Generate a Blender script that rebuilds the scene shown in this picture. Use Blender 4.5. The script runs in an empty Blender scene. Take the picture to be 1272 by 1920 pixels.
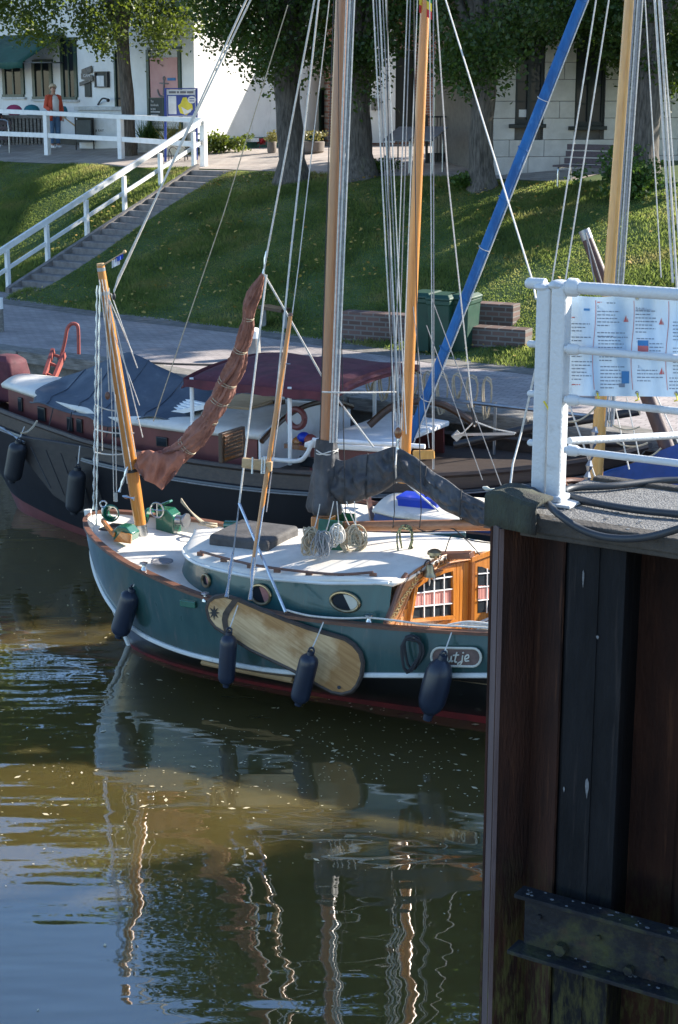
import bpy, bmesh, math, random
import numpy as np
from mathutils import Vector, Matrix, noise as mnoise

random.seed(11)
rng = np.random.default_rng(11)
R = math.radians
scene = bpy.context.scene
COL = scene.collection

# ------------------------------------------------------------------ camera
F = 3094.0            # focal length in photograph pixels (1272 x 1920)
PITCH = R(14.15)
CH = 6.0              # eye height above the water
cam_d = bpy.data.cameras.new('camera')
cam = bpy.data.objects.new('camera', cam_d)
COL.objects.link(cam)
cam.location = (0, 0, CH)
cam.rotation_euler = (math.pi/2 - PITCH, 0, 0)
cam_d.sensor_fit = 'VERTICAL'
cam_d.sensor_height = 36.0
cam_d.lens = F/1920*36.0
cam_d.clip_start = 0.1
cam_d.clip_end = 2000
scene.camera = cam

# ------------------------------------------------------------------ light
SUN_EL = R(28)
SUN_DIR = Vector((0.905, 0.425, 0)).normalized()     # horizontal direction towards the sun
world = bpy.data.worlds.new('World')
scene.world = world
world.use_nodes = True
wn = world.node_tree
bg = wn.nodes['Background']
sky = wn.nodes.new('ShaderNodeTexSky')
sky.sky_type = 'NISHITA'
sky.sun_disc = False
sky.sun_elevation = SUN_EL
sky.sun_rotation = math.atan2(SUN_DIR.x, SUN_DIR.y)
sky.air_density = 1.0
sky.dust_density = 0.15
sky.ozone_density = 4.0
wn.links.new(sky.outputs[0], bg.inputs[0])
bg.inputs[1].default_value = 0.13
sun_d = bpy.data.lights.new('sun', 'SUN')
sun_d.energy = 5.0
sun_d.angle = R(0.5)
sun_d.color = (1.0, 0.93, 0.82)
sun = bpy.data.objects.new('sun', sun_d)
COL.objects.link(sun)
to_sun = Vector((SUN_DIR.x*math.cos(SUN_EL), SUN_DIR.y*math.cos(SUN_EL), math.sin(SUN_EL)))
sun.rotation_euler = to_sun.to_track_quat('Z', 'Y').to_euler()
sun.location = (30, 10, 30)

vs = scene.view_settings
vs.view_transform = 'Standard'
vs.look = 'None'
vs.exposure = 1.42
vs.gamma = 1.0
vs.use_curve_mapping = False

# ------------------------------------------------------------------ projection helpers (photograph pixel -> point in the place)
_fw = Vector((0, math.cos(PITCH), -math.sin(PITCH)))
_up = Vector((0, math.sin(PITCH), math.cos(PITCH)))
CAM = Vector((0, 0, CH))

def ray(px, py):
    return _fw + Vector(((px-636)/F, 0, 0)) + _up*((960-py)/F)

def at(px, py, D):
    r = ray(px, py)
    return CAM + r*(D/r.y)

def on(px, py, z):
    r = ray(px, py)
    return CAM + r*((z-CH)/r.z)

def pl(px, py, p, n):
    r = ray(px, py)
    return CAM + r*((p-CAM).dot(n)/r.dot(n))

def lerp(a, b, t):
    return a + (b-a)*t

def interp(x, xs, ys):
    return float(np.interp(x, xs, ys))

def smooth_interp(x, xs, ys):
    # cubic (Catmull-Rom style) interpolation of a profile
    if x <= xs[0]: return ys[0]
    if x >= xs[-1]: return ys[-1]
    i = max(k for k in range(len(xs)-1) if xs[k] <= x)
    h = xs[i+1]-xs[i]; t = (x-xs[i])/h
    def slope(k):
        if k == 0: return (ys[1]-ys[0])/(xs[1]-xs[0])
        if k == len(xs)-1: return (ys[-1]-ys[-2])/(xs[-1]-xs[-2])
        return (ys[k+1]-ys[k-1])/(xs[k+1]-xs[k-1])
    m0, m1 = slope(i)*h, slope(i+1)*h
    return ((2*t**3-3*t**2+1)*ys[i] + (t**3-2*t**2+t)*m0 + (-2*t**3+3*t**2)*ys[i+1] + (t**3-t**2)*m1)

# ------------------------------------------------------------------ materials
MATS = {}
def new_mat(name):
    m = bpy.data.materials.new(name)
    m.use_nodes = True
    MATS[name] = m
    return m, m.node_tree, m.node_tree.nodes['Principled BSDF']

def M(name, c, c2=None, scale=4.0, rough=0.6, bump=0.0, bscale=60.0, metal=0.0, stretch=(1, 1, 1),
      fac=(0.35, 0.65), coat=0.0, spec=0.5, rvar=0.12, dirt=None, algae=None):
    m, nt, b = new_mat(name)
    L = nt.links.new
    tc = nt.nodes.new('ShaderNodeTexCoord')
    mp = nt.nodes.new('ShaderNodeMapping'); mp.inputs['Scale'].default_value = stretch
    L(tc.outputs['Object'], mp.inputs['Vector'])
    n1 = nt.nodes.new('ShaderNodeTexNoise'); n1.inputs['Scale'].default_value = scale; n1.inputs['Detail'].default_value = 8
    n1.inputs['Roughness'].default_value = 0.62
    L(mp.outputs[0], n1.inputs['Vector'])
    cr = nt.nodes.new('ShaderNodeValToRGB')
    if c2 is None: c2 = tuple(min(1, x*0.72) for x in c)
    cr.color_ramp.elements[0].position = fac[0]; cr.color_ramp.elements[0].color = (*c2, 1)
    cr.color_ramp.elements[1].position = fac[1]; cr.color_ramp.elements[1].color = (*c, 1)
    L(n1.outputs['Fac'], cr.inputs[0])
    col = cr.outputs[0]
    for dd in ([dirt] if dirt else [])+([algae] if algae else []):
        # stains: (colour, coverage threshold, scale, stretch[, z0, z1 of a tide band])
        m2 = nt.nodes.new('ShaderNodeMapping'); m2.inputs['Scale'].default_value = dd[3]; L(tc.outputs['Object'], m2.inputs['Vector'])
        nd = nt.nodes.new('ShaderNodeTexNoise'); nd.inputs['Scale'].default_value = dd[2]; nd.inputs['Detail'].default_value = 9; nd.inputs['Roughness'].default_value = 0.68
        L(m2.outputs[0], nd.inputs['Vector'])
        md_ = nt.nodes.new('ShaderNodeMapRange'); md_.inputs['From Min'].default_value = dd[1]; md_.inputs['From Max'].default_value = dd[1]+0.16; md_.inputs['To Max'].default_value = 0.85
        L(nd.outputs['Fac'], md_.inputs['Value']); fo_ = md_.outputs[0]
        if len(dd) > 4:
            geo_ = nt.nodes.new('ShaderNodeNewGeometry'); sp_ = nt.nodes.new('ShaderNodeSeparateXYZ'); L(geo_.outputs['Position'], sp_.inputs[0])
            mz = nt.nodes.new('ShaderNodeMapRange'); mz.inputs['From Min'].default_value = dd[4]; mz.inputs['From Max'].default_value = dd[5]; L(sp_.outputs['Z'], mz.inputs['Value'])
            mu = nt.nodes.new('ShaderNodeMath'); mu.operation = 'MULTIPLY'; L(fo_, mu.inputs[0]); L(mz.outputs[0], mu.inputs[1]); fo_ = mu.outputs[0]
        mc = nt.nodes.new('ShaderNodeMix'); mc.data_type = 'RGBA'; L(fo_, mc.inputs['Factor']); L(col, mc.inputs['A']); mc.inputs['B'].default_value = (*dd[0], 1); col = mc.outputs['Result']
    L(col, b.inputs['Base Color'])
    b.inputs['Metallic'].default_value = metal
    b.inputs['Specular IOR Level'].default_value = spec
    if coat: b.inputs['Coat Weight'].default_value = coat
    mr = nt.nodes.new('ShaderNodeMapRange')
    mr.inputs['To Min'].default_value = max(0.02, rough-rvar); mr.inputs['To Max'].default_value = min(1, rough+rvar)
    n2 = nt.nodes.new('ShaderNodeTexNoise'); n2.inputs['Scale'].default_value = scale*2.7; n2.inputs['Detail'].default_value = 5
    L(mp.outputs[0], n2.inputs['Vector'])
    L(n2.outputs['Fac'], mr.inputs['Value']); L(mr.outputs[0], b.inputs['Roughness'])
    if bump:
        n3 = nt.nodes.new('ShaderNodeTexNoise'); n3.inputs['Scale'].default_value = bscale; n3.inputs['Detail'].default_value = 4
        L(mp.outputs[0], n3.inputs['Vector'])
        bp = nt.nodes.new('ShaderNodeBump'); bp.inputs['Strength'].default_value = min(1, bump); bp.inputs['Distance'].default_value = 0.02
        L(n3.outputs['Fac'], bp.inputs['Height']); L(bp.outputs[0], b.inputs['Normal'])
    return m

def wood(name, c, c2, rough=0.35, axis=0, scale=1.0, coat=0.0):
    st = [14.0, 14.0, 14.0]; st[axis] = 1.0
    return M(name, c, c2, scale=2.6*scale, rough=rough, bump=0.12, bscale=6, stretch=tuple(st), fac=(0.3, 0.7), coat=coat)

def brick_mat(name, c1, c2, mortar, scale=1.0, bw=0.22, bh=0.075, ms=0.012, vec='uvw', bump=0.5, rough=0.85):
    m, nt, b = new_mat(name)
    L = nt.links.new
    tc = nt.nodes.new('ShaderNodeTexCoord')
    mp = nt.nodes.new('ShaderNodeMapping')
    L(tc.outputs['UV'], mp.inputs['Vector'])
    br = nt.nodes.new('ShaderNodeTexBrick')
    br.inputs['Color1'].default_value = (*c1, 1); br.inputs['Color2'].default_value = (*c2, 1); br.inputs['Mortar'].default_value = (*mortar, 1)
    br.inputs['Scale'].default_value = 1.0
    br.inputs['Brick Width'].default_value = bw*scale; br.inputs['Row Height'].default_value = bh*scale
    br.inputs['Mortar Size'].default_value = ms; br.inputs['Bias'].default_value = 0.0
    L(mp.outputs[0], br.inputs['Vector'])
    n = nt.nodes.new('ShaderNodeTexNoise'); n.inputs['Scale'].default_value = 0.9; n.inputs['Detail'].default_value = 8
    L(tc.outputs['Object'], n.inputs['Vector'])
    mx = nt.nodes.new('ShaderNodeMix'); mx.data_type = 'RGBA'; mx.blend_type = 'MULTIPLY'; mx.inputs['Factor'].default_value = 0.75
    cr = nt.nodes.new('ShaderNodeValToRGB'); cr.color_ramp.elements[0].color = (0.55, 0.55, 0.55, 1); cr.color_ramp.elements[1].color = (1.15, 1.1, 1.05, 1)
    cr.color_ramp.elements[0].position = 0.3; cr.color_ramp.elements[1].position = 0.7
    L(n.outputs['Fac'], cr.inputs[0])
    L(br.outputs['Color'], mx.inputs['A']); L(cr.outputs[0], mx.inputs['B'])
    L(mx.outputs['Result'], b.inputs['Base Color'])
    b.inputs['Roughness'].default_value = rough
    bp = nt.nodes.new('ShaderNodeBump'); bp.inputs['Strength'].default_value = bump; bp.inputs['Distance'].default_value = 0.01; bp.invert = True
    L(br.outputs['Fac'], bp.inputs['Height']); L(bp.outputs[0], b.inputs['Normal'])
    return m

def glass_mat(name, c=(0.02, 0.025, 0.03), rough=0.05):
    m, nt, b = new_mat(name)
    b.inputs['Base Color'].default_value = (*c, 1); b.inputs['Roughness'].default_value = rough
    b.inputs['IOR'].default_value = 1.5; b.inputs['Specular IOR Level'].default_value = 0.12
    return m

def leaf_mat(name, c1, c2, trans=0.5):
    m, nt, b = new_mat(name)
    L = nt.links.new
    out = nt.nodes['Material Output']
    geo = nt.nodes.new('ShaderNodeTexCoord')
    n = nt.nodes.new('ShaderNodeTexNoise'); n.inputs['Scale'].default_value = 1.3; n.inputs['Detail'].default_value = 6; n.inputs['Roughness'].default_value = 0.8
    L(geo.outputs['Object'], n.inputs['Vector'])
    cr = nt.nodes.new('ShaderNodeValToRGB'); cr.color_ramp.elements[0].position = 0.32; cr.color_ramp.elements[1].position = 0.68
    cr.color_ramp.elements[0].color = (*c1, 1); cr.color_ramp.elements[1].color = (*c2, 1)
    L(n.outputs['Fac'], cr.inputs[0]); L(cr.outputs[0], b.inputs['Base Color'])
    b.inputs['Roughness'].default_value = 0.45
    tr = nt.nodes.new('ShaderNodeBsdfTranslucent')
    hs = nt.nodes.new('ShaderNodeHueSaturation'); hs.inputs['Hue'].default_value = 0.475; hs.inputs['Value'].default_value = 1.7; hs.inputs['Saturation'].default_value = 1.1
    L(cr.outputs[0], hs.inputs['Color']); L(hs.outputs[0], tr.inputs['Color'])
    mx = nt.nodes.new('ShaderNodeMixShader'); mx.inputs[0].default_value = trans
    L(b.outputs[0], mx.inputs[1]); L(tr.outputs[0], mx.inputs[2]); L(mx.outputs[0], out.inputs[0])
    return m

# water: turbid olive-brown body with a rippled reflecting surface
wm, nt, b = new_mat('water')
L = nt.links.new
tc = nt.nodes.new('ShaderNodeTexCoord')
b.inputs['Base Color'].default_value = (0.070, 0.052, 0.018, 1)
b.inputs['Roughness'].default_value = 0.015
b.inputs['IOR'].default_value = 2.6
wm.node_tree.nodes['Principled BSDF'].subsurface_method = 'BURLEY'
b.inputs['Subsurface Weight'].default_value = 1.0
b.inputs['Subsurface Radius'].default_value = (1.0, 0.8, 0.5)
b.inputs['Subsurface Scale'].default_value = 0.35
nn = nt.nodes.new('ShaderNodeTexNoise'); nn.inputs['Scale'].default_value = 0.35; nn.inputs['Detail'].default_value = 5
L(tc.outputs['Object'], nn.inputs['Vector'])
cr = nt.nodes.new('ShaderNodeValToRGB')
cr.color_ramp.elements[0].position = 0.3; cr.color_ramp.elements[1].position = 0.7
cr.color_ramp.elements[0].color = (0.062, 0.047, 0.015, 1); cr.color_ramp.elements[1].color = (0.092, 0.069, 0.022, 1)
L(nn.outputs['Fac'], cr.inputs[0]); L(cr.outputs[0], b.inputs['Base Color'])
def wave_noise(sx, sy, rz, scale, detail):
    mp = nt.nodes.new('ShaderNodeMapping'); mp.inputs['Scale'].default_value = (sx, sy, 1); mp.inputs['Rotation'].default_value = (0, 0, rz)
    L(tc.outputs['Object'], mp.inputs['Vector'])
    n = nt.nodes.new('ShaderNodeTexNoise'); n.inputs['Scale'].default_value = scale; n.inputs['Detail'].default_value = detail
    n.inputs['Roughness'].default_value = 0.4
    L(mp.outputs[0], n.inputs['Vector'])
    return n.outputs['Fac']
w1 = wave_noise(0.6, 2.0, R(6), 1.3, 1.0)
w2 = wave_noise(0.7, 2.4, R(-10), 3.6, 0.5)
# ruffled patches: amplitude varies over the basin, calm in the lee of the boats
msk = wave_noise(0.5, 0.9, 0.3, 0.30, 2)
mr = nt.nodes.new('ShaderNodeMapRange'); mr.inputs['From Min'].default_value = 0.40; mr.inputs['From Max'].default_value = 0.62
mr.inputs['To Min'].default_value = 0.15; mr.inputs['To Max'].default_value = 1.0
L(msk, mr.inputs['Value'])
mm = nt.nodes.new('ShaderNodeMath'); mm.operation = 'MULTIPLY'
L(w2, mm.inputs[0]); L(mr.outputs[0], mm.inputs[1])
m3 = nt.nodes.new('ShaderNodeMath'); m3.operation = 'MULTIPLY_ADD'; m3.inputs[1].default_value = 0.30
L(mm.outputs[0], m3.inputs[0]); L(w1, m3.inputs[2])
bp = nt.nodes.new('ShaderNodeBump'); bp.inputs['Strength'].default_value = 1.0; bp.inputs['Distance'].default_value = 0.0105
L(m3.outputs[0], bp.inputs['Height']); L(bp.outputs[0], b.inputs['Normal'])

# grass ground and blades
def grass_like(name, c1, c2, c3):
    m, nt, b = new_mat(name)
    L = nt.links.new
    tc = nt.nodes.new('ShaderNodeTexCoord')
    n = nt.nodes.new('ShaderNodeTexNoise'); n.inputs['Scale'].default_value = 1.1; n.inputs['Detail'].default_value = 10; n.inputs['Roughness'].default_value = 0.7
    L(tc.outputs['Object'], n.inputs['Vector'])
    cr = nt.nodes.new('ShaderNodeValToRGB')
    cr.color_ramp.elements[0].position = 0.28; cr.color_ramp.elements[0].color = (*c1, 1)
    cr.color_ramp.elements[1].position = 0.74; cr.color_ramp.elements[1].color = (*c3, 1)
    e = cr.color_ramp.elements.new(0.5); e.color = (*c2, 1)
    L(n.outputs['Fac'], cr.inputs[0]); L(cr.outputs[0], b.inputs['Base Color'])
    b.inputs['Roughness'].default_value = 0.7
    return m, nt, b, cr
grass_like('turf', (0.035, 0.065, 0.014), (0.06, 0.10, 0.02), (0.10, 0.12, 0.035))
gm, nt, b, cr = grass_like('grass_blade', (0.055, 0.085, 0.022), (0.105, 0.145, 0.034), (0.23, 0.205, 0.080))
out = nt.nodes['Material Output']
tr = nt.nodes.new('ShaderNodeBsdfTranslucent')
hs = nt.nodes.new('ShaderNodeHueSaturation'); hs.inputs['Hue'].default_value = 0.485; hs.inputs['Value'].default_value = 2.4
nt.links.new(cr.outputs[0], hs.inputs['Color']); nt.links.new(hs.outputs[0], tr.inputs['Color'])
mx = nt.nodes.new('ShaderNodeMixShader'); mx.inputs[0].default_value = 0.6
nt.links.new(b.outputs[0], mx.inputs[1]); nt.links.new(tr.outputs[0], mx.inputs[2]); nt.links.new(mx.outputs[0], out.inputs[0])

leaf_mat('lime_leaf', (0.028, 0.058, 0.012), (0.060, 0.105, 0.020), 0.42)
leaf_mat('pale_leaf', (0.055, 0.085, 0.014), (0.10, 0.145, 0.028), 0.48)
leaf_mat('shrub_leaf', (0.035, 0.08, 0.016), (0.08, 0.15, 0.03), 0.4)
leaf_mat('straw_leaf', (0.12, 0.13, 0.03), (0.25, 0.23, 0.08), 0.3)
M('fallen_leaf', (0.50, 0.36, 0.07), (0.30, 0.17, 0.05), scale=9, rough=0.7)
M('water_speck', (0.62, 0.55, 0.38), (0.42, 0.32, 0.14), scale=14, rough=0.6)
M('bark', (0.15, 0.13, 0.11), (0.045, 0.039, 0.033), scale=6, rough=0.95, bump=1.0, bscale=9, stretch=(4, 4, 0.6), dirt=((0.10, 0.11, 0.05), .58, 2.0, (1, 1, .6)))
brick_mat('pavers', (0.31, 0.275, 0.265), (0.40, 0.36, 0.345), (0.21, 0.19, 0.185), scale=1, bw=0.21, bh=0.105, ms=0.008, bump=0.35)
brick_mat('pale_pavers', (0.36, 0.31, 0.28), (0.45, 0.40, 0.36), (0.22, 0.2, 0.19), bw=0.3, bh=0.3, ms=0.01, bump=0.3)
brick_mat('red_brick', (0.26, 0.10, 0.065), (0.34, 0.15, 0.10), (0.38, 0.34, 0.30), bw=0.24, bh=0.08, ms=0.012)
brick_mat('dark_brick', (0.095, 0.06, 0.05), (0.16, 0.10, 0.085), (0.16, 0.15, 0.14), bw=0.24, bh=0.085, ms=0.014)
M('concrete', (0.34, 0.33, 0.31), (0.20, 0.19, 0.17), scale=3, rough=0.85, bump=0.4, bscale=45)
M('old_stone', (0.22, 0.20, 0.18), (0.10, 0.095, 0.08), scale=5, rough=0.9, bump=0.6, bscale=25)
M('grey_step', (0.26, 0.235, 0.22), (0.15, 0.135, 0.125), scale=4, rough=0.9, bump=0.5, bscale=30)
M('old_timber', (0.26, 0.24, 0.21), (0.11, 0.10, 0.085), scale=4, rough=0.85, bump=0.6, bscale=9, stretch=(1, 6, 6))
M('white_stucco', (0.82, 0.82, 0.80), (0.72, 0.72, 0.70), scale=1.6, rough=0.9, bump=0.5, bscale=9, dirt=((0.55, 0.54, 0.50), .60, 1.5, (2, 2, .6)))
M('cream_block', (0.64, 0.60, 0.55), (0.52, 0.485, 0.44), scale=3, rough=0.9, bump=0.45, bscale=22)
M('joint_mortar', (0.20, 0.185, 0.165), (0.15, 0.14, 0.125), scale=8, rough=0.95)
M('green_plinth', (0.028, 0.12, 0.075), (0.02, 0.075, 0.05), scale=4, rough=0.7, bump=0.3, bscale=20)
M('dark_green_frame', (0.012, 0.05, 0.035), rough=0.45)
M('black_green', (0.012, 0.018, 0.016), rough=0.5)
M('awning_green', (0.008, 0.085, 0.065), (0.006, 0.06, 0.045), scale=3, rough=0.75)
M('white_paint', (0.80, 0.80, 0.78), (0.66, 0.66, 0.62), scale=6, rough=0.5, fac=(0.25, 0.55))
M('rail_white', (0.54, 0.56, 0.57), (0.32, 0.29, 0.25), scale=7, rough=0.5, bump=0.3, bscale=50, fac=(0.20, 0.42), dirt=((0.20, 0.12, 0.075), .66, 9.0, (1, 1, .6)))
M('weathered_white', (0.62, 0.63, 0.62), (0.40, 0.40, 0.38), scale=5, rough=0.7, bump=0.2)
M('slate_roof', (0.06, 0.06, 0.065), (0.035, 0.035, 0.04), rough=0.8)
M('orange_tile', (0.40, 0.13, 0.06), (0.28, 0.09, 0.045), rough=0.8)
M('black_metal', (0.018, 0.019, 0.022), rough=0.45)
M('grey_metal', (0.35, 0.36, 0.37), (0.24, 0.25, 0.26), rough=0.35, metal=0.8)
M('steel', (0.55, 0.56, 0.57), (0.4, 0.41, 0.42), rough=0.28, metal=1.0)
M('litter_grey', (0.11, 0.125, 0.12), rough=0.55)
M('bench_slat', (0.10, 0.07, 0.075), (0.06, 0.042, 0.045), scale=5, rough=0.7, stretch=(1, 8, 8))
M('bin_green', (0.012, 0.060, 0.036), (0.008, 0.040, 0.026), rough=0.55)
glass_mat('dark_glass')
glass_mat('pane_glass', (0.05, 0.055, 0.06), 0.04)
# boat
def paint(name, c, c2, rough, **k): return M(name, c, c2, scale=2.2, rough=rough, rvar=0.06, **k)
paint('teal_paint', (0.013, 0.082, 0.082), (0.010, 0.058, 0.060), 0.34, coat=0.4, bump=0.05, bscale=7, stretch=(4, 4, .6), dirt=((0.06, 0.085, 0.08), .58, 4.0, (6, 6, .5)))
paint('hull_teal', (0.034, 0.084, 0.076), (0.018, 0.060, 0.057), 0.30, coat=0.8, bump=0.05, bscale=4, stretch=(3, 3, .5), dirt=((0.10, 0.105, 0.095), .56, 3.0, (5, 5, .5)), algae=((0.05, 0.05, 0.035), .36, 4.0, (3, 3, 1), .62, .38))
paint('hull_black', (0.012, 0.012, 0.014), (0.008, 0.008, 0.01), 0.3, coat=0.4)
paint('barge_black', (0.010, 0.010, 0.013), (0.006, 0.006, 0.008), 0.55, spec=0.25)
paint('boot_red', (0.15, 0.012, 0.012), (0.07, 0.010, 0.010), 0.55)
M('deck_white', (0.76, 0.71, 0.62), (0.62, 0.575, 0.50), scale=3.5, rough=0.55, bump=0.06, bscale=120, dirt=((0.36, 0.31, 0.24), .60, 2.2, (1, 1, 1)))
paint('rub_white', (0.72, 0.73, 0.70), (0.58, 0.59, 0.56), 0.35, dirt=((0.28, 0.24, 0.18), .60, 6.0, (1, 1, 1)))
wood('gunwale_wood', (0.17, 0.075, 0.045), (0.085, 0.040, 0.026), 0.4, axis=0, scale=0.5)
wood('varnish', (0.48, 0.185, 0.030), (0.33, 0.110, 0.016), 0.22, axis=2, coat=0.7)
wood('varnish_dark', (0.27, 0.095, 0.020), (0.16, 0.055, 0.012), 0.25, axis=2, coat=0.5)
wood('carved_wood', (0.42, 0.19, 0.075), (0.25, 0.10, 0.035), 0.4, axis=0)
M('gilt', (0.62, 0.47, 0.22), (0.45, 0.31, 0.12), scale=9, rough=0.45)
wood('mast_brown', (0.34, 0.135, 0.045), (0.21, 0.080, 0.030), 0.33, axis=2, scale=0.8, coat=0.4)
wood('mast_orange', (0.55, 0.23, 0.045), (0.40, 0.150, 0.028), 0.33, axis=2, scale=0.8, coat=0.4)
wood('mast_yellow', (0.58, 0.33, 0.09), (0.44, 0.22, 0.05), 0.35, axis=2, scale=0.8, coat=0.4)
wood('spar_dark', (0.085, 0.045, 0.040), (0.05, 0.028, 0.026), 0.5, axis=2)
wood('boom_wood', (0.40, 0.185, 0.085), (0.27, 0.110, 0.05), 0.4, axis=0)
wood('pale_wood', (0.56, 0.38, 0.20), (0.42, 0.26, 0.12), 0.5, axis=0)
wood('dark_door', (0.075, 0.038, 0.018), (0.045, 0.023, 0.012), 0.4, axis=2)
M('cloth_brown', (0.31, 0.140, 0.098), (0.17, 0.072, 0.054), scale=5, rough=0.85, bump=0.7, bscale=9)
M('cloth_orange', (0.38, 0.15, 0.095), (0.25, 0.098, 0.066), scale=5, rough=0.85, bump=0.3, bscale=14)
M('cloth_black', (0.085, 0.086, 0.092), (0.025, 0.027, 0.032), scale=3, rough=0.6, bump=0.8, bscale=11, fac=(0.38,0.72), dirt=((0.15, 0.15, 0.155), .60, 5.0, (2, 2, .6)))
M('cover_grey', (0.085, 0.08, 0.078), (0.05, 0.047, 0.046), scale=7, rough=0.8, bump=0.3, bscale=25)
M('tarp_blue', (0.075, 0.092, 0.115), (0.045, 0.060, 0.082), scale=3, rough=0.55, bump=0.5, bscale=5, dirt=((0.15, 0.16, 0.17), .58, 3.0, (1, 1, 1)))
M('tarp_royal', (0.012, 0.055, 0.23), (0.010, 0.036, 0.14), scale=3, rough=0.5, bump=0.3, bscale=5)
M('sleeve_blue', (0.008, 0.12, 0.33), (0.006, 0.072, 0.22), scale=5, rough=0.6, bump=0.8, bscale=9, stretch=(2, 2, 0.5), dirt=((0.06, 0.20, 0.42), .58, 6, (2, 2, .4)))
M('box_blue', (0.015, 0.055, 0.50), rough=0.4)
M('canopy_maroon', (0.12, 0.024, 0.034), (0.07, 0.015, 0.022), scale=4, rough=0.8, bump=0.3, bscale=8, dirt=((0.19, 0.075, 0.08), .60, 3.0, (1, 1, 1)))
paint('cabin_red', (0.165, 0.042, 0.038), (0.10, 0.026, 0.024), 0.5)
M('quay_red', (0.34, 0.075, 0.055), (0.21, 0.05, 0.04), scale=8, rough=0.6)
wood('strake_brown', (0.070, 0.050, 0.038), (0.034, 0.025, 0.021), 0.55, axis=0, scale=0.6)
wood('lee_dark', (0.035, 0.028, 0.026), (0.02, 0.017, 0.016), 0.5, axis=0, scale=0.5)
paint('machine_green', (0.010, 0.115, 0.065), (0.008, 0.080, 0.045), 0.25, coat=0.8)
paint('fender_navy', (0.014, 0.022, 0.042), (0.010, 0.014, 0.026), 0.38)
paint('fender_black', (0.018, 0.020, 0.024), (0.012, 0.013, 0.016), 0.45)
M('rope_white', (0.66, 0.63, 0.57), (0.48, 0.45, 0.40), scale=30, rough=0.85)
M('rope_tan', (0.50, 0.42, 0.30), (0.34, 0.28, 0.19), scale=30, rough=0.9)
M('rope_grey', (0.30, 0.30, 0.30), (0.20, 0.20, 0.20), scale=30, rough=0.85)
M('rope_dark', (0.03, 0.03, 0.032), rough=0.8)
M('rope_olive', (0.34, 0.34, 0.16), (0.05, 0.05, 0.04), scale=60, rough=0.85, fac=(0.48, 0.52))
M('bronze', (0.36, 0.28, 0.17), (0.22, 0.16, 0.09), scale=8, rough=0.35, metal=0.9)
M('curtain', (0.50, 0.23, 0.20), (0.36, 0.15, 0.13), scale=6, rough=0.9)
# dock
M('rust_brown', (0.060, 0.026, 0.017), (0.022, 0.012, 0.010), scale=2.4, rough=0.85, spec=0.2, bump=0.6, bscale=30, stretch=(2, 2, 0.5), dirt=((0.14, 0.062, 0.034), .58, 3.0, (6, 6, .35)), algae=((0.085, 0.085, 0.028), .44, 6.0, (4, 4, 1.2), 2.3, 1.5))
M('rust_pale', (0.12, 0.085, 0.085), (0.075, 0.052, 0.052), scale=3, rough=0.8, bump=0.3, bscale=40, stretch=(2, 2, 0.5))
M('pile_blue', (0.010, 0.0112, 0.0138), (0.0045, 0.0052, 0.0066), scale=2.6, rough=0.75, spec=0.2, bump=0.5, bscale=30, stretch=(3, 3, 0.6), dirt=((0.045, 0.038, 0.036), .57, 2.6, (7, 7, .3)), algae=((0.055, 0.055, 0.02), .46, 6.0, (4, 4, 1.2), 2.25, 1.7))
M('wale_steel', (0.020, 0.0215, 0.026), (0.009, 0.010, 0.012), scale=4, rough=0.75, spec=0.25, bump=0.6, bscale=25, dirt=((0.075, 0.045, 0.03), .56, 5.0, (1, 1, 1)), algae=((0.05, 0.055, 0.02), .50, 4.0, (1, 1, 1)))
M('mat_moss', (0.050, 0.058, 0.040), (0.022, 0.021, 0.019), scale=4, rough=0.95, bump=0.8, bscale=60, stretch=(2, 2, 0.5))
M('dock_gravel', (0.24, 0.235, 0.225), (0.085, 0.085, 0.085), scale=55, rough=0.95, bump=1.0, bscale=90)
M('dock_edge', (0.060, 0.053, 0.046), (0.026, 0.024, 0.021), scale=6, rough=0.9, bump=0.6, bscale=40)
M('hose_black', (0.030, 0.036, 0.044), (0.020, 0.024, 0.030), rough=0.5)
m = M('banner_vinyl', (0.40, 0.54, 0.68), (0.31, 0.46, 0.62), scale=4, rough=0.4)
nt = m.node_tree; tr = nt.nodes.new('ShaderNodeBsdfTranslucent'); tr.inputs['Color'].default_value = (0.55, 0.68, 0.80, 1)
mx = nt.nodes.new('ShaderNodeMixShader'); mx.inputs[0].default_value = 0.07
nt.links.new(nt.nodes['Principled BSDF'].outputs[0], mx.inputs[1]); nt.links.new(tr.outputs[0], mx.inputs[2]); nt.links.new(mx.outputs[0], nt.nodes['Material Output'].inputs[0])
M('ink_grey', (0.20, 0.25, 0.34), rough=0.7)
M('ink_red', (0.60, 0.15, 0.15), rough=0.7)
M('ink_blue', (0.05, 0.22, 0.50), rough=0.7)
M('ink_white', (0.80, 0.80, 0.80), rough=0.7)
M('moss', (0.075, 0.085, 0.022), (0.045, 0.05, 0.015), scale=12, rough=0.95, bump=0.7, bscale=60)
M('guano', (0.19, 0.20, 0.21), (0.09, 0.095, 0.10), scale=60, rough=0.9)
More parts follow.
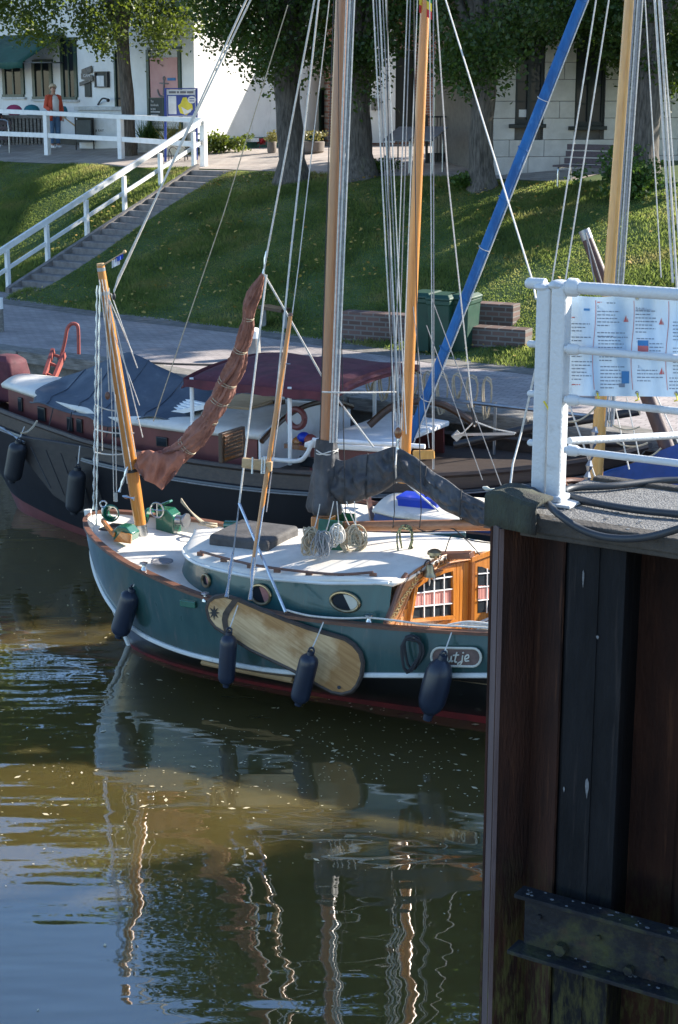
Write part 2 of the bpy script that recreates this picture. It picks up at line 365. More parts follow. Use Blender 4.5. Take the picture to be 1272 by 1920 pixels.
# people & small things
M('skin', (0.52, 0.29, 0.20), (0.46, 0.25, 0.17), rough=0.5)
M('hair_blond', (0.66, 0.54, 0.38), (0.45, 0.34, 0.22), scale=30, rough=0.6)
M('hair_dark', (0.06, 0.04, 0.03), rough=0.6)
M('cardigan', (0.62, 0.095, 0.045), (0.50, 0.07, 0.035), scale=12, rough=0.9)
M('white_cloth', (0.76, 0.74, 0.72), (0.66, 0.64, 0.62), rough=0.85)
M('denim', (0.12, 0.22, 0.36), (0.08, 0.15, 0.26), scale=12, rough=0.85)
M('navy_cloth', (0.03, 0.04, 0.08), rough=0.85)
M('pink_cloth', (0.55, 0.08, 0.20), rough=0.85)
M('teal_cloth', (0.03, 0.20, 0.25), rough=0.85)
M('chalkboard', (0.035, 0.045, 0.04), rough=0.6)
M('sign_blue', (0.025, 0.055, 0.30), rough=0.4)
M('sign_yellow', (0.72, 0.62, 0.05), rough=0.5)
M('panel_pink', (0.62, 0.36, 0.34), (0.55, 0.28, 0.27), scale=2, rough=0.7)
M('panel_grey', (0.20, 0.20, 0.21), rough=0.6)
M('flag_white', (0.78, 0.78, 0.78), rough=0.8)
M('flag_blue', (0.03, 0.08, 0.45), rough=0.8)
M('flag_green', (0.02, 0.20, 0.06), rough=0.8)
M('flag_yellow', (0.75, 0.60, 0.05), rough=0.8)
M('flag_red', (0.55, 0.03, 0.04), rough=0.8)
M('poster_green', (0.35, 0.55, 0.30), (0.25, 0.42, 0.22), rough=0.6)
M('flower_red', (0.55, 0.03, 0.04), rough=0.8)
M('terracotta', (0.18, 0.15, 0.13), rough=0.8)
M('ivory_plate', (0.62, 0.60, 0.50), (0.50, 0.48, 0.40), rough=0.5)
M('board_brown', (0.16, 0.10, 0.085), (0.10, 0.065, 0.055), scale=12, rough=0.7)

# leeboard: worn varnished oak with large blotches
m, nt, b = new_mat('leeboard_wood')
L = nt.links.new
tc = nt.nodes.new('ShaderNodeTexCoord')
mp = nt.nodes.new('ShaderNodeMapping'); mp.vector_type = 'TEXTURE'; mp.inputs['Rotation'].default_value = (0, R(27), R(-25)); mp.inputs['Scale'].default_value = (1.1, 0.12, 0.07)
L(tc.outputs['Object'], mp.inputs['Vector'])
n1 = nt.nodes.new('ShaderNodeTexNoise'); n1.inputs['Scale'].default_value = 3; n1.inputs['Detail'].default_value = 9; L(mp.outputs[0], n1.inputs['Vector'])
n2 = nt.nodes.new('ShaderNodeTexNoise'); n2.inputs['Scale'].default_value = 1.25; n2.inputs['Detail'].default_value = 7; n2.inputs['Roughness'].default_value = 0.55; L(tc.outputs['Object'], n2.inputs['Vector'])
c1 = nt.nodes.new('ShaderNodeValToRGB'); c1.color_ramp.elements[0].color = (0.50, 0.33, 0.165, 1); c1.color_ramp.elements[1].color = (0.66, 0.47, 0.26, 1)
c1.color_ramp.elements[0].position = 0.35; c1.color_ramp.elements[1].position = 0.65
c2 = nt.nodes.new('ShaderNodeValToRGB'); c2.color_ramp.elements[0].color = (0.58, 0.42, 0.24, 1); c2.color_ramp.elements[1].color = (1, 1, 1, 1)
c2.color_ramp.elements[0].position = 0.47; c2.color_ramp.elements[1].position = 0.56
L(n1.outputs['Fac'], c1.inputs[0]); L(n2.outputs['Fac'], c2.inputs[0])
mx = nt.nodes.new('ShaderNodeMix'); mx.data_type = 'RGBA'; mx.blend_type = 'MULTIPLY'; mx.inputs['Factor'].default_value = 0.9
L(c1.outputs[0], mx.inputs['A']); L(c2.outputs[0], mx.inputs['B']); L(mx.outputs['Result'], b.inputs['Base Color'])
b.inputs['Roughness'].default_value = 0.6
bp = nt.nodes.new('ShaderNodeBump'); bp.inputs['Strength'].default_value = 0.3; bp.inputs['Distance'].default_value = 0.01
L(n1.outputs['Fac'], bp.inputs['Height']); L(bp.outputs[0], b.inputs['Normal'])

# ------------------------------------------------------------------ mesh builder
class MB:
    def __init__(self):
        self.v = []; self.f = []; self.uv = None
    def add(self, vs_, fs_):
        o = len(self.v)
        self.v += [Vector(p) for p in vs_]
        self.f += [tuple(i+o for i in f) for f in fs_]
        return self
    def obox(self, c, ax, ay, az):
        c, ax, ay, az = Vector(c), Vector(ax), Vector(ay), Vector(az)
        p = [c+sx*ax+sy*ay+sz*az for sz in (-1, 1) for sy in (-1, 1) for sx in (-1, 1)]
        return self.add(p, [(0, 2, 3, 1), (4, 5, 7, 6), (0, 1, 5, 4), (2, 6, 7, 3), (0, 4, 6, 2), (1, 3, 7, 5)])
    def box(self, c, s, rz=0.0):
        a = Vector((math.cos(rz), math.sin(rz), 0)); bb = Vector((-math.sin(rz), math.cos(rz), 0))
        return self.obox(c, a*(s[0]/2), bb*(s[1]/2), Vector((0, 0, s[2]/2)))
    def beam(self, p0, p1, w, h, up=(0, 0, 1)):
        p0, p1 = Vector(p0), Vector(p1); d = (p1-p0); l = d.length; d.normalize()
        s = d.cross(Vector(up)); s.normalize(); u = s.cross(d)
        return self.obox((p0+p1)/2, d*(l/2), s*(w/2), u*(h/2))
    def rings(self, rings, cap=True, closed=True):
        rings = list(rings)
        o = len(self.v); n = len(rings[0])
        for r_ in rings: self.v += [Vector(p) for p in r_]
        for i in range(len(rings)-1):
            for j in range(n if closed else n-1):
                k = (j+1) % n
                self.f.append((o+i*n+j, o+i*n+k, o+(i+1)*n+k, o+(i+1)*n+j))
        if cap and closed:
            self.f.append(tuple(o+j for j in reversed(range(n))))
            self.f.append(tuple(o+(len(rings)-1)*n+j for j in range(n)))
        return self
    def grid(self, rows):
        return self.rings(rows, cap=False, closed=False)
    def tube(self, path, r, n=8, cap=True, fold=None):
        path = [Vector(p) for p in path]
        rr = r if isinstance(r, (list, tuple)) else [r]*len(path)
        rings_ = []; ref = None
        for i, p in enumerate(path):
            t = (path[min(i+1, len(path)-1)]-path[max(i-1, 0)])
            if t.length < 1e-9: t = Vector((0, 0, 1))
            t.normalize()
            if ref is None:
                ref = Vector((0, 0, 1)) if abs(t.z) < 0.9 else Vector((1, 0, 0))
            s = t.cross(ref); s.normalize(); u = s.cross(t); u.normalize(); ref = u
            ring = []
            for j in range(n):
                a = 2*math.pi*j/n
                q = rr[i]*(fold(i, a) if fold else 1.0)
                ring.append(p + s*(math.cos(a)*q) + u*(math.sin(a)*q))
            rings_.append(ring)
        return self.rings(rings_, cap)
    def cyl(self, p0, p1, r0, r1=None, n=12):
        return self.tube([p0, p1], [r0, r0 if r1 is None else r1], n)
    def lathe(self, prof, base, axis=(0, 0, 1), n=20, cap=True):
        ax = Vector(axis).normalized(); base = Vector(base)
        s = ax.cross(Vector((0, 0, 1)) if abs(ax.z) < 0.9 else Vector((1, 0, 0))); s.normalize(); u = ax.cross(s)
        return self.rings([[base+ax*h+s*(math.cos(2*math.pi*j/n)*r_)+u*(math.sin(2*math.pi*j/n)*r_) for j in range(n)] for r_, h in prof], cap)
    def prism(self, poly, vec):
        poly = [Vector(p) for p in poly]; vec = Vector(vec); n = len(poly)
        o = len(self.v)
        self.v += poly+[p+vec for p in poly]
        self.f.append(tuple(o+j for j in reversed(range(n)))); self.f.append(tuple(o+n+j for j in range(n)))
        for j in range(n):
            k = (j+1) % n
            self.f.append((o+j, o+k, o+n+k, o+n+j))
        return self
    def ball(self, c, r_, n=14, m_=9):
        c = Vector(c); r_ = r_ if isinstance(r_, (tuple, list)) else (r_, r_, r_)
        rg = []
        for i in range(m_+1):
            th = math.pi*i/m_; th = min(max(th, 0.02), math.pi-0.02)
            rg.append([c+Vector((r_[0]*math.sin(th)*math.cos(2*math.pi*j/n), r_[1]*math.sin(th)*math.sin(2*math.pi*j/n), -r_[2]*math.cos(th))) for j in range(n)])
        return self.rings(rg)
    def torus(self, c, ax1, ax2, R_, r_, n=20, m_=7):
        c = Vector(c); ax1 = Vector(ax1).normalized(); ax2 = Vector(ax2).normalized()
        return self.tube([c+ax1*(math.cos(2*math.pi*j/n)*R_)+ax2*(math.sin(2*math.pi*j/n)*R_) for j in range(n+1)], r_, m_)

def wloc(o):
    p = Vector((0, 0, 0))
    while o is not None:
        p += o.location; o = o.parent
    return p

def obj(name, mb, mat, parent=None, smooth=True, bevel=0.0, angle=38, uvs=None):
    """vertices of mb are given in the place's own metres; the object hangs under its parent"""
    off = wloc(parent)
    me = bpy.data.meshes.new(name)
    me.from_pydata([tuple(p-off) for p in mb.v], [], mb.f)
    me.materials.append(MATS[mat] if isinstance(mat, str) else mat)
    bm = bmesh.new(); bm.from_mesh(me); bmesh.ops.recalc_face_normals(bm, faces=bm.faces); bm.to_mesh(me); bm.free()
    if smooth:
        me.polygons.foreach_set('use_smooth', [True]*len(me.polygons))
        me.set_sharp_from_angle(angle=R(angle))
    o = bpy.data.objects.new(name, me); COL.objects.link(o)
    o.parent = parent
    if bevel:
        md = o.modifiers.new('edge', 'BEVEL'); md.width = bevel; md.segments = 2; md.limit_method = 'ANGLE'; md.angle_limit = R(40)
    if uvs: set_uv(o, *uvs)
    return o

def set_uv(o, origin, ux, vx):
    me = o.data; uvl = me.uv_layers.new(name='UVMap'); off = wloc(o.parent)+Vector((0, 0, 0))
    origin = Vector(origin); ux = Vector(ux).normalized(); vx = Vector(vx).normalized()
    for lp in me.loops:
        p = me.vertices[lp.vertex_index].co+off-origin
        uvl.data[lp.index].uv = (p.dot(ux), p.dot(vx))

def raw(name, verts, faces, mat, parent=None):
    """fast mesh from numpy arrays (n,3), (m,k)"""
    verts = np.asarray(verts, dtype=np.float32); faces = np.asarray(faces, dtype=np.int32)
    off = wloc(parent); verts = verts - np.array(off, dtype=np.float32)
    me = bpy.data.meshes.new(name)
    k = faces.shape[1]
    me.vertices.add(len(verts)); me.vertices.foreach_set('co', verts.ravel())
    me.loops.add(faces.size); me.loops.foreach_set('vertex_index', faces.ravel())
    me.polygons.add(len(faces)); me.polygons.foreach_set('loop_start', np.arange(0, faces.size, k, dtype=np.int32))
    me.update(calc_edges=True); me.materials.append(MATS[mat])
    o = bpy.data.objects.new(name, me); COL.objects.link(o); o.parent = parent
    return o

def tag(o, label=None, cat=None, group=None, kind=None):
    if label: o['label'] = label
    if cat: o['category'] = cat
    if group: o['group'] = group
    if kind: o['kind'] = kind
    return o

def thing(name, loc, label, cat, group=None):
    o = bpy.data.objects.new(name, None); COL.objects.link(o)
    o.location = Vector(loc); o.empty_display_size = 0.2
    return tag(o, label, cat, group)

def text_part(name, s, origin, ux, vx, size, mat, parent, extrude=0.002, align='CENTER', width=None):
    """flat lettering built as mesh on a surface: origin, reading direction, up direction"""
    cu = bpy.data.curves.new(name, 'FONT'); cu.body = s; cu.size = size; cu.extrude = extrude; cu.align_x = align; cu.align_y = 'CENTER'
    cu.resolution_u = 3
    tmp = bpy.data.objects.new(name, cu); COL.objects.link(tmp)
    dg = bpy.context.evaluated_depsgraph_get()
    me = bpy.data.meshes.new_from_object(tmp.evaluated_get(dg))
    bpy.data.objects.remove(tmp)
    ux = Vector(ux).normalized(); vx = Vector(vx).normalized(); nx = ux.cross(vx)
    off = wloc(parent); xs = [v.co.x for v in me.vertices]
    sc = 1.0
    if width and xs: sc = width/(max(xs)-min(xs))
    for v in me.vertices:
        c = v.co.copy(); v.co = Vector(origin)-off+ux*(c.x*sc)+vx*c.y+nx*c.z
    me.materials.clear(); me.materials.append(MATS[mat]); me.name = name
    o = bpy.data.objects.new(name, me); COL.objects.link(o); o.parent = parent
    return o

def sag(p0, p1, s=0.05, n=8):
    p0, p1 = Vector(p0), Vector(p1)
    return [lerp(p0, p1, i/n)-Vector((0, 0, s*4*(i/n)*(1-i/n))) for i in range(n+1)]

def rope(name, path, r, mat, parent, n=6):
    mb = MB().tube(path, r, n)
    return obj(name, mb, mat, parent)

def spline(pts, n=6):
    pts = [Vector(p) for p in pts]; out_ = []
    for i in range(len(pts)-1):
        p0 = pts[max(i-1, 0)]; p1 = pts[i]; p2 = pts[i+1]; p3 = pts[min(i+2, len(pts)-1)]
        for k in range(n):
            t = k/n
            out_.append(0.5*((2*p1)+(p2-p0)*t+(2*p0-5*p1+4*p2-p3)*t*t+(-p0+3*p1-3*p2+p3)*t**3))
    out_.append(pts[-1])
    return out_

# ================================================================== SETTING
EO = Vector((-5.80, 28.04, 0)); EU = Vector((0.7956, -0.6058, 0)); EN = Vector((0.6058, 0.7956, 0))   # quay edge frame
QZ = 1.8
def W(u, v, z=0.0): return EO+EU*u+EN*v+Vector((0, 0, z))
def UV(p):
    d = Vector((p.x, p.y, 0))-EO
    return d.dot(EU), d.dot(EN)
def foot(u): return interp(u, [-30, -6.6, -5.9, -5.4, -0.5, 2.2, 7.2, 8.3, 30], [5.8, 5.8, 5.8, 4.9, 4.5, 4.45, 3.7, 3.75, 3.6])
def terr(u, v):
    f_ = foot(u)
    if v <= f_: return QZ
    if v < 11.8:
        t = (v-f_)/(11.8-f_); t2 = t*t*(3-2*t)
        return QZ+2.45*(0.65*t+0.35*t2)
    return 4.25+0.35*min(1.0, (v-11.8)/4.0)
def ground(x, y):
    u, v = UV(Vector((x, y, 0))); return terr(u, v)
def hit(px, py):
    r = ray(px, py); d0 = 20.0
    for i in range(4000):
        p = CAM+r*(d0/r.y)
        if p.z <= ground(p.x, p.y): break
        d0 += 0.02
    p.z = ground(p.x, p.y)
    return p

# water
mb = MB().add([(-150, -60, 0), (150, -60, 0), (150, 60, 0), (-150, 60, 0)], [(0, 1, 2, 3)])
tag(obj('water', mb, 'water', smooth=False), kind='structure')

# far ground reaching the horizon and the grassed dike
SU0, SU1 = -6.15, -4.98
us = sorted(list(np.linspace(-45, -14, 16))+list(np.linspace(-13, 16, 59))+list(np.linspace(18, 60, 15))+[SU0-.04, SU0-.01, SU1-.01, SU1+.02])
mb = MB(); rows = []
for u in us:
    f_ = foot(u)
    vv = [f_-0.02]+[f_+(11.8-f_)*k/22 for k in range(1, 23)]+[12.0, 12.6, 13.8, 15.8, 25, 60, 200, 700]
    row = []
    for v in vv:
        z = terr(u, v)-(0.03 if v < f_ else 0)
        if f_ < v < 12: z += 0.012*mnoise.noise(Vector((u*0.7, v*0.7, 0.3)))-.012
        if SU0-.02 <= u <= SU1 and 5.6 < v < 11.95: z = min(z, QZ+2.45*(v-5.75)/6.25-.22)
        row.append(W(u, v, z-0.004 if v > f_ else QZ-0.06))
    rows.append(row)
mb.grid(rows)
bank = tag(obj('grass_bank', mb, 'turf', angle=80), kind='structure')

# quay road
mb = MB().add([W(-60, 0.35, QZ), W(60, 0.35, QZ), W(60, 7.0, QZ), W(-60, 7.0, QZ)], [(0, 1, 2, 3)])
o = obj('quay_road', mb, 'pavers', smooth=False, uvs=(EO, EU+EN*0.12, EN-EU*0.12)); tag(o, kind='structure')
# the bank covers the back of the road: lower the strip under the dike
# pale drain strip along the foot of the dike
rows = []
for u in np.linspace(-5.2, 14, 40):
    rows.append([W(u, foot(u)-0.55, QZ+0.005), W(u, foot(u)-0.02, QZ+0.005)])
o = obj('kerb_strip', MB().grid(rows), 'old_stone', smooth=False); tag(o, kind='structure')

# quay wall with coping stones
wall = MB().obox(W(0, 0.33, -0.2), EU*60, EN*0.12, Vector((0, 0, 1.86)))
qw = thing('quay_wall', W(0, 0, 0), 'weathered stone quay wall with worn coping along the brick road', 'wall')
obj('wall_face', wall, 'old_stone', qw, smooth=False)
cop = bpy.data.meshes.new('coping')
tmp = MB().box((0, 0, 0), (0.98, 0.46, 0.2))
cop.from_pydata([tuple(p) for p in tmp.v], [], tmp.f); cop.materials.append(MATS['old_timber'])
for i in range(34):
    c = bpy.data.objects.new('coping_block', cop); COL.objects.link(c); c.parent = qw
    p = W(-10+i*1.0, 0.16, QZ-0.08+random.uniform(-0.012, 0.012))-qw.location
    c.location = p; c.rotation_euler = (random.uniform(-.01, .01), random.uniform(-.012, .012), math.atan2(EU.y, EU.x)+random.uniform(-.012, .012))
    md = c.modifiers.new('edge', 'BEVEL'); md.width = 0.02; md.segments = 2
# upper pavement along the houses
rows = []
for u in np.linspace(-40, 4.2, 60):
    v0 = 11.95+0.10*math.sin(u*0.9)
    rows.append([W(u, v, terr(u, v)+0.006) for v in (v0, 12.4, 13.2, 14.5, 15.8, 18, 22, 30)])
o = obj('upper_path', MB().grid(rows), 'pale_pavers', angle=80, uvs=(EO, EU, EN)); tag(o, kind='structure')

# ------------------------------------------------------------------ stone stairs down the dike
SU0, SU1 = -6.15, -4.98
NS = 20
def stair_z(v): return QZ+2.45*(v-5.75)/(12.0-5.75)
st = thing('stone_staircase', W(SU0, 5.75, QZ), 'long flight of worn grey stone steps climbing the grass dike', 'stairs')
run = (12.0-5.75)/NS; rise = 2.45/NS
stepme = bpy.data.meshes.new('step')
bmx = MB()
rows = []
tmp = MB().obox((0, 0, 0), EU*((SU1-SU0)/2), EN*(run*0.62), Vector((0, 0, rise*0.62)))
stepme.from_pydata([tuple(p) for p in tmp.v], [], tmp.f); stepme.materials.append(MATS['grey_step'])
for i in range(NS):
    c = bpy.data.objects.new('step', stepme); COL.objects.link(c); c.parent = st
    p = W((SU0+SU1)/2+random.uniform(-.015, .015), 5.75+run*(i+0.6), QZ+rise*(i+1)-rise*0.62)
    c.location = p-st.location; c.rotation_euler = (0, random.uniform(-.008, .008), random.uniform(-.008, .008))
    md = c.modifiers.new('edge', 'BEVEL'); md.width = 0.018; md.segments = 2
cheek = MB().add([W(SU0-0.12, 5.6, QZ-.1), W(SU0-0.12, 12.1, 4.15), W(SU0, 12.1, 4.15), W(SU0, 5.6, QZ-.1)], [(0, 1, 2, 3)])
ck = MB().obox((W(SU0-0.06, 5.7, QZ+0.02)+W(SU0-0.06, 12.0, 4.29))/2, (W(0, 12.0, 4.27)-W(0, 5.7, QZ))/2, EU*0.06, Vector((0, 0, 0.09)))
obj('cheek_stone', ck, 'grey_step', st, smooth=False)

# white hand rail beside the stairs
hr = thing('stair_railing', W(SU0-0.2, 5.75, QZ), 'white wooden hand rail running down beside the stone steps', 'railing')
RU = SU0-0.18
def rp(v, h): return W(RU, v, stair_z(v)+h)
for v in (4.6, 5.85, 7.05, 8.3, 9.55, 10.8, 12.0):
    obj('post', MB().obox(W(RU, v, max(stair_z(v), QZ)+0.42), EU*0.045, EN*0.045, Vector((0, 0, 0.47))), 'white_paint', hr, smooth=False, bevel=0.006)
ptop = hit(383, 312)
obj('top_rail', MB().beam(rp(4.4, 0.92), ptop+Vector((0, 0, 1.12)), 0.075, 0.13), 'white_paint', hr, smooth=False, bevel=0.008)
obj('middle_rail', MB().beam(rp(4.4, 0.47), ptop+Vector((0, 0, 0.62)), 0.05, 0.085), 'white_paint', hr, smooth=False, bevel=0.006)

# upper white fence in front of the cafe
uf = thing('terrace_fence', hit(228, 298), 'white two-rail wooden fence along the cafe terrace', 'fence')
posts = [(383, 312, 226), (228, 298, 219), (90, 291, 212), (-50, 286, 206)]
tops, mids = [], []
for (px, py, ty) in posts:
    b_ = hit(px, py); t_ = at(px, ty, b_.y)
    hgt = t_.z-b_.z
    obj('post', MB().box(b_+Vector((0, 0, hgt/2-0.05)), (0.15, 0.13, hgt+0.1), math.atan2(EU.y, EU.x)), 'white_paint', uf, smooth=False, bevel=0.01)
    tops.append(b_+Vector((0, 0, hgt+0.0))); mids.append(b_+Vector((0, 0, hgt*0.47)))
for i in range(3):
    obj('top_rail', MB().beam(tops[i]+Vector((0, 0, .0)), tops[i+1], 0.16, 0.12), 'white_paint', uf, smooth=False, bevel=0.01)
    obj('middle_rail', MB().beam(mids[i], mids[i+1], 0.06, 0.13), 'white_paint', uf, smooth=False, bevel=0.008)

# ------------------------------------------------------------------ trees
def leaf_quads(cent, size, up_bias=0.35, aspect=0.72):
    n_ = len(cent)
    nrm = rng.normal(size=(n_, 3)); nrm[:, 2] += up_bias*2; nrm /= np.linalg.norm(nrm, axis=1)[:, None]
    t = rng.normal(size=(n_, 3)); t -= nrm*(t*nrm).sum(1)[:, None]; t /= np.linalg.norm(t, axis=1)[:, None]
    s_ = np.cross(nrm, t)
    sz = (size*rng.uniform(0.6, 1.25, n_))[:, None]
    a = cent-t*sz*0.5; c_ = cent+t*sz*0.55; w_ = s_*sz*0.5*aspect; lift = nrm*sz*0.10
    p1 = cent+w_-t*sz*0.12+lift; p3 = cent-w_-t*sz*0.12+lift
    V = np.stack([a, p1, c_, p3], axis=1).reshape(-1, 3)
    Fq = np.arange(n_*4).reshape(-1, 4)
    return V, Fq

def clumps(centers, per, rad, size, flat=0.7):
    cs = np.repeat(np.asarray(centers, dtype=float), per, axis=0)
    off = rng.normal(size=cs.shape)*rad*np.array([1, 1, flat])
    return leaf_quads(cs+off, size)

def join(parts):
    V = []; Fq = []; k = 0
    for v_, f_ in parts:
        V.append(v_); Fq.append(f_+k); k += len(v_)
    return np.concatenate(V), np.concatenate(Fq)

BX = [0, 30, 60, 100, 150, 200, 235, 300, 340, 365, 372, 400, 440, 480, 505, 530, 560, 600, 640, 670, 690, 720, 750, 780, 800, 815, 830, 850, 880, 900, 940, 958, 975, 1000, 1050, 1100, 1130, 1150, 1170, 1200, 1250, 1290]
BY = [50, 62, 78, 92, 75, 108, 60, 112, 88, 62, 40, 88, 112, 128, 152, 190, 120, 122, 142, 200, 190, 125, 95, 92, 50, 90, 155, 140, 182, 172, 150, 120, 85, 72, 90, 70, 100, 140, 148, 158, 180, 150]
low = {k: [] for k in range(5)}
TB = [hit(240, 292), hit(545, 336), hit(672, 330), hit(905, 352), hit(1205, 334)]
for i in range(640):
    px = random.uniform(-40, 1310); bd = interp(px, BX, BY)
    py = bd-6-abs(random.gauss(0, 1))*75-random.random()**2*40
    if px < 372:
        k = 0; D = TB[0].y+random.uniform(-2.6, 1.2)
        if random.random() < 0.33: continue
    else:
        k = min(range(1, 5), key=lambda q: abs(px-[0, 560, 700, 900, 1190][q]))
        D = TB[k].y+(random.uniform(-0.5, 2.4) if k == 4 else random.uniform(-2.4, 2.0))
    low[k].append(tuple(at(px, py, D)))

def tree(k, base, r0, hfork, crown_c, crown_r, n_up, label, group='lime trees on the dike', lowc=None, leaf='lime_leaf', lean=(0, 0), upleaf=0.26, name='lime_tree', trunk=True):
    t = thing(name, base, label, 'tree', group)
    mb = MB()
    top = base+Vector((lean[0], lean[1], hfork))
    path = []; rad = []
    for i in range(11):
        q = i/10
        p = lerp(base-Vector((0, 0, 0.15)), top, q)+Vector((0.05*math.sin(q*5+k), 0.05*math.cos(q*4+k*2), 0))
        path.append(p); rad.append(r0*(1.45-0.45*min(1, q*5) if q < 0.2 else 1.0)*(1-0.18*q)*(1+0.05*math.sin(q*17+k)))
    mb.tube(path, rad, 14, fold=lambda i, a: 1+0.07*math.sin(3*a+i*0.3+k)+0.05*math.sin(5*a+k))
    cc = Vector(crown_c); tips = []
    for j in range(9):
        a = j*2.4+k; rr_ = random.uniform(0.45, 0.85)
        tip = cc+Vector((math.cos(a)*crown_r[0]*rr_, math.sin(a)*crown_r[1]*rr_, random.uniform(-0.5, 0.7)*crown_r[2]))
        st_ = lerp(path[7], path[10], random.random())
        mid = lerp(st_, tip, 0.45)+Vector((0, 0, 0.5))
        mb.tube(spline([st_, mid, tip], 5), [r0*0.5*(1-0.85*q/10) for q in range(11)], 7)
        tips.append(tip)
    mb.tube(spline([path[10], lerp(path[10], cc, 0.6), cc+Vector((0, 0, crown_r[2]*0.7))], 5), [r0*0.8*(1-0.9*q/10) for q in range(11)], 8)
    obj('trunk', mb, 'bark', t, angle=80)
    parts = []
    cen = []
    while len(cen) < n_up:
        p = np.array([random.uniform(-1, 1) for _ in range(3)]); l = np.linalg.norm(p)
        if l > 1 or l < 0.35: continue
        wob = 0.82+0.3*mnoise.noise(Vector(tuple(p*2.1))+Vector((k*7.1, 0, 0)))
        if l > wob or cc.z+p[2]*crown_r[2] < base.z+(4.3 if k < 6 else 2.5): continue
        cen.append((cc.x+p[0]*crown_r[0], cc.y+p[1]*crown_r[1], cc.z+p[2]*crown_r[2]))
    parts.append(clumps(cen, 34, 0.42, upleaf))
    if lowc: parts.append(clumps(lowc, 95, 0.24, 0.105, 0.8))
    v_, f_ = join(parts)
    raw('crown', v_, f_, leaf, t)
    return t

tree(0, TB[0], 0.19, 3.6, TB[0]+Vector((-0.8, 0, 8.9)), (4.4, 3.0, 3.3), 420, 'slim lime tree rising behind the white terrace fence', lowc=low[0], leaf='pale_leaf')
tree(1, TB[1], 0.33, 2.9, TB[1]+Vector((-0.5, 0.4, 8.4)), (4.4, 4.2, 7.0), 480, 'thick lime tree with knobbly trunk in front of white wall', lowc=low[1], lean=(-0.05, 0))
tree(2, TB[2], 0.33, 3.0, TB[2]+Vector((0.6, 0.8, 9.0)), (3.6, 4.2, 7.0), 430, 'lime tree with mossy trunk just behind the tall brown mast', lowc=low[2])
tree(3, TB[3], 0.27, 2.9, TB[3]+Vector((0.3, 1.0, 9.0)), (3.8, 4.2, 6.6), 420, 'dark trunked lime tree left of the cream stone house', lowc=low[3])
tree(4, TB[4], 0.36, 3.0, TB[4]+Vector((1.0, 2.0, 8.6)), (3.8, 4.0, 6.0), 360, 'lime tree with sun dappled trunk behind the park bench', lowc=low[4])
bL = hit(-190, 290)  # unseen tree, added so that foliage fills the left water reflection
tree(5, bL, 0.2, 3.4, bL+Vector((0, 0, 8.8)), (4.0, 3.0, 3.3), 300, 'unseen lime tree added beyond the left edge to fill the water reflection', leaf='pale_leaf')
# added lime trees beyond the right edge, placed to shade quay, dike and water
for k, (x, y, hgt, rr_, lab) in enumerate([(13.8, 29.6, 8.2, 2.6, 'unseen lime tree added beyond the right edge to shade the barge and quay'),
                                     (10.2, 43.6, 10.5, 2.6, 'lime tree added behind the cream stone house to shade the left slope'),
                                     (11.8, 36.2, 8.8, 2.4, 'unseen lime tree added before the stone house to shade the dike slope'),
                                     (25.0, 55.0, 9.5, 4.0, 'unseen lime tree added near the houses far beyond the right edge'),
                                     (20.0, 19.6, 9.6, 2.3, 'unseen lime tree added on the right hand quay to shade the water')]):
    b_ = Vector((x, y, ground(x, y)))
    tree(7+k, b_, 0.3, 3.2, b_+Vector((0, 0, hgt*0.85)), (rr_, rr_, hgt*0.55), 230, lab, upleaf=0.34)

# ------------------------------------------------------------------ grass, fallen leaves
def grass_patch(n_, urange, vfun, hmin, hmax, wid):
    u = rng.uniform(*urange, n_); f_ = np.interp(u, [-30, -6.6, -5.9, -5.4, -0.5, 2.2, 7.2, 8.3, 30], [5.8, 5.8, 5.8, 4.9, 4.5, 4.45, 3.7, 3.75, 3.6])
    v = f_+(12.0-f_)*rng.uniform(-0.005, 1.0, n_)
    dn = np.sin(u*1.3+1.7*np.sin(v*.9))*np.sin(v*1.6+1.3*np.sin(u*.7))+.6*np.sin(u*3.1+v*2.2)*np.sin(v*3.7-u*1.1)
    keep = (rng.random(n_) < np.clip(.80+.5*dn, .30, 1)) & ~((u > SU0-0.1) & (u < SU1+0.03) & (v > 5.6))
    u, v, f_ = u[keep], v[keep], f_[keep]
    t = np.clip((v-f_)/(11.8-f_), 0, 1); t2 = t*t*(3-2*t)
    z = QZ+2.45*(0.65*t+0.35*t2)
    P = np.array(EO)[None, :]+u[:, None]*np.array(EU)+v[:, None]*np.array(EN); P[:, 2] = z-0.01
    n2_ = len(u); a = rng.uniform(0, 2*np.pi, n2_); w_ = wid*rng.uniform(0.6, 1.3, n2_); h_ = rng.uniform(hmin, hmax, n2_)*(0.75+0.5*np.sin(u*1.7+np.sin(v*2.1)))
    h_ = np.maximum(h_, 0.02)
    d = np.stack([np.cos(a), np.sin(a), np.zeros(n2_)], 1)*w_[:, None]
    ln = rng.normal(size=(n2_, 3))*h_[:, None]*0.45; ln[:, 2] = h_
    V = np.stack([P-d, P+d, P+ln], 1).reshape(-1, 3)
    return V, np.arange(n2_*3).reshape(-1, 3)
v_, f_ = grass_patch(400000, (-15, 13), None, 0.03, 0.088, 0.0115)
g = raw('grass', v_, f_, 'grass_blade'); tag(g, 'short mown grass covering the dike slope', 'grass', kind='stuff')
n_ = 2800
u = rng.uniform(-7, 12, n_); f0 = np.array([foot(x) for x in u]); v = f0+(11.6-f0)*rng.uniform(0, 1, n_)
cl_ = np.array([tuple(W(a, b_, terr(a, b_)+0.06)) for a, b_ in zip(u, v) if not (SU0-.2 < a < SU1) and mnoise.noise(Vector((a*.55, b_*.55, 4.0)))+.5*mnoise.noise(Vector((a*1.7, b_*1.7, 1.0)))+random.uniform(-.25, .25) > -.02])
v_, f_ = leaf_quads(cl_, 0.085, up_bias=1.5)
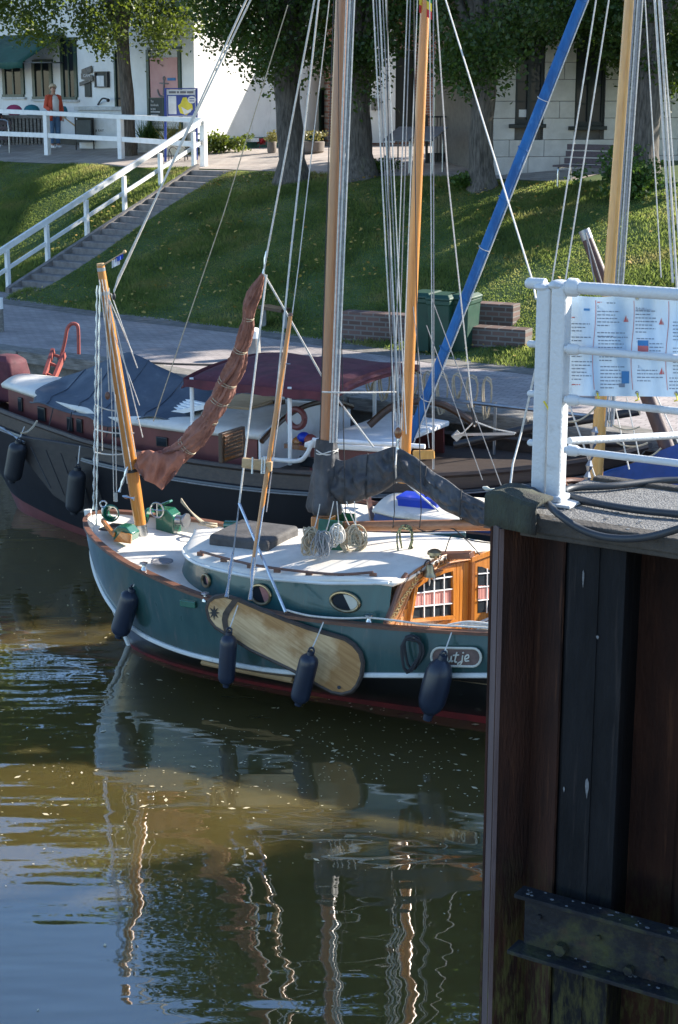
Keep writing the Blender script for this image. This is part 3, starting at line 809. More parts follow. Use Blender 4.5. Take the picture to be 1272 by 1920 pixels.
tag(raw('fallen_leaves', v_, f_, 'fallen_leaf'), 'yellow fallen leaves scattered over the grass', 'leaves', kind='stuff')
# specks and leaves drifting on the water
pts = []
for i in range(900):
    px = random.uniform(0, 910); py = 1000+abs(random.gauss(0.33, 0.22))*900
    if random.random() < 0.35: px = random.uniform(250, 900); py = random.gauss(1420, 45)
    if py > 1915: continue
    p = on(px, py, 0.006); pts.append(tuple(p))
pts = np.array(pts)
sz = np.where(rng.random(len(pts)) < 0.08, 0.032, 0.012)*rng.uniform(0.6, 1.4, len(pts))
a = rng.uniform(0, 6.28, len(pts)); d1 = np.stack([np.cos(a), np.sin(a), np.zeros(len(pts))], 1)*sz[:, None]
d2 = np.stack([-np.sin(a), np.cos(a), np.zeros(len(pts))], 1)*sz[:, None]*0.45
V = np.stack([pts-d1, pts-d2, pts+d1, pts+d2], 1).reshape(-1, 3)
tag(raw('floating_leaves', V, np.arange(len(V)).reshape(-1, 4), 'water_speck'), 'pale leaf bits and specks drifting on the brown water', 'leaves', kind='stuff')

# shrubs
def shrub(name, c, r_, n_c, label, leaf='shrub_leaf', group=None, size=0.085, per=42):
    t = thing(name, c, label, 'shrub', group)
    mb = MB(); cen = []
    for j in range(7):
        a = j*0.9; tip = c+Vector((math.cos(a)*r_[0]*0.6, math.sin(a)*r_[1]*0.6, r_[2]*random.uniform(0.7, 1.5)))
        mb.tube(spline([c, lerp(c, tip, 0.5)+Vector((0, 0, 0.05)), tip], 3), [0.012]*7, 5)
    obj('stems', mb, 'bark', t)
    for j in range(n_c):
        p = np.random.RandomState(j+int(c.x*100) & 0xffff).normal(size=3)*0.45
        cen.append((c.x+p[0]*r_[0], c.y+p[1]*r_[1], c.z+r_[2]*(0.8+p[2]*0.9)))
    cen = [q for q in cen if q[2] > c.z+0.04]
    v_, f_ = clumps(cen, per, 0.09, size)
    raw('foliage', v_, f_, leaf, t)
    return t
shrub('shrub', hit(1180, 372), (0.75, 0.55, 0.42), 70, 'leafy green shrub growing in front of the park bench')
shrub('shrub', hit(878, 352), (0.32, 0.3, 0.2), 26, 'small dark shrub at the foot of the dike tree')
shrub('shrub', hit(705, 326), (0.35, 0.3, 0.16), 20, 'low tuft of leaves at the mossy tree foot')
for k, (px, py, rx, rz_, lab) in enumerate([(405, 287, 0.75, 0.26, 'low yellow-green bush against the green wall plinth')]):
    shrub('shrub', hit(px, py), (rx, 0.35, rz_), 40, lab, leaf='pale_leaf')

# ================================================================== BUILDINGS
UPZ = Vector((0, 0, 1))
class Plane:
    """a vertical wall plane: p on it, outward normal n"""
    def __init__(s, p, n):
        s.p = Vector(p); s.n = Vector((n[0], n[1], 0)).normalized(); s.d = UPZ.cross(s.n)   # d: to the right seen from outside
    def pt(s, px, py, out=0.0): return pl(px, py, s.p+s.n*out, s.n)
    def rect(s, x0, y0, x1, y1, out, thick, mb=None):
        """box on the wall covering a pixel rectangle, its front face `out` metres proud"""
        mb = mb or MB(); yc = (y0+y1)/2; xc = (x0+x1)/2
        a = s.pt(x0, yc, out); b_ = s.pt(x1, yc, out); zt = s.pt(xc, y0, out).z; zb = s.pt(xc, y1, out).z
        c = (a+b_)/2; c.z = (zt+zb)/2; c = c-s.n*(thick/2)
        return mb.obox(c, (Vector((b_.x, b_.y, 0))-Vector((a.x, a.y, 0)))/2, s.n*(thick/2), UPZ*((zt-zb)/2))
    def frame(s, x0, y0, x1, y1, out, thick, w, mb=None):
        mb = mb or MB()
        s.rect(x0, y0, x1, y0+w, out, thick, mb); s.rect(x0, y1-w, x1, y1, out, thick, mb)
        s.rect(x0, y0+w, x0+w, y1-w, out, thick, mb); s.rect(x1-w, y0+w, x1, y1-w, out, thick, mb)
        return mb
    def text(s, name, str_, px, py, hpx, mat, parent, out=0.03, wpx=None, align='CENTER'):
        p = s.pt(px, py, out); q = s.pt(px, py+hpx, out); wd = None
        if wpx: wd = (s.pt(px+wpx/2, py, out)-s.pt(px-wpx/2, py, out)).length
        return text_part(name, str_, p, s.d, UPZ, (p.z-q.z)*1.3, mat, parent, align=align, width=wd)

# ---- cafe: quay front in shade, gable in the sun
CC = hit(368, 289)
GZ = CC.z
cafe = thing('cafe_house', CC, 'white rendered cafe house with green plinth and dark green windows', 'house')
CF = Vector((-0.64, 0.768, 0)).normalized()          # the front runs back to the left
FN = Vector((-CF.y, CF.x, 0))
FP = Plane(CC, (FN.x, FN.y)); GP = Plane(CC, (EU.x, EU.y))
hgt = 6.6
mb = MB().prism([CC+Vector((0, 0, 0.0)), CC+CF*16, CC+CF*16+EN*7, CC+EN*8.6], UPZ*hgt)
obj('wall', mb, 'white_stucco', cafe, smooth=False)
R0, R1, R2, R3 = CC+UPZ*hgt-FP.d*-.2-EN*.2, CC+CF*16+UPZ*hgt, CC+CF*16+EN*7+UPZ*hgt, CC+EN*8.8+UPZ*hgt
K_0, K_1 = (R0+R3)/2+UPZ*2.6, (R1+R2)/2+UPZ*2.6
rf = MB().add([R0, R1, R2, R3, K_0, K_1], [(0, 1, 5, 4), (2, 3, 4, 5), (0, 4, 3), (1, 2, 5), (0, 3, 2, 1)])
obj('roof', rf, 'orange_tile', cafe, smooth=False)
obj('plinth', MB().obox(CC+EN*4.3+EU*0.012+UPZ*0.19, EN*4.32, EU*0.03, UPZ*0.2), 'green_plinth', cafe, smooth=False)
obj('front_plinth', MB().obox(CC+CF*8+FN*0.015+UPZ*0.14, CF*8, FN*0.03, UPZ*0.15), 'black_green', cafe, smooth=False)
for (x0, y0, x1, y1) in [(4, 112, 44, 182), (60, 112, 97, 186), (113, 70, 143, 187)]:
    f_ = obj('window', FP.frame(x0, y0, x1, y1, 0.05, 0.12, 5), 'dark_green_frame', cafe, smooth=False)
    obj('pane', FP.rect(x0+5, y0+5, x1-5, y1-5, 0.015, 0.03), 'dark_glass', f_, smooth=False)
    obj('glazing_bar', FP.rect((x0+x1)/2-1.2, y0+5, (x0+x1)/2+1.2, y1-5, 0.04, 0.03), 'dark_green_frame', f_, smooth=False)
    obj('sill', FP.rect(x0-2, y1, x1+2, y1+4, 0.09, 0.1), 'weathered_white', f_, smooth=False)
d_ = obj('door', FP.frame(214, 92, 231, 206, 0.05, 0.1, 3), 'dark_green_frame', cafe, smooth=False)
obj('pane', FP.rect(217, 95, 228, 200, 0.015, 0.03), 'dark_glass', d_, smooth=False)
d_ = obj('door', FP.frame(275, 88, 339, 246, 0.05, 0.1, 5), 'dark_green_frame', cafe, smooth=False)
obj('pane', FP.rect(280, 93, 334, 240, 0.0, 0.03), 'dark_glass', d_, smooth=False)
pn = obj('picture_panel', FP.rect(282, 108, 333, 184, 0.06, 0.02), 'panel_pink', cafe, smooth=False)
# anchor motif on the panel
am = MB(); ax_ = FP.pt(307, 165, 0.075)
am.tube([FP.pt(308, 150, .075), FP.pt(307, 178, .075)], 0.025, 6); am.torus(FP.pt(308, 147, .075), FP.d, UPZ, 0.045, 0.018, 12, 5)
am.tube([FP.pt(300, 156, .075), FP.pt(316, 157, .075)], 0.02, 6)
am.tube(spline([FP.pt(296, 168, .075), FP.pt(299, 178, .075), FP.pt(307, 181, .075), FP.pt(314, 177, .075), FP.pt(317, 167, .075)], 4), 0.025, 6)
obj('anchor_motif', am, 'panel_grey', pn)
obj('blue_label', FP.rect(314, 146, 329, 151, .08, .01), 'ink_blue', pn, smooth=False)
aw = MB(); A0 = FP.pt(92, 62, 0.02)
def awp(t, out, z): return CC+CF*t+FN*out+UPZ*(z-GZ)
tR = (Vector((A0.x, A0.y, 0))-Vector((CC.x, CC.y, 0))).length
zf = at(137, 119, CC.y+1.0).z
rows = []
for i in range(25):
    t = tR-0.9+i*0.42
    rows.append([awp(t, 0.02, zf+0.95), awp(t, 0.75, zf+0.50+0.015*math.sin(i*1.7)), awp(t, 1.45, zf+0.10), awp(t, 1.46, zf-0.08+0.02*math.sin(i*2.2))])
awo = obj('awning', aw.grid(rows), 'awning_green', cafe)
md = awo.modifiers.new('thick', 'SOLIDIFY'); md.thickness = 0.012
obj('awning_arm', MB().tube([awp(tR-0.8, 0.05, zf+0.1), awp(tR-0.8, 1.4, zf+0.08)], 0.02, 6).tube([awp(tR+4, 0.05, zf+0.1), awp(tR+4, 1.4, zf+0.08)], 0.02, 6), 'grey_metal', cafe)
sg = obj('driftwood_sign', MB().obox(FP.pt(163, 133, .06), FP.d*0.26+UPZ*0.05, FP.n*0.02, UPZ*0.09).obox(FP.pt(164, 145, .07), FP.d*0.31-UPZ*0.03, FP.n*0.02, UPZ*0.08).obox(FP.pt(160, 154, .08), FP.d*0.29+UPZ*0.06, FP.n*0.02, UPZ*0.05), 'old_timber', cafe, smooth=False)
FP.text('lettering', 'CAFE', 163, 142, 6, 'ink_white', sg, out=.10, wpx=13)
obj('slate_menu', FP.rect(159, 155, 170, 182, .05, .03), 'chalkboard', cafe, smooth=False)
mbx = obj('menu_case', FP.frame(177, 134, 201, 164, .10, .09, 2), 'black_metal', cafe, smooth=False)
obj('menu_back', FP.rect(179, 136, 199, 162, .05, .02), 'chalkboard', mbx, smooth=False); obj('menu_sheet', FP.rect(180, 142, 195, 162, .06, .008), 'ink_white', mbx, smooth=False)
obj('bracket_lamp', MB().tube(spline([FP.pt(184, 196, .02), FP.pt(192, 185, .25), FP.pt(202, 186, .35)], 4), 0.025, 6).ball(FP.pt(203, 188, .36), .05), 'black_metal', cafe)
ch = thing('chalk_board', FP.pt(292, 222, 0.2), 'tall chalk board menu with white handwriting beside the cafe door', 'sign')
obj('board', FP.rect(279, 184, 306, 222, .22, .03), 'chalkboard', ch, smooth=False)
obj('frame', FP.frame(278, 183, 307, 224, .24, .04, 1.5), 'dark_green_frame', ch, smooth=False)
for i, s_ in enumerate(['Ton', 'handmade', 'to you']):
    FP.text('lettering', s_, 283, 190+i*7, 5, 'ink_white', ch, out=.235, align='LEFT')
obj('chalk_strokes', MB().add(FP.rect(283, 209, 300, 210.6, .226, .004).v, FP.rect(283, 209, 300, 210.6, .226, .004).f).add(FP.rect(283, 215, 297, 216.6, .226, .004).v, FP.rect(283, 215, 297, 216.6, .226, .004).f), 'ink_white', ch, smooth=False)
# gable details
wd_ = obj('window', GP.frame(600, 166, 628, 256, 0.04, 0.1, 3), 'dark_green_frame', cafe, smooth=False)
obj('pane', GP.rect(603, 169, 625, 216, .01, .03), 'dark_glass', wd_, smooth=False); obj('lower_panel', GP.rect(603, 219, 625, 253, .015, .03), 'black_green', wd_, smooth=False)
pb = thing('wall_planter', GP.pt(484, 266, .12), 'small white and red flower holder on sunny white wall', 'planter')
obj('pot', GP.rect(472, 259, 486, 266, .22, .18), 'white_paint', pb, smooth=False)
v_, f_ = clumps([tuple(GP.pt(487, 263, .18)), tuple(GP.pt(492, 264, .2)), tuple(GP.pt(490, 268, .2))], 40, .05, .07); raw('flowers', v_, f_, 'flower_red', pb)['kind'] = 'stuff'
for (px, py, sx, lab) in [(587, 287, .3, 'stone flower trough with pale flowers below the dark window'), (510, 287, .12, 'small clay pot on pavement against the white wall')]:
    b_ = hit(px, py); t = thing('flower_trough', b_, lab, 'planter')
    obj('trough', MB().lathe([(sx*.8, 0), (sx, .05), (sx*1.05, .28), (sx*.95, .3), (sx*.9, .22)], b_, n=14), 'terracotta', t)
    v_, f_ = clumps([(b_.x+random.uniform(-sx, sx), b_.y+random.uniform(-.15, .15), b_.z+.32+random.uniform(0, .22)) for _ in range(12)], 24, .06, .07); raw('foliage', v_, f_, 'straw_leaf', t)

# ---- low brick house in the gap
BPp = at(760, 300, 49.0); BPp.z = 4.6
BP = Plane(BPp, (0.15, -0.98))
bh = thing('brick_house', BP.pt(760, 262), 'brick and white house set back in the gap between the trees', 'house')
a = BP.pt(615, 262); b_ = BP.pt(960, 262); a.z = b_.z = 4.55
w_ = MB().prism([a, b_, b_-BP.n*6, a-BP.n*6], UPZ*4.2)
obj('wall', w_, 'red_brick', bh, smooth=False, uvs=(a, BP.d, UPZ))
obj('roof', MB().add([a+UPZ*4.2+BP.n*.3, b_+UPZ*4.2+BP.n*.3, b_+UPZ*4.2-BP.n*6.3, a+UPZ*4.2-BP.n*6.3, a+UPZ*6.6-BP.n*3, b_+UPZ*6.6-BP.n*3], [(0, 1, 5, 4), (2, 3, 4, 5), (0, 4, 3), (1, 2, 5), (3, 2, 1, 0)]), 'orange_tile', bh, smooth=False)
obj('white_bay', BP.rect(640, 40, 742, 268, .12, .2), 'white_stucco', bh, smooth=False)
d_ = obj('door', BP.frame(741, 95, 778, 262, .08, .12, 3), 'black_green', bh, smooth=False); obj('door_leaf', BP.rect(744, 98, 775, 262, .02, .05), 'black_green', d_, smooth=False)
obj('letter_box', BP.rect(698, 184, 713, 207, .3, .16), 'grey_metal', bh, smooth=False)
sw = obj('shop_window', BP.frame(812, 122, 886, 292, .07, .1, 3), 'white_paint', bh, smooth=False)
obj('pane', BP.rect(815, 125, 883, 290, .03, .03), 'ivory_plate', sw, smooth=False)
obj('poster', BP.rect(836, 166, 862, 207, .06, .01), 'poster_green', sw, smooth=False); obj('poster_plate', BP.rect(841, 171, 857, 202, .075, .01), 'panel_grey', sw, smooth=False)
obj('poster_edge', BP.rect(815, 155, 819, 260, .06, .01), 'poster_green', sw, smooth=False)
obj('dark_vent', BP.rect(840, 128, 866, 152, .07, .02), 'black_metal', sw, smooth=False)
BP.text('lettering', 'SERVICE', 845, 236, 6, 'panel_grey', sw, out=.07)
# black picket fence before it
fb = hit(842, 303); FPn = Plane(fb, (0.15, -0.98))
bf = thing('picket_fence', fb, 'black iron picket fence in front of the brick house', 'fence')
for px in range(802, 890, 6):
    obj('picket', MB().tube([FPn.pt(px, 302), FPn.pt(px, 219)], 0.013, 6), 'black_metal', bf)
for py in (219, 288): obj('rail', MB().beam(FPn.pt(799, py), FPn.pt(888, py), .035, .035), 'black_metal', bf, smooth=False)
for px in (800, 887): obj('post', MB().beam(FPn.pt(px, 306), FPn.pt(px, 215), .06, .06, up=(0, 1, 0)), 'black_metal', bf, smooth=False)
obj('base_wall', FPn.rect(800, 288, 888, 322, -.05, .15), 'dark_brick', bf, smooth=False)
# two grey tables
for k, (px, lab) in enumerate([(757, 'grey garden table left of the orange mast'), (800, 'grey garden table right of the orange mast')]):
    b_ = hit(px, 324); t = thing('garden_table', b_, lab, 'table', 'grey garden tables by the path')
    obj('table_top', MB().obox(b_+UPZ*0.86, EU*0.36, (EN*0.32+UPZ*0.14), UPZ*0.015), 'panel_grey', t, smooth=False)
    for sx in (-.3, .3):
        for sy in (-.2, .2):
            obj('leg', MB().tube([b_+EU*sx+EN*sy, b_+EU*sx*1.0+EN*sy+UPZ*(0.82+sy*.4)], 0.02, 6), 'grey_metal', t)

# ---- cream stone house with two tall windows
G0 = hit(924, 330); G0.z = 4.3
HP = Plane(G0, (0.25, -0.97))
gh = thing('stone_house', G0, 'cream stone block house with two tall dark sash windows', 'house')
Wt = lambda px, py: (HP.pt(px, py)-G0).dot(HP.d)
wins = []
for (x0, y0, x1, y1) in [(968, 55, 1022, 232), (1080, 62, 1137, 236)]:
    wins.append((Wt(x0, (y0+y1)/2), Wt(x1, (y0+y1)/2), HP.pt((x0+x1)/2, y1).z, HP.pt((x0+x1)/2, y0).z))
LEN = 8.5; TOPZ = 8.4
core = MB().prism([G0-HP.n*0.24, G0+HP.d*LEN-HP.n*0.24, G0+HP.d*LEN-HP.n*4.2, G0-HP.n*4.2], UPZ*(TOPZ-4.3))
obj('core', core, 'joint_mortar', gh, smooth=False)
mor = MB()
def wall_piece(mb_, t0, t1, z0, z1, out, back):
    if t1-t0 < 0.02 or z1-z0 < 0.02: return
    mb_.obox(G0+HP.d*((t0+t1)/2)+HP.n*((out+back)/2)+UPZ*((z0+z1)/2-4.3), HP.d*((t1-t0)/2), HP.n*((out-back)/2), UPZ*((z1-z0)/2))
z = 4.25; row = 0
while z < TOPZ-0.05:
    z1 = min(TOPZ, z+(0.46 if row % 2 == 0 else 0.36))
    segs = [(0.0, LEN)]
    for (a, b_, zb, zt) in wins:
        if z1 > zb+0.02 and z < zt-0.02:
            ns = []
            for (s0, s1) in segs:
                if b_ <= s0 or a >= s1: ns.append((s0, s1)); continue
                if a > s0: ns.append((s0, a))
                if b_ < s1: ns.append((b_, s1))
            segs = ns
    for (s0, s1) in segs:
        wall_piece(mor, s0, s1, z, z1, -0.012, -0.25)
        t = s0; first = True
        while t < s1-0.01:
            ln = random.uniform(0.5, 1.0) if not (first and row % 2) else random.uniform(0.3, 0.5)
            t1 = min(s1, t+ln)
            if s1-t1 < 0.22: t1 = s1
            pm = MB(); wall_piece(pm, t+(0.006 if t > s0 else 0), t1-(0.006 if t1 < s1 else 0), z+0.006, z1-0.006, random.uniform(-.003, .004), -0.24)
            obj('stone_block', pm, 'cream_block', gh, smooth=False, bevel=0.008 if t < 6 else 0)
            t = t1; first = False
    z = z1; row += 1
obj('mortar', mor, 'joint_mortar', gh, smooth=False)
obj('roof', MB().add([G0+UPZ*(TOPZ-4.3)+HP.n*.3-HP.d*.3, G0+HP.d*(LEN+.3)+UPZ*(TOPZ-4.3)+HP.n*.3, G0+HP.d*(LEN+.3)+UPZ*(TOPZ-4.3)-HP.n*4.5, G0-HP.d*.3+UPZ*(TOPZ-4.3)-HP.n*4.5,
                      G0+UPZ*(TOPZ-2.7)-HP.n*2-HP.d*.3, G0+HP.d*(LEN+.3)+UPZ*(TOPZ-2.7)-HP.n*2], [(0, 1, 5, 4), (2, 3, 4, 5), (0, 4, 3), (1, 2, 5), (3, 2, 1, 0)]), 'slate_roof', gh, smooth=False)
for k, (a, b_, zb, zt) in enumerate(wins):
    f_ = MB()
    def wb(t0, t1, z0, z1, out, th): wall_piece(f_, t0, t1, z0, z1, out, out-th)
    fw_ = 0.065
    wb(a, b_, zb, zb+fw_*1.4, -.06, .08); wb(a, b_, zt-fw_, zt, -.06, .08); wb(a, a+fw_, zb+fw_, zt-fw_, -.06, .08); wb(b_-fw_, b_, zb+fw_, zt-fw_, -.06, .08)
    w_ = obj('window', f_, 'black_green', gh, smooth=False)
    tm = lerp(zb, zt, 0.66); cm = (a+b_)/2
    f_ = MB(); wb(cm-.04, cm+.04, zb+fw_, zt-fw_, -.05, .07); obj('mullion', f_, 'black_green', w_, smooth=False)
    f_ = MB(); wb(a+fw_, b_-fw_, tm-.05, tm+.05, -.045, .06); obj('transom', f_, 'black_green', w_, smooth=False)
    for zz in (lerp(zb, tm, .36), lerp(zb, tm, .68)):
        f_ = MB(); wb(a+fw_, b_-fw_, zz-.015, zz+.015, -.08, .03); obj('glazing_bar', f_, 'black_green', w_, smooth=False)
    for (t0, t1) in ((a+fw_, cm-.04), (cm+.04, b_-fw_)):
        for (z0, z1) in ((zb+fw_, tm-.05), (tm+.05, zt-fw_)):
            f_ = MB(); wb(t0, t1, z0, z1, -.10, .01); obj('pane', f_, 'pane_glass', w_, smooth=False)
    f_ = MB(); wall_piece(f_, a-.14, b_+.04, zb-.09, zb-.005, .07, -.1); obj('sill', f_, 'black_green', w_, smooth=False, bevel=.008)
    if k == 0:
        f_ = MB(); wall_piece(f_, a+.12, a+.36, zb+.14, zb+.30, -.088, -.092); obj('paper_notice', f_, 'ink_white', w_, smooth=False)

# ================================================================== FURNITURE ON THE DIKE
b0 = hit(1033, 351)
bn = thing('park_bench', b0, 'park bench with dark plank slats and bent steel tube legs', 'bench')
for k in range(3): obj('back_slat', MB().obox(b0+EU*0.8+EN*(0.50+.05*k)+UPZ*(0.52+k*.14), EU*0.78, EN*.02, UPZ*.058), 'bench_slat', bn, smooth=False, bevel=.008)
for k in range(4): obj('seat_slat', MB().obox(b0+EU*0.8+EN*(0.06+.12*k)+UPZ*0.43, EU*0.78, EN*.052, UPZ*.02), 'bench_slat', bn, smooth=False, bevel=.006)
for s_ in (0.16, 1.44):
    p = b0+EU*s_
    obj('leg', MB().tube(spline([p-UPZ*.03, p+UPZ*.32, p+EN*.07+UPZ*.40, p+EN*.42+UPZ*.40, p+EN*.5+UPZ*.32, p+EN*.52-UPZ*.03], 5), .024, 8), 'steel', bn)
    obj('back_post', MB().beam(p+EN*.46+UPZ*.38, p+EN*.63+UPZ*.88, .04, .02), 'steel', bn, smooth=False)

# litter bin, info sign, planters, cafe things
b_ = hit(160, 281); t = thing('litter_bin', b_, 'grey box litter bin on posts before the cafe', 'bin')
obj('box', MB().box(b_+UPZ*.52, (.42, .34, .62)), 'litter_grey', t, smooth=False, bevel=.015)
obj('hood', MB().box(b_+UPZ*.90, (.46, .38, .06)).box(b_+UPZ*.86+Vector((0, .1, 0)), (.4, .12, .08)), 'litter_grey', t, smooth=False, bevel=.01)
for s_ in (-.25, .25): obj('post', MB().tube([b_+Vector((s_, 0, 0)), b_+Vector((s_, 0, .9))], .022, 8), 'black_metal', t)
IP0 = hit(340, 302); IP = Plane(IP0, (0.05, -1))
t = thing('information_sign', IP0, 'framed blue notice board on two posts by the stair top', 'sign')
for px in (310.5, 369): obj('post', MB().beam(IP.pt(px, 305), IP.pt(px, 165), .06, .06, up=(0, 1, 0)), 'sign_blue', t, smooth=False)
pn = obj('panel', IP.rect(313, 168, 367, 218, .04, .03), 'ink_white', t, smooth=False)
obj('frame', IP.frame(311, 165, 370, 221, .06, .05, 2), 'sign_blue', t, smooth=False)
obj('poster_field', IP.rect(314, 178, 366, 217, .046, .005), 'sign_blue', pn, smooth=False)
obj('white_sheet', IP.rect(316, 180, 331, 214, .052, .005), 'ink_white', pn, smooth=False)
obj('figure_patch', MB().prism([IP.pt(x, y, .052) for x, y in [(334, 198), (339, 194), (343, 183), (350, 182), (353, 190), (361, 196), (362, 205), (350, 216), (338, 212)]], IP.n*.006), 'sign_yellow', pn, smooth=False)
obj('white_stripe', MB().prism([IP.pt(x, y, .060) for x, y in [(340, 200), (352, 207), (360, 203), (358, 210), (346, 215)]], IP.n*.006), 'ink_white', pn, smooth=False)
obj('speech_bubble', MB().prism([IP.pt(360+8*math.cos(a), 187+7*math.sin(a), .053) for a in np.linspace(0, 6.0, 14)], IP.n*.006), 'ink_white', pn, smooth=False)
for x0, x1 in ((317, 330), (332, 336), (338, 349), (351, 363)): obj('print_block', IP.rect(x0, 171, x1, 175, .05, .006), 'panel_grey', pn, smooth=False)
for y0 in (184, 188.5): obj('print_block', IP.rect(355.5, y0, 364.5, y0+1.6, .064, .004), 'sign_blue', pn, smooth=False)
b_ = hit(186, 279); t = thing('bar_counter', b_, 'white serving counter behind the litter bin', 'counter'); CP = Plane(b_, (-.3, -.95))
obj('front', CP.rect(148, 207, 230, 279, 0, .5), 'white_paint', t, smooth=False, bevel=.01); obj('top', CP.rect(139, 200, 233, 207, .12, .75), 'weathered_white', t, smooth=False, bevel=.01)
CP.text('lettering', '& RAY', 187, 245, 5, 'black_metal', t, out=.006)
for k, (px, py, mt, lab) in enumerate([(282, 284, 'shrub_leaf', 'long pale planter with green grass beside the cafe door'), (216, 272, 'straw_leaf', 'planter with dry straw-coloured grass left of the slim tree'), (330, 290, 'straw_leaf', 'planter with yellow grass below the blue notice board')]):
    b_ = hit(px, py); t = thing('planter', b_, lab, 'planter', 'planters before the cafe')
    obj('trough', MB().box(b_+UPZ*.16, (.62, .36, .36)), ['weathered_white', 'panel_grey', 'ivory_plate'][k], t, smooth=False, bevel=.015)
    n_ = 260; base = np.array([[b_.x+random.uniform(-.25, .25), b_.y+random.uniform(-.14, .14), b_.z+.32] for _ in range(n_)])
    tip = base+rng.normal(size=(n_, 3))*.17+np.array([0, 0, .38]); dd = rng.normal(size=(n_, 3))*.012
    raw('grass_blades', np.stack([base-dd, base+dd, tip], 1).reshape(-1, 3), np.arange(n_*3).reshape(-1, 3), mt, t)
# pallet seats with cushions
b_ = hit(45, 272); PP = Plane(b_, (-.35, -.94)); t = thing('pallet_bench', b_, 'grey pallet wood bench with slatted front on the cafe terrace', 'bench')
for px in range(-20, 88, 7): obj('slat', PP.rect(px, 222, px+4.5, 272, 0, .04), 'old_timber', t, smooth=False)
obj('top_board', PP.rect(-22, 216, 90, 222, .04, .5), 'old_timber', t, smooth=False); obj('back', PP.rect(-22, 222, 90, 268, -.05, .03), 'black_green', t, smooth=False)
for k, (px, py, mt, lab) in enumerate([(27, 207, 'pink_cloth', 'pink cushion on the pallet bench'), (60, 207, 'teal_cloth', 'teal cushion on the pallet bench'), (118, 210, 'teal_cloth', 'teal cushion right of the woman')]):
    c = PP.pt(px, py, -.12); o = obj('cushion', MB().ball(c, (.24, .12, .17), 12, 8), mt); tag(o, lab, 'cushion', 'cushions on the terrace')
b_ = hit(12, 288); t = thing('street_seat', b_, 'dark slatted seat with grey tube frame at left edge', 'seat')
for k in range(4): obj('slat', MB().box(b_+Vector((-.25, .1+.05*k, .42+.14*k)), (.8, .03, .1)), 'bench_slat', t, smooth=False, bevel=.006)
obj('frame', MB().tube(spline([b_+Vector((.1, 0, 0)), b_+Vector((.1, 0, .75)), b_+Vector((0, .1, .92)), b_+Vector((-.5, .1, .95))], 5), .025, 8), 'grey_metal', t)
t = thing('bike_rack', hit(335, 303), 'low bicycle rack of bent black tube loops', 'rack')
for k in range(5):
    p = hit(302+k*15, 303); obj('loop', MB().tube(spline([p, p+Vector((.02, 0, .3)), p+Vector((.14, .1, .36)), p+Vector((.24, .2, .22)), p+Vector((.26, .22, 0))], 5), .014, 6), 'black_metal', t)

# quay furniture: wheelie bins, walls, bollards, red ladder
for k, (px, py, lab) in enumerate([(797, 652, 'green wheelie bin, left of three beside the blue spar'), (833, 657, 'green wheelie bin, middle of three beside the blue spar'), (868, 650, 'green wheelie bin, right of three beside the stepped wall')]):
    b_ = hit(px, py); b_.z = QZ; t = thing('wheelie_bin', b_, lab, 'bin', 'green wheelie bins on the quay'); rz = -.45
    def bb(w0, d0, z_): return [b_+Vector((x*math.cos(rz)-y*math.sin(rz), x*math.sin(rz)+y*math.cos(rz), z_)) for x, y in ((-w0, -d0), (w0, -d0), (w0, d0), (-w0, d0))]
    obj('body', MB().rings([bb(.16, .22, .03), bb(.195, .29, .85), bb(.21, .31, .86), bb(.21, .31, .93)]), 'bin_green', t, smooth=False, bevel=.015)
    obj('lid', MB().rings([bb(.22, .33, .935), bb(.22, .33, .97), bb(.16, .26, 1.02)]), 'bin_green', t, smooth=False, bevel=.012)
    for s_ in (-.15, .15):
        c = b_+Vector((s_*math.cos(rz)-.27*math.sin(rz), s_*math.sin(rz)+.27*math.cos(rz), .1)); obj('wheel', MB().cyl(c-Vector((.03*math.cos(rz), .03*math.sin(rz), 0)), c+Vector((.03*math.cos(rz), .03*math.sin(rz), 0)), .1, n=14), 'black_metal', t)
for (x0, x1, y0, y1, lab) in [(638, 762, 588, 640, 'low dark brick wall left of the wheelie bins'), (884, 962, 570, 612, 'upper stepped brick wall right of the wheelie bins'), (884, 985, 616, 650, 'lower stepped brick wall right of the wheelie bins')]:
    p0 = hit((x0+x1)/2, y1); lp = Plane(p0, (-.45, -.9)); o = obj('brick_wall', lp.rect(x0, y0, x1, y1+14, 0, .35), 'dark_brick', None, smooth=False, bevel=.01, uvs=(p0, lp.d, UPZ)); tag(o, lab, 'wall')
b_ = hit(474, 672); b_.z = QZ; t = thing('quay_bollard', b_, 'grey mooring bollard with white painted head behind the red-brown sail', 'bollard')
obj('shaft', MB().lathe([(.13, 0), (.14, .05), (.125, .34)], b_, n=16), 'concrete', t); obj('head', MB().lathe([(.126, .34), (.13, .46), (.10, .50), (.02, .51)], b_, n=16), 'white_paint', t)
b_ = hit(-2, 622); b_.z = QZ; t = thing('quay_bollard', b_, 'timber bollard with white top at the left picture edge', 'bollard')
obj('shaft', MB().lathe([(.10, 0), (.10, .42)], b_, n=14), 'old_timber', t); obj('head', MB().lathe([(.105, .42), (.105, .62), (.02, .63)], b_, n=14), 'white_paint', t)
b_ = hit(515, 612); t = thing('low_bench', b_, 'low dark wooden bench at the foot of the dike', 'bench')
obj('plank', MB().obox(b_+UPZ*.33, EU*.36+EN*-.1, EN*.14, UPZ*.03), 'dark_door', t, smooth=False); 
for s_ in (-.25, .25): obj('leg', MB().box(b_+EU*s_+UPZ*.15, (.08, .2, .32)), 'concrete', t, smooth=False)
b_ = on(108, 700, QZ); t = thing('quay_ladder', b_, 'red painted steel ladder with hoop handle at the quay edge', 'ladder')
D_ = b_.y
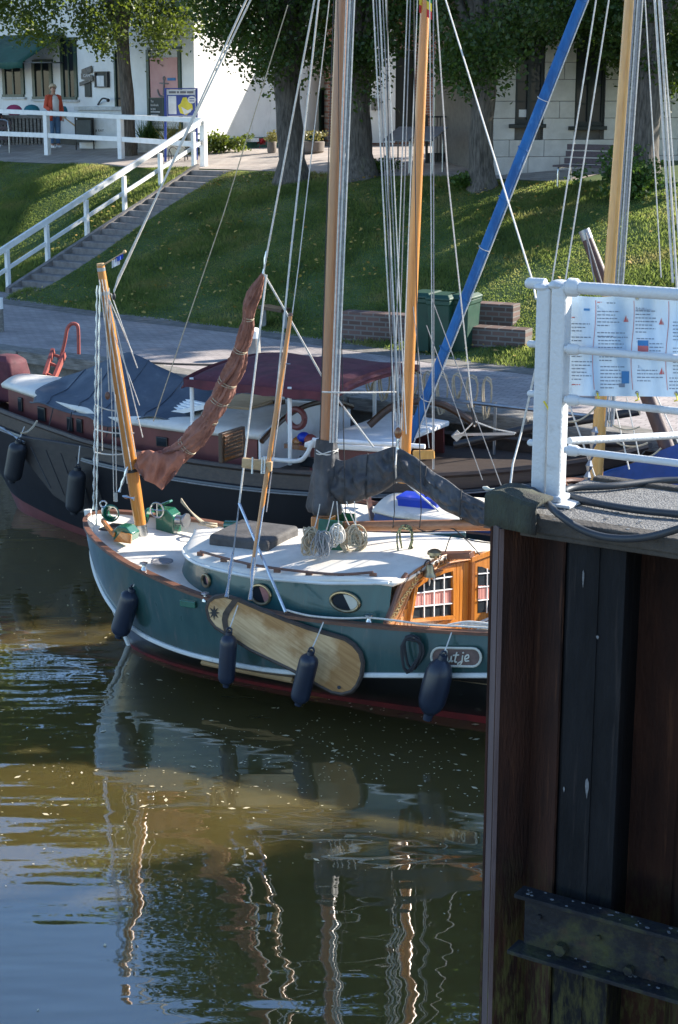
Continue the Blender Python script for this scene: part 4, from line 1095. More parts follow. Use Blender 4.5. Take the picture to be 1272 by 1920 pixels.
obj('hoop', MB().tube(spline([at(112, 680, D_), at(122, 640, D_), at(126, 618, D_), at(133, 608, D_), at(143, 608, D_), at(147, 618, D_), at(148, 664, D_)], 5), .028, 8), 'quay_red', t)
for (a, c) in (((100, 657), (84, 705)), ((121, 664), (101, 712))): obj('stringer', MB().beam(at(*a, D_), at(*c, D_-.5), .05, .09), 'quay_red', t, smooth=False)
for f_ in (.15, .5, .9): obj('rung', MB().beam(lerp(at(100, 657, D_), at(84, 705, D_-.5), f_), lerp(at(121, 664, D_), at(101, 712, D_-.5), f_), .05, .04), 'quay_red', t, smooth=False)

# ================================================================== PEOPLE
def skin_mesh(name, verts, edges, radii, mat, parent, root=0, sub=2):
    off = wloc(parent); me = bpy.data.meshes.new(name); me.from_pydata([tuple(Vector(v)-off) for v in verts], edges, [])
    me.materials.append(MATS[mat]); o = bpy.data.objects.new(name, me); COL.objects.link(o); o.parent = parent
    md = o.modifiers.new('skin', 'SKIN'); md.use_smooth_shade = True
    sv = me.skin_vertices[0].data if me.skin_vertices else None
    if sv is None:
        bm = bmesh.new(); bm.from_mesh(me); bm.verts.layers.skin.verify(); bm.to_mesh(me); bm.free(); sv = me.skin_vertices[0].data
    for i, r_ in enumerate(radii): sv[i].radius = r_ if isinstance(r_, tuple) else (r_, r_); sv[i].use_root = (i == root)
    md2 = o.modifiers.new('sub', 'SUBSURF'); md2.levels = sub; md2.render_levels = sub
    return o
def person(base, hgt, face, label, top_m, coat_m, leg_m, hair_m, group=None, arms=None):
    """face: horizontal direction the person looks to"""
    t = thing('person', base, label, 'person', group)
    s = hgt/1.7; fx = Vector((face[0], face[1], 0)).normalized(); rx = fx.cross(UPZ)
    def P(r_, f_, z_): return base+rx*(r_*s)+fx*(f_*s)+UPZ*(z_*s)
    # one continuous body: pelvis root, torso, neck, head, arms with fingers' root, legs
    J = [P(0, 0, .92), P(0, .01, 1.1), P(0, 0, 1.3), P(0, 0, 1.42), P(0, .01, 1.50), P(0, .03, 1.58), P(0, .02, 1.66)]
    Rr = [(.15*s, .11*s), (.13*s, .10*s), (.16*s, .11*s), (.07*s, .06*s), (.05*s, .055*s), (.075*s, .09*s), (.06*s, .07*s)]
    E_ = [(0, 1), (1, 2), (2, 3), (3, 4), (4, 5), (5, 6)]
    hands = []
    for sd in (-1, 1):
        i0 = len(J)
        el = P(sd*.25, -.02, 1.10) if not arms else P(*arms[0 if sd < 0 else 1][0]); ha = P(sd*.24, .10, .88) if not arms else P(*arms[0 if sd < 0 else 1][1])
        J += [P(sd*.17, 0, 1.38), el, ha, ha+(ha-el).normalized()*(.09*s)]
        Rr += [.055*s, .043*s, .03*s, .026*s]; E_ += [(2, i0), (i0, i0+1), (i0+1, i0+2), (i0+2, i0+3)]; hands.append((el, ha))
    for sd in (-1, 1):
        i0 = len(J); ft = P(sd*.10, .02*sd, .07)
        J += [P(sd*.09, 0, .86), P(sd*.095, .02, .48), ft, ft+fx*(.13*s)-UPZ*(.035*s)]
        Rr += [.085*s, .058*s, .042*s, .036*s]; E_ += [(0, i0), (i0, i0+1), (i0+1, i0+2), (i0+2, i0+3)]
    body = skin_mesh('body', J, E_, Rr, 'skin', t)
    # fingers
    for el, ha in hands:
        dv = (ha-el).normalized(); sdv = dv.cross(fx).normalized(); mbh = MB()
        for q in range(4):
            p0 = ha+dv*(.10*s)+sdv*((q-1.5)*.017*s); mbh.tube([p0, p0+dv*(.035*s), p0+dv*(.06*s)+fx*(.02*s)], [.008*s, .0075*s, .006*s], 6)
        p0 = ha+dv*(.05*s)+fx*(.02*s); mbh.tube([p0, p0+fx*(.03*s)+dv*(.02*s), p0+fx*(.035*s)+dv*(.05*s)], [.009*s, .009*s, .007*s], 6)
        obj('fingers', mbh, 'skin', t)
    # face
    fc = P(0, .03, 1.58)
    obj('nose', MB().tube([fc+fx*(.075*s)+UPZ*(.03*s), fc+fx*(.10*s)-UPZ*(.01*s), fc+fx*(.078*s)-UPZ*(.02*s)], [.008*s, .014*s, .01*s], 6), 'skin', t)
    obj('eyes', MB().ball(fc+fx*(.082*s)+rx*(.03*s)+UPZ*(.03*s), .01*s, 8, 6).ball(fc+fx*(.082*s)-rx*(.03*s)+UPZ*(.03*s), .01*s, 8, 6), 'hair_dark', t)
    obj('mouth', MB().tube([fc+fx*(.082*s)+rx*(.022*s)-UPZ*(.045*s), fc+fx*(.09*s)-UPZ*(.046*s), fc+fx*(.082*s)-rx*(.022*s)-UPZ*(.045*s)], .006*s, 6), 'flower_red', t)
    # hair as a curly cap
    mbh = MB()
    hc = P(0, 0.0, 1.64)
    for q in range(70):
        d_ = Vector((random.gauss(0, 1), random.gauss(0, 1), random.gauss(.35, .8))).normalized()
        if d_.dot(fx) > .45 and d_.z < .45: continue
        mbh.ball(hc+Vector((d_.x*.085, d_.y*.085, d_.z*.085-.01))*1.0*s if False else hc+d_*(.082*s), .032*s, 7, 5)
    obj('hair', mbh, hair_m, t)
    # clothes: a shell round the torso and arms, an inner top, trousers
    def ell(c, a, f_): return [c+rx*(math.cos(q)*a*s)+fx*(math.sin(q)*f_*s) for q in np.linspace(0, 2*math.pi, 20, endpoint=False)]
    obj('top', MB().rings([ell(P(0, .02, .86), .185, .135), ell(P(0, .025, 1.0), .172, .13), ell(P(0, .025, 1.12), .158, .13), ell(P(0, .03, 1.28), .178, .135), ell(P(0, .015, 1.40), .13, .10), ell(P(0, .01, 1.44), .07, .065)]), top_m, t, angle=80)
    rows = []
    for (z_, a, f_) in ((.74, .235, .165), (.9, .215, .16), (1.1, .195, .15), (1.28, .205, .152), (1.39, .165, .12), (1.445, .085, .08)):
        rows.append([P(math.cos(q)*a, math.sin(q)*f_+.01, z_) for q in np.linspace(math.pi*.5+.55, math.pi*2.5-.55, 22)])
    o = obj('cardigan', MB().grid(rows), coat_m, t, angle=80); md = o.modifiers.new('thick', 'SOLIDIFY'); md.thickness = .012
    for k, (el, ha) in enumerate(hands):
        sh = P((-1, 1)[k]*.165, 0, 1.385)
        obj('sleeve', MB().tube([lerp(sh, P(0, 0, 1.38), .25), sh, lerp(sh, el, .5), el, lerp(el, ha, .55), lerp(el, ha, .95)], [.075*s, .085*s, .07*s, .062*s, .058*s, .062*s], 12), coat_m, t, angle=80)
    for sd in (-1, 1):
        obj('trouser_leg', MB().tube([P(sd*.07, 0, .95), P(sd*.092, .0, .82), P(sd*.095, .015, .5), P(sd*.10, .015*sd, .12)], [.115*s, .108*s, .078*s, .066*s], 12), leg_m, t, angle=80)
        ft = P(sd*.10, .02*sd, 0)
        obj('shoe', MB().rings([[ft+rx*(x*w*s)+fx*(y*s)+UPZ*(z_*s) for x, z_ in ((-1, 0), (1, 0), (1, h_*.6), (.5, h_), (-.5, h_), (-1, h_*.6))] for y, w, h_ in ((-.07, .03, .07), (-.03, .043, .11), (.05, .045, .085), (.12, .048, .06), (.18, .03, .045))]), 'ink_white', t)
    return t
wb_ = hit(104, 277)
wh = wb_.z and (at(104, 160, wb_.y).z-wb_.z)
person(wb_, wh, (0.6, -.8), 'woman with short blond curls, orange-red cardigan, white top and jeans', 'white_cloth', 'cardigan', 'denim', 'hair_blond', arms=[[(-.25, -.02, 1.10), (-.20, .12, .86)], [(.25, .0, 1.12), (.20, .22, 1.02)]])
pb_ = hit(-7, 275)
person(pb_, 1.7, (1, -.2), 'person in dark jacket cut off by the left picture edge', 'white_cloth', 'navy_cloth', 'denim', 'hair_dark')
# folded walking sticks in the woman's hand
hp = wb_+Vector((.2, -.2, .9)); o = obj('wooden_stick', MB().tube([hp+Vector((.0, 0, .05)), hp+Vector((.55, -.1, -.35))], .016, 6).tube([hp+Vector((.04, 0, .02)), hp+Vector((.6, -.05, -.42))], .016, 6), 'pale_wood'); tag(o, 'pale folded wooden sticks held by the woman in the cardigan', 'stick')

# ================================================================== BOATS
class Boat:
    def __init__(s, tip, heading_deg):
        h = R(heading_deg); s.o = Vector((tip[0], tip[1], 0)); s.a = Vector((math.cos(h), -math.sin(h), 0)); s.n = Vector((-math.sin(h), -math.cos(h), 0))
    def P(s, a, lat, z=0.0): return s.o+s.a*a+s.n*lat+Vector((0, 0, z))
    def px(s, x, y, lat): return pl(x, y, s.o+s.n*lat, s.n)
    def loc(s, p): d = Vector((p.x, p.y, 0))-s.o; return d.dot(s.a), d.dot(s.n)

def hull_band(bt, c0, c1, n=54, bulge=0.0, nv=4, p=1.5):
    """loft between two level curves (tables of station, half breadth, height), both sides in one skin"""
    def cv(c, q):
        ts = np.linspace(0, 1, len(c[0]))
        return [smooth_interp(q, list(ts), list(col)) for col in c]
    rows = []
    for i in range(n+1):
        q = (i/n)
        a = cv(c0, q); b_ = cv(c1, q); r_ = []
        for k in range(nv+1):
            t = k/nv; s_, l_, z_ = (lerp(a[j], b_[j], t) for j in range(3))
            l_ += bulge*math.sin(math.pi*t)*min(1, q*5)
            r_.append((s_, max(l_, 0.0), z_))
        rows.append(r_)
    mb = MB()
    mb.grid([[bt.P(s_, l_, z_) for s_, l_, z_ in r_] for r_ in rows]); mb.grid([[bt.P(s_, -l_, z_) for s_, l_, z_ in r_] for r_ in rows])
    return mb
def curve_pts(bt, c, n=60, side=1, dl=0.0, dz=0.0):
    ts = list(np.linspace(0, 1, len(c[0])))
    return [bt.P(smooth_interp(q, ts, c[0]), side*(smooth_interp(q, ts, c[1])+dl), smooth_interp(q, ts, c[2])+dz) for q in np.linspace(0, 1, n+1)]

# ------------------------------------------------------------------ the green boat
GB = Boat((-2.78, 17.87), 25.0)
gb = thing('sailing_boat', GB.P(3.5, 0, 0), 'green and black sailing boat with white deck and varnished wheelhouse front', 'boat')
gun = ([0, .06, .22, .45, .8, 1.25, 2.2, 3.4, 5.0, 6.5, 7.6, 8.0], [0, .20, .41, .60, .82, 1.0, 1.2, 1.22, 1.2, 1.08, .8, .5], [1.47, 1.46, 1.42, 1.37, 1.31, 1.235, 1.10, 1.045, 1.135, 1.29, 1.42, 1.47])
rail = ([.02, .06, .15, .30, .52, .85, 1.35, 2.1, 3.2, 5.1, 6.9, 7.9], [0, .08, .18, .30, .46, .66, .90, 1.10, 1.18, 1.18, .95, .4], [1.36, 1.10, .92, .77, .64, .52, .45, .43, .465, .73, .95, 1.1])
boot = ([.47, .50, .56, .66, .80, 1.05, 1.4, 2.1, 3.2, 5.0, 6.7, 7.6], [0, .06, .11, .17, .25, .35, .45, .56, .62, .60, .45, .1], [.055, .055, .05, .045, .04, .04, .04, .04, .05, .085, .10, .11])
keel = ([.62, .66, .75, .88, 1.0, 1.25, 1.6, 2.3, 3.3, 5.0, 6.6, 7.4], [0, .01, .03, .06, .1, .15, .22, .3, .35, .33, .2, .05], [-.45]*12)
obj('topsides', hull_band(GB, gun, rail, bulge=.035), 'hull_teal', gb, angle=80)
obj('lower_hull', hull_band(GB, rail, boot, bulge=.05), 'hull_black', gb, angle=80)
obj('boot_stripe', hull_band(GB, boot, keel, bulge=.02), 'boot_red', gb, angle=80)
for sd in (1, -1):
    obj('rubbing_strake', MB().tube(curve_pts(GB, rail, 70, sd, .012), .026, 8), 'rub_white', gb)
    # flat wooden capping on the bulwark
    ps = curve_pts(GB, gun, 70, sd); mb = MB(); rows = []
    for i, p in enumerate(ps):
        s_, l_ = GB.loc(p); w = .035
        rows.append([GB.P(s_, l_+sd*w, p.z-.012), GB.P(s_, l_+sd*w, p.z+.02), GB.P(s_, l_-sd*min(w+.02, abs(l_)), p.z+.02), GB.P(s_, l_-sd*min(w+.02, abs(l_)), p.z-.012)])
    obj('gunwale_cap', mb.rings(rows), 'gunwale_wood', gb)
    ind = [GB.P(GB.loc(p)[0], GB.loc(p)[1]-sd*min(.03, abs(GB.loc(p)[1])), p.z-.005) for p in ps]; inl = [GB.P(GB.loc(q)[0]+.12*max(0, 1-GB.loc(q)[0]), GB.loc(q)[1]*(.80 if GB.loc(q)[0] < 1.3 else .93), q.z-(.17 if GB.loc(q)[0] < 4.05 else .34)) for q in ind]
    obj('bulwark_inside', MB().grid([[a, b_] for a, b_ in zip(ind, inl)]), 'deck_white', gb, angle=80)
ts12 = list(np.linspace(0, 1, 12))
def gunz(s_): return smooth_interp(s_, gun[0], gun[2])
def gunb(s_): return max(0, smooth_interp(s_, gun[0], gun[1]))
rows = []
for s_ in np.linspace(.03, 4.02, 36):
    bq = gunb(s_)-.025
    rows.append([GB.P(s_, bq*t, gunz(s_)-.13+.05*(1-t*t)) for t in np.linspace(-1, 1, 13)])
obj('deck', MB().grid(rows), 'deck_white', gb, angle=80)
obj('cockpit_sole', MB().grid([[GB.P(s_, (gunb(s_)-.06)*t, .62) for t in np.linspace(-1, 1, 5)] for s_ in np.linspace(3.9, 7.7, 14)]), 'pale_wood', gb, angle=80)
# stem cap
obj('stem_post', MB().tube([GB.P(-.03, 0, 1.52), GB.P(-.02, 0, 1.4), GB.P(.01, 0, 1.2), GB.P(.08, 0, .9), GB.P(.18, 0, .6), GB.P(.34, 0, .25), GB.P(.5, 0, -.1)], [.045, .04, .035, .032, .03, .03, .03], 8), 'rub_white', gb)

# cabin trunk
cabS = [1.36, 1.40, 1.52, 1.75, 2.1, 2.6, 3.2, 4.08]; cabW = [0.02, .28, .50, .70, .84, .93, .97, 1.0]
def cw(s_): return smooth_interp(s_, cabS, cabW)
def cz(s_): return interp(s_, [1.36, 1.8, 2.6, 3.4, 4.1, 4.6], [1.345, 1.325, 1.325, 1.38, 1.475, 1.51])
def crown(t): return .10*(1-abs(t)**2)
rows = []
for s_ in np.concatenate([np.linspace(1.36, 1.8, 12), np.linspace(1.9, 4.08, 20)]):
    w = cw(s_); rows.append((s_, w))
for sd in (1, -1):
    obj('cabin_side', MB().grid([[GB.P(s_-.05*(s_ < 2)*(1-(s_-1.36)/.64 if s_ < 2 else 0), sd*(w+.05), gunz(s_)-.16), GB.P(s_, sd*(w+.025), (gunz(s_)-.16+cz(s_))/2), GB.P(s_+.02, sd*w, cz(s_))] for s_, w in rows]), 'teal_paint', gb, angle=80)
K0 = GB.P(4.09, 1.0, 0); K1 = GB.P(4.34, 0, 0)
kd = (K1-K0).normalized(); BKn = kd.cross(UPZ)
if BKn.y > 0: BKn = -BKn
BK = Plane(K0, (BKn.x, BKn.y))
arch = [BK.pt(x, y) for x, y in [(768, 1081), (786, 1067), (812, 1052), (842, 1040), (884, 1033)]]
arch_l = [GB.loc(p)[1] for p in arch]; arch_z = [p.z for p in arch]
def zaft(l_): return float(np.interp(-l_, [-x for x in arch_l]+[1.1], arch_z+[arch_z[-1]-.12]))
rr = []
def send(t): return 4.09+.25*(1-t)
for q in np.concatenate([np.linspace(0, .12, 9), np.linspace(.16, 1, 26)]):
    row = []
    for t in np.linspace(-1, 1, 17):
        s1 = send(t)+.03; s_ = lerp(1.36, s1, q); w = (cw(min(s_, 4.08)) if s_ < 4.08 else 1.0)+.035
        s_edge = s_
        k_ = min(1, max(0, (s_-2.9)/(s1-2.9))); k_ = k_*k_*(3-2*k_)
        row.append(GB.P(s_edge-.02*(q < .01), w*t, lerp(cz(s_)+crown(t), zaft(w*t)+.012, k_)))
    rr.append(row)
ro = obj('cabin_roof', MB().grid(rr), 'deck_white', gb, angle=60)
md = ro.modifiers.new('thick', 'SOLIDIFY'); md.thickness = .035; md.offset = -1
for sd in (1, -1):
    obj('roof_trim', MB().tube([GB.P(s_, sd*(w+.035), cz(s_)-.012) for s_, w in rows], .018, 6), 'rub_white', gb)

def near_side(px, py, off=.012):
    """point on the near cabin side seen through a pixel"""
    lat = 1.0
    for _ in range(6):
        p = GB.px(px, py, lat); s_, _l = GB.loc(p); lat = cw(min(max(s_, 1.4), 4.08))+.025
    d1 = GB.P(s_+.05, cw(min(s_+.05, 4.08)))-GB.P(s_-.05, cw(max(s_-.05, 1.37))); d1.z = 0; d1.normalize()
    nn_ = d1.cross(UPZ)
    if nn_.dot(GB.n) < 0: nn_ = -nn_
    return p+nn_*off, d1, nn_
for (px, py, rx, rz_, mt) in [(388, 1088, 7.5, 11, 'curtain'), (490, 1114, 19, 18, 'curtain'), (648, 1128, 27, 18, 'ivory_plate')]:
    c, d1, nn_ = near_side(px, py, .014); k = c.y/F*1.03; fx = abs(d1.x)
    a_, b2 = rx*k/max(fx, .35), rz_*k*1.03
    ring = [c+d1*(math.cos(q)*a_)+UPZ*(math.sin(q)*b2) for q in np.linspace(0, 2*math.pi, 29)]
    ph = obj('porthole', MB().tube(ring, .016, 8), 'bronze', gb)
    if px < 400: ph['label'] = 'small round porthole at the cabin front'
    elif px > 600: ph['label'] = 'oval porthole with pale curtain'
    else: ph['label'] = 'round porthole in mid cabin side'
    obj('pane', MB().prism([c-nn_*.012+(q-c)*.98 for q in ring[:-1]], nn_*.006), 'dark_glass', ph, smooth=False)
    obj('curtain', MB().prism([c-nn_*.005+d1*(math.cos(q)*a_*.75+a_*.12)+UPZ*(math.sin(q)*b2*.8) for q in np.linspace(-1.2, 1.9, 14)], nn_*.002), mt, ph, smooth=False)

# grab rail on the near roof edge
gr = [(376, 1034), (420, 1046), (470, 1058), (520, 1066), (580, 1073), (640, 1077), (700, 1073)]
gp = []
for px, py in gr:
    p = on(px, py, 1.0)
    lat = .8
    for _ in range(6):
        p = GB.px(px, py, lat); s_, _l = GB.loc(p); zz = cz(s_)+crown(lat/cw(max(1.5, min(s_, 4.08))))+.045
        q = on(px, py, zz); s_, lat = GB.loc(q); p = q
    gp.append(p)
g_ = obj('grab_rail', MB().tube(spline(gp, 5), .014, 8), 'gunwale_wood', gb)
for p in gp: obj('rail_foot', MB().obox(p-UPZ*.028, GB.a*.035, GB.n*.012, UPZ*.02), 'gunwale_wood', g_)

# wheelhouse front (after bulkhead) in varnished wood
bk = obj('wheelhouse_front', MB().prism([BK.pt(x, y, -.03) for x, y in [(728, 1172), (745, 1140), (758, 1105), (770, 1082), (800, 1060), (840, 1042), (892, 1036), (932, 1038), (932, 1205), (728, 1200)]], BK.n*.02), 'varnish_dark', gb, smooth=False)
def strip(pts_a, pts_b, out, th):
    mb = MB(); n = len(pts_a)
    for i in range(n-1):
        mb.prism([BK.pt(*pts_a[i], out), BK.pt(*pts_a[i+1], out), BK.pt(*pts_b[i+1], out), BK.pt(*pts_b[i], out)], BK.n*-th)
    return mb
outer = [(726, 1170), (741, 1140), (755, 1105), (768, 1081), (786, 1067), (812, 1052), (842, 1040), (884, 1033)]
inner = [(741, 1172), (756, 1144), (770, 1110), (782, 1092), (796, 1080), (816, 1067), (844, 1055), (884, 1049)]
cb = obj('carved_border', strip(outer, inner, .03, .03), 'carved_wood', bk, smooth=False)
obj('dark_edge', MB().tube(spline([BK.pt(x-5, y-2, .01) for x, y in [(728, 1172), (738, 1148), (750, 1112), (760, 1090), (768, 1079)]], 4), .028, 8), 'gunwale_wood', bk)
obj('border_bead', MB().tube(spline([BK.pt(x, y-1, .03) for x, y in outer], 3), .010, 6), 'carved_wood', bk).data
obj('inner_bead', MB().tube(spline([BK.pt(x, y, .034) for x, y in inner], 3), .008, 6), 'varnish', bk)
# carved scrolls along the left edge, carved letters along the arch
sc_ = MB()
for i in range(13):
    f_ = i/12; px = lerp(734, 782, f_**1.1); py = lerp(1164, 1086, f_)
    sc_.tube(spline([BK.pt(px+5*math.cos(q+i)*(.3+q/9), py+5*math.sin(q+i)*(.3+q/9), .036) for q in np.linspace(0, 5.2, 8)], 2), .006, 5)
obj('carved_scroll', sc_, 'gilt', cb)
for s_, px, py, ang in [('Z', 782, 1076, .55), ('K', 791, 1071, .52), ('B', 819, 1057, .40), ('E', 827, 1053, .36), ('R', 835, 1050, .3), ('T', 842, 1047.5, .25), ('O', 850, 1045.5, .2), ('P', 858, 1044, .15), ('S', 872, 1042, .08)]:
    ux = BK.d*math.cos(ang)+UPZ*math.sin(ang); vx = -BK.d*math.sin(ang)+UPZ*math.cos(ang)
    text_part('carved_letter', s_, BK.pt(px, py, .034), ux, vx, .085, 'dark_door', cb, extrude=.004)
# tongue and groove boards
for px in list(range(744, 776, 7))+list(range(855, 886, 7)):
    yt = interp(px, [742, 756, 770, 782, 796, 816, 844, 884], [1172, 1144, 1110, 1092, 1080, 1067, 1055, 1049])
    if px < 776: yb = 1185
    else: yb = 1190
    if yb-yt < 12: continue
    obj('plank', BK.rect(px+.4, yt+3, px+6.4, yb, -.004, .016), 'varnish', bk, smooth=False, bevel=.003)
obj('plank_below', BK.rect(776, 1171, 855, 1190, -.004, .016), 'varnish', bk, smooth=False)
obj('plank_above', strip([(784, 1094), (800, 1081), (820, 1069), (855, 1057)], [(784, 1100), (800, 1092), (820, 1080), (855, 1068)], -.004, .016), 'varnish', bk, smooth=False)
# window
go = [(769, 1168), (780, 1098), (797, 1085), (815, 1076), (835, 1068), (856, 1064), (856, 1161)]
gi = [(774, 1161), (784.5, 1102), (799, 1092), (815, 1083.5), (835, 1075), (850.5, 1071), (850.5, 1154)]
fr = MB()
for i in range(len(go)):
    j = (i+1) % len(go); fr.prism([BK.pt(*go[i], .035), BK.pt(*go[j], .035), BK.pt(*gi[j], .035), BK.pt(*gi[i], .035)], BK.n*-.04)
wn_ = obj('window', fr, 'varnish', bk, smooth=False, bevel=.004)
obj('pane', MB().prism([BK.pt(*p, .004) for p in gi], BK.n*-.004), 'dark_glass', wn_, smooth=False)
obj('curtain', MB().grid([[BK.pt(x, lerp(1113, 1105, (x-778)/74)+0.6*math.sin(x), .007+.0025*math.sin(x*1.1)), BK.pt(x, lerp(1137, 1130, (x-778)/74)+1.2*math.sin(x*.9), .007+.0025*math.sin(x*1.1))] for x in np.linspace(779, 850, 70)]), 'curtain', wn_)
for (a, c) in [((795.5, 1094), (795.5, 1158)), ((814.5, 1083), (814, 1156)), ((833, 1075.5), (832.5, 1155)), ((776, 1138), (850, 1131)), ((782, 1112), (850, 1104)), ((812, 1086), (850, 1080.5))]:
    obj('glazing_bar', MB().beam(BK.pt(*a, .02), BK.pt(*c, .02), .010, .012, up=BK.n), 'ink_white', wn_, smooth=False)
# corner post and door
obj('door_post', BK.rect(885, 1034, 890, 1192, .045, .06), 'varnish_dark', bk, smooth=False, bevel=.004)
dr = obj('door', BK.rect(890.5, 1046, 934, 1192, .02, .04), 'varnish', gb, smooth=False)
dgo = [(894, 1166), (894, 1058), (916, 1063), (934, 1060), (934, 1166)]
obj('door_pane', MB().prism([BK.pt(*p, .026) for p in [(897, 1149), (897, 1062), (905, 1063), (919, 1069), (933, 1066), (933, 1146)]], BK.n*-.004), 'dark_glass', dr, smooth=False)
obj('door_curtain', MB().grid([[BK.pt(x, 1098+.5*math.sin(x), .030+.002*math.sin(x*1.3)), BK.pt(x, 1123, .030+.002*math.sin(x*1.3))] for x in np.linspace(897, 932, 34)]), 'curtain', dr)
for (a, c) in [((914, 1066), (913, 1149)), ((897, 1076), (932, 1073)), ((897, 1101), (932, 1098)), ((897, 1126), (932, 1122))]:
    obj('glazing_bar', MB().beam(BK.pt(*a, .036), BK.pt(*c, .036), .009, .01, up=BK.n), 'ink_white', dr, smooth=False)
for py in (1160, 1166, 1172): obj('louvre', BK.rect(894, py, 934, py+3.5, .034, .016), 'rub_white', dr, smooth=False)
obj('head_board', BK.rect(886, 1036, 934, 1046, .05, .06), 'varnish', bk, smooth=False, bevel=.004)
# roof hatch rail (dark brown coaming) above
mbk = MB().beam(GB.px(724, 1043, 0.1), GB.px(885, 1040, 0.1), .12, .06)
obj('sliding_hatch', mbk, 'gunwale_wood', gb, smooth=False, bevel=.006)
# bell
bc = BK.pt(806, 1071, .10); b_ = obj('bell', MB().lathe([(.068, 0), (.060, .015), (.046, .05), (.040, .095), (.028, .12), (.004, .128)], bc-UPZ*.05, n=18), 'bronze', gb)
obj('bracket', MB().tube(spline([BK.pt(794, 1065, .02), BK.pt(799, 1053, .06), BK.pt(806, 1051, .10), bc+UPZ*.06], 4), .008, 6), 'black_metal', b_)
obj('bell_rope', MB().tube([bc-UPZ*.04, bc-UPZ*.10, bc-UPZ*.15], [.006, .010, .004], 6), 'rope_white', b_)
obj('mushroom_vent', MB().lathe([(.05, 0), (.05, .03), (.075, .035), (.07, .06), (.04, .08), (.005, .085)], GB.px(815, 1045, .35), n=16), 'bronze', gb)

# mast, tabernacle
mB = GB.P(3.05, 0, cz(3.05)+.08)
m0 = at(607, 1010, mB.y); m1 = at(642, 0, mB.y+.15); mdir = (m1-m0)/(m1.z-m0.z)
mtop = m0+mdir*(11.0-m0.z)
ms = obj('mast', MB().tube([m0-mdir*.25, m0, m0+mdir*3, m0+mdir*6, mtop], [.078, .078, .072, .064, .045], 18), 'mast_brown', gb)
obj('mast_foot', MB().obox(m0-mdir*.05, GB.a*.10, GB.n*.10, Vector((0, 0, .30))), 'varnish', ms, smooth=False, bevel=.015)
obj('iron_band', MB().tube([m0+mdir*.48, m0+mdir*.52], .093, 16), 'grey_metal', ms)
tb = MB()
for sd in (-1, 1):
    c = mB+GB.n*(sd*.15); tb.prism([c+GB.a*x+UPZ*z_ for x, z_ in ((-.28, -.10), (.28, -.10), (.28, -.02), (.17, .04), (.13, .34), (-.13, .34), (-.17, .04), (-.28, -.02))], GB.n*(sd*.03))
tb.obox(mB-UPZ*.08, GB.a*.28, GB.n*.20, UPZ*.03)
tbo = obj('tabernacle', tb, 'machine_green', gb, smooth=False, bevel=.008)
obj('pin_rail', MB().obox(mB+UPZ*.24, GB.a*.03, GB.n*.30, UPZ*.025), 'machine_green', tbo, smooth=False, bevel=.006)
# coils of rope round the mast foot
def coil(name, c, r_, hang, mat, parent, turns=5, rr_=.010, ax=None):
    ax = ax or Vector((1, 0, 0)); pts = []
    for i in range(turns*14):
        q = i/14*2*math.pi; k = 1+.13*math.sin(i*1.37)+.06*math.sin(i*.31)
        pts.append(c+ax*(math.cos(q)*r_*k+.02*math.sin(i*.2))+UPZ*(math.sin(q)*hang*k-hang*.7)+Vector((0, -.03+.05*math.sin(i*.23), 0)))
    return obj(name, MB().tube(pts, rr_, 6), mat, parent)
def tangle(name, c, rad, n_, mat, parent, rr_=.008, seed=1, flat=.5):
    rq = random.Random(seed); ph = [rq.uniform(0, 6.28) for _ in range(8)]; pts = []
    for i in range(n_*9):
        q = i*2*math.pi/13; w = q*.17
        rx_ = rad[0]*(.62+.34*math.sin(w*1.31+ph[0])); rz_ = rad[2]*(.66+.32*math.sin(w*.93+ph[1]))
        tilt = .5*math.sin(w*.71+ph[2]); yaw = .9*math.sin(w*.57+ph[3])
        x = math.cos(q+ph[4])*rx_; z_ = math.sin(q+ph[4])*rz_
        x, z_ = x*math.cos(tilt)-z_*math.sin(tilt), x*math.sin(tilt)+z_*math.cos(tilt)
        pts.append(c+Vector((x*math.cos(yaw)+rad[0]*.3*math.sin(w*.8+ph[5]), x*math.sin(yaw)*.6-rad[1]*flat*(.5+.5*math.sin(w*1.1+ph[6])), z_-.15*rad[2])))
    return obj(name, MB().tube(pts, rr_, 6), mat, parent)
tangle('rope_tangle', at(583, 1008, 16.15), (.085, .12, .16), 30, 'rope_tan', gb, .008, 1)
tangle('rope_tangle', at(606, 1014, 16.0), (.09, .10, .15), 24, 'rope_grey', gb, .007, 2)
tangle('rope_tangle', at(632, 1000, 16.1), (.07, .10, .13), 20, 'rope_white', gb, .008, 3)
coil('rope_coil', at(662, 1000, 16.3), .11, .115, 'rope_tan', gb, turns=9, rr_=.008)
tangle('rope_tangle', at(664, 1000, 16.25), (.11, .06, .12), 22, 'rope_tan', gb, .008, 4)
for (x0, y0, x1, y1) in [(640, 945, 655, 985), (650, 940, 668, 985), (665, 940, 668, 990), (600, 945, 590, 990), (626, 940, 612, 995), (632, 940, 636, 985)]:
    rope('hanging_line', sag(at(x0, y0, 16.25), at(x1, y1, 16.22), .02), .006, 'rope_white', gb)
# hatch with dark cover on the cabin roof
hc = [GB.P(1.72, .36, 0), GB.P(2.42, .36, 0), GB.P(2.42, -.36, 0), GB.P(1.72, -.36, 0)]
zt = lambda p, f_: Vector((p.x, p.y, cz(2.0)+crown(.3)-.02+f_))
cc_ = sum(hc, Vector())/4
obj('hatch_cover', MB().rings([[zt(p, 0) for p in hc], [zt(p, .10) for p in hc], [zt(lerp(p, cc_, .06), .125) for p in hc], [zt(lerp(p, cc_, .5), .14) for p in hc]]), 'cover_grey', gb, bevel=.015)
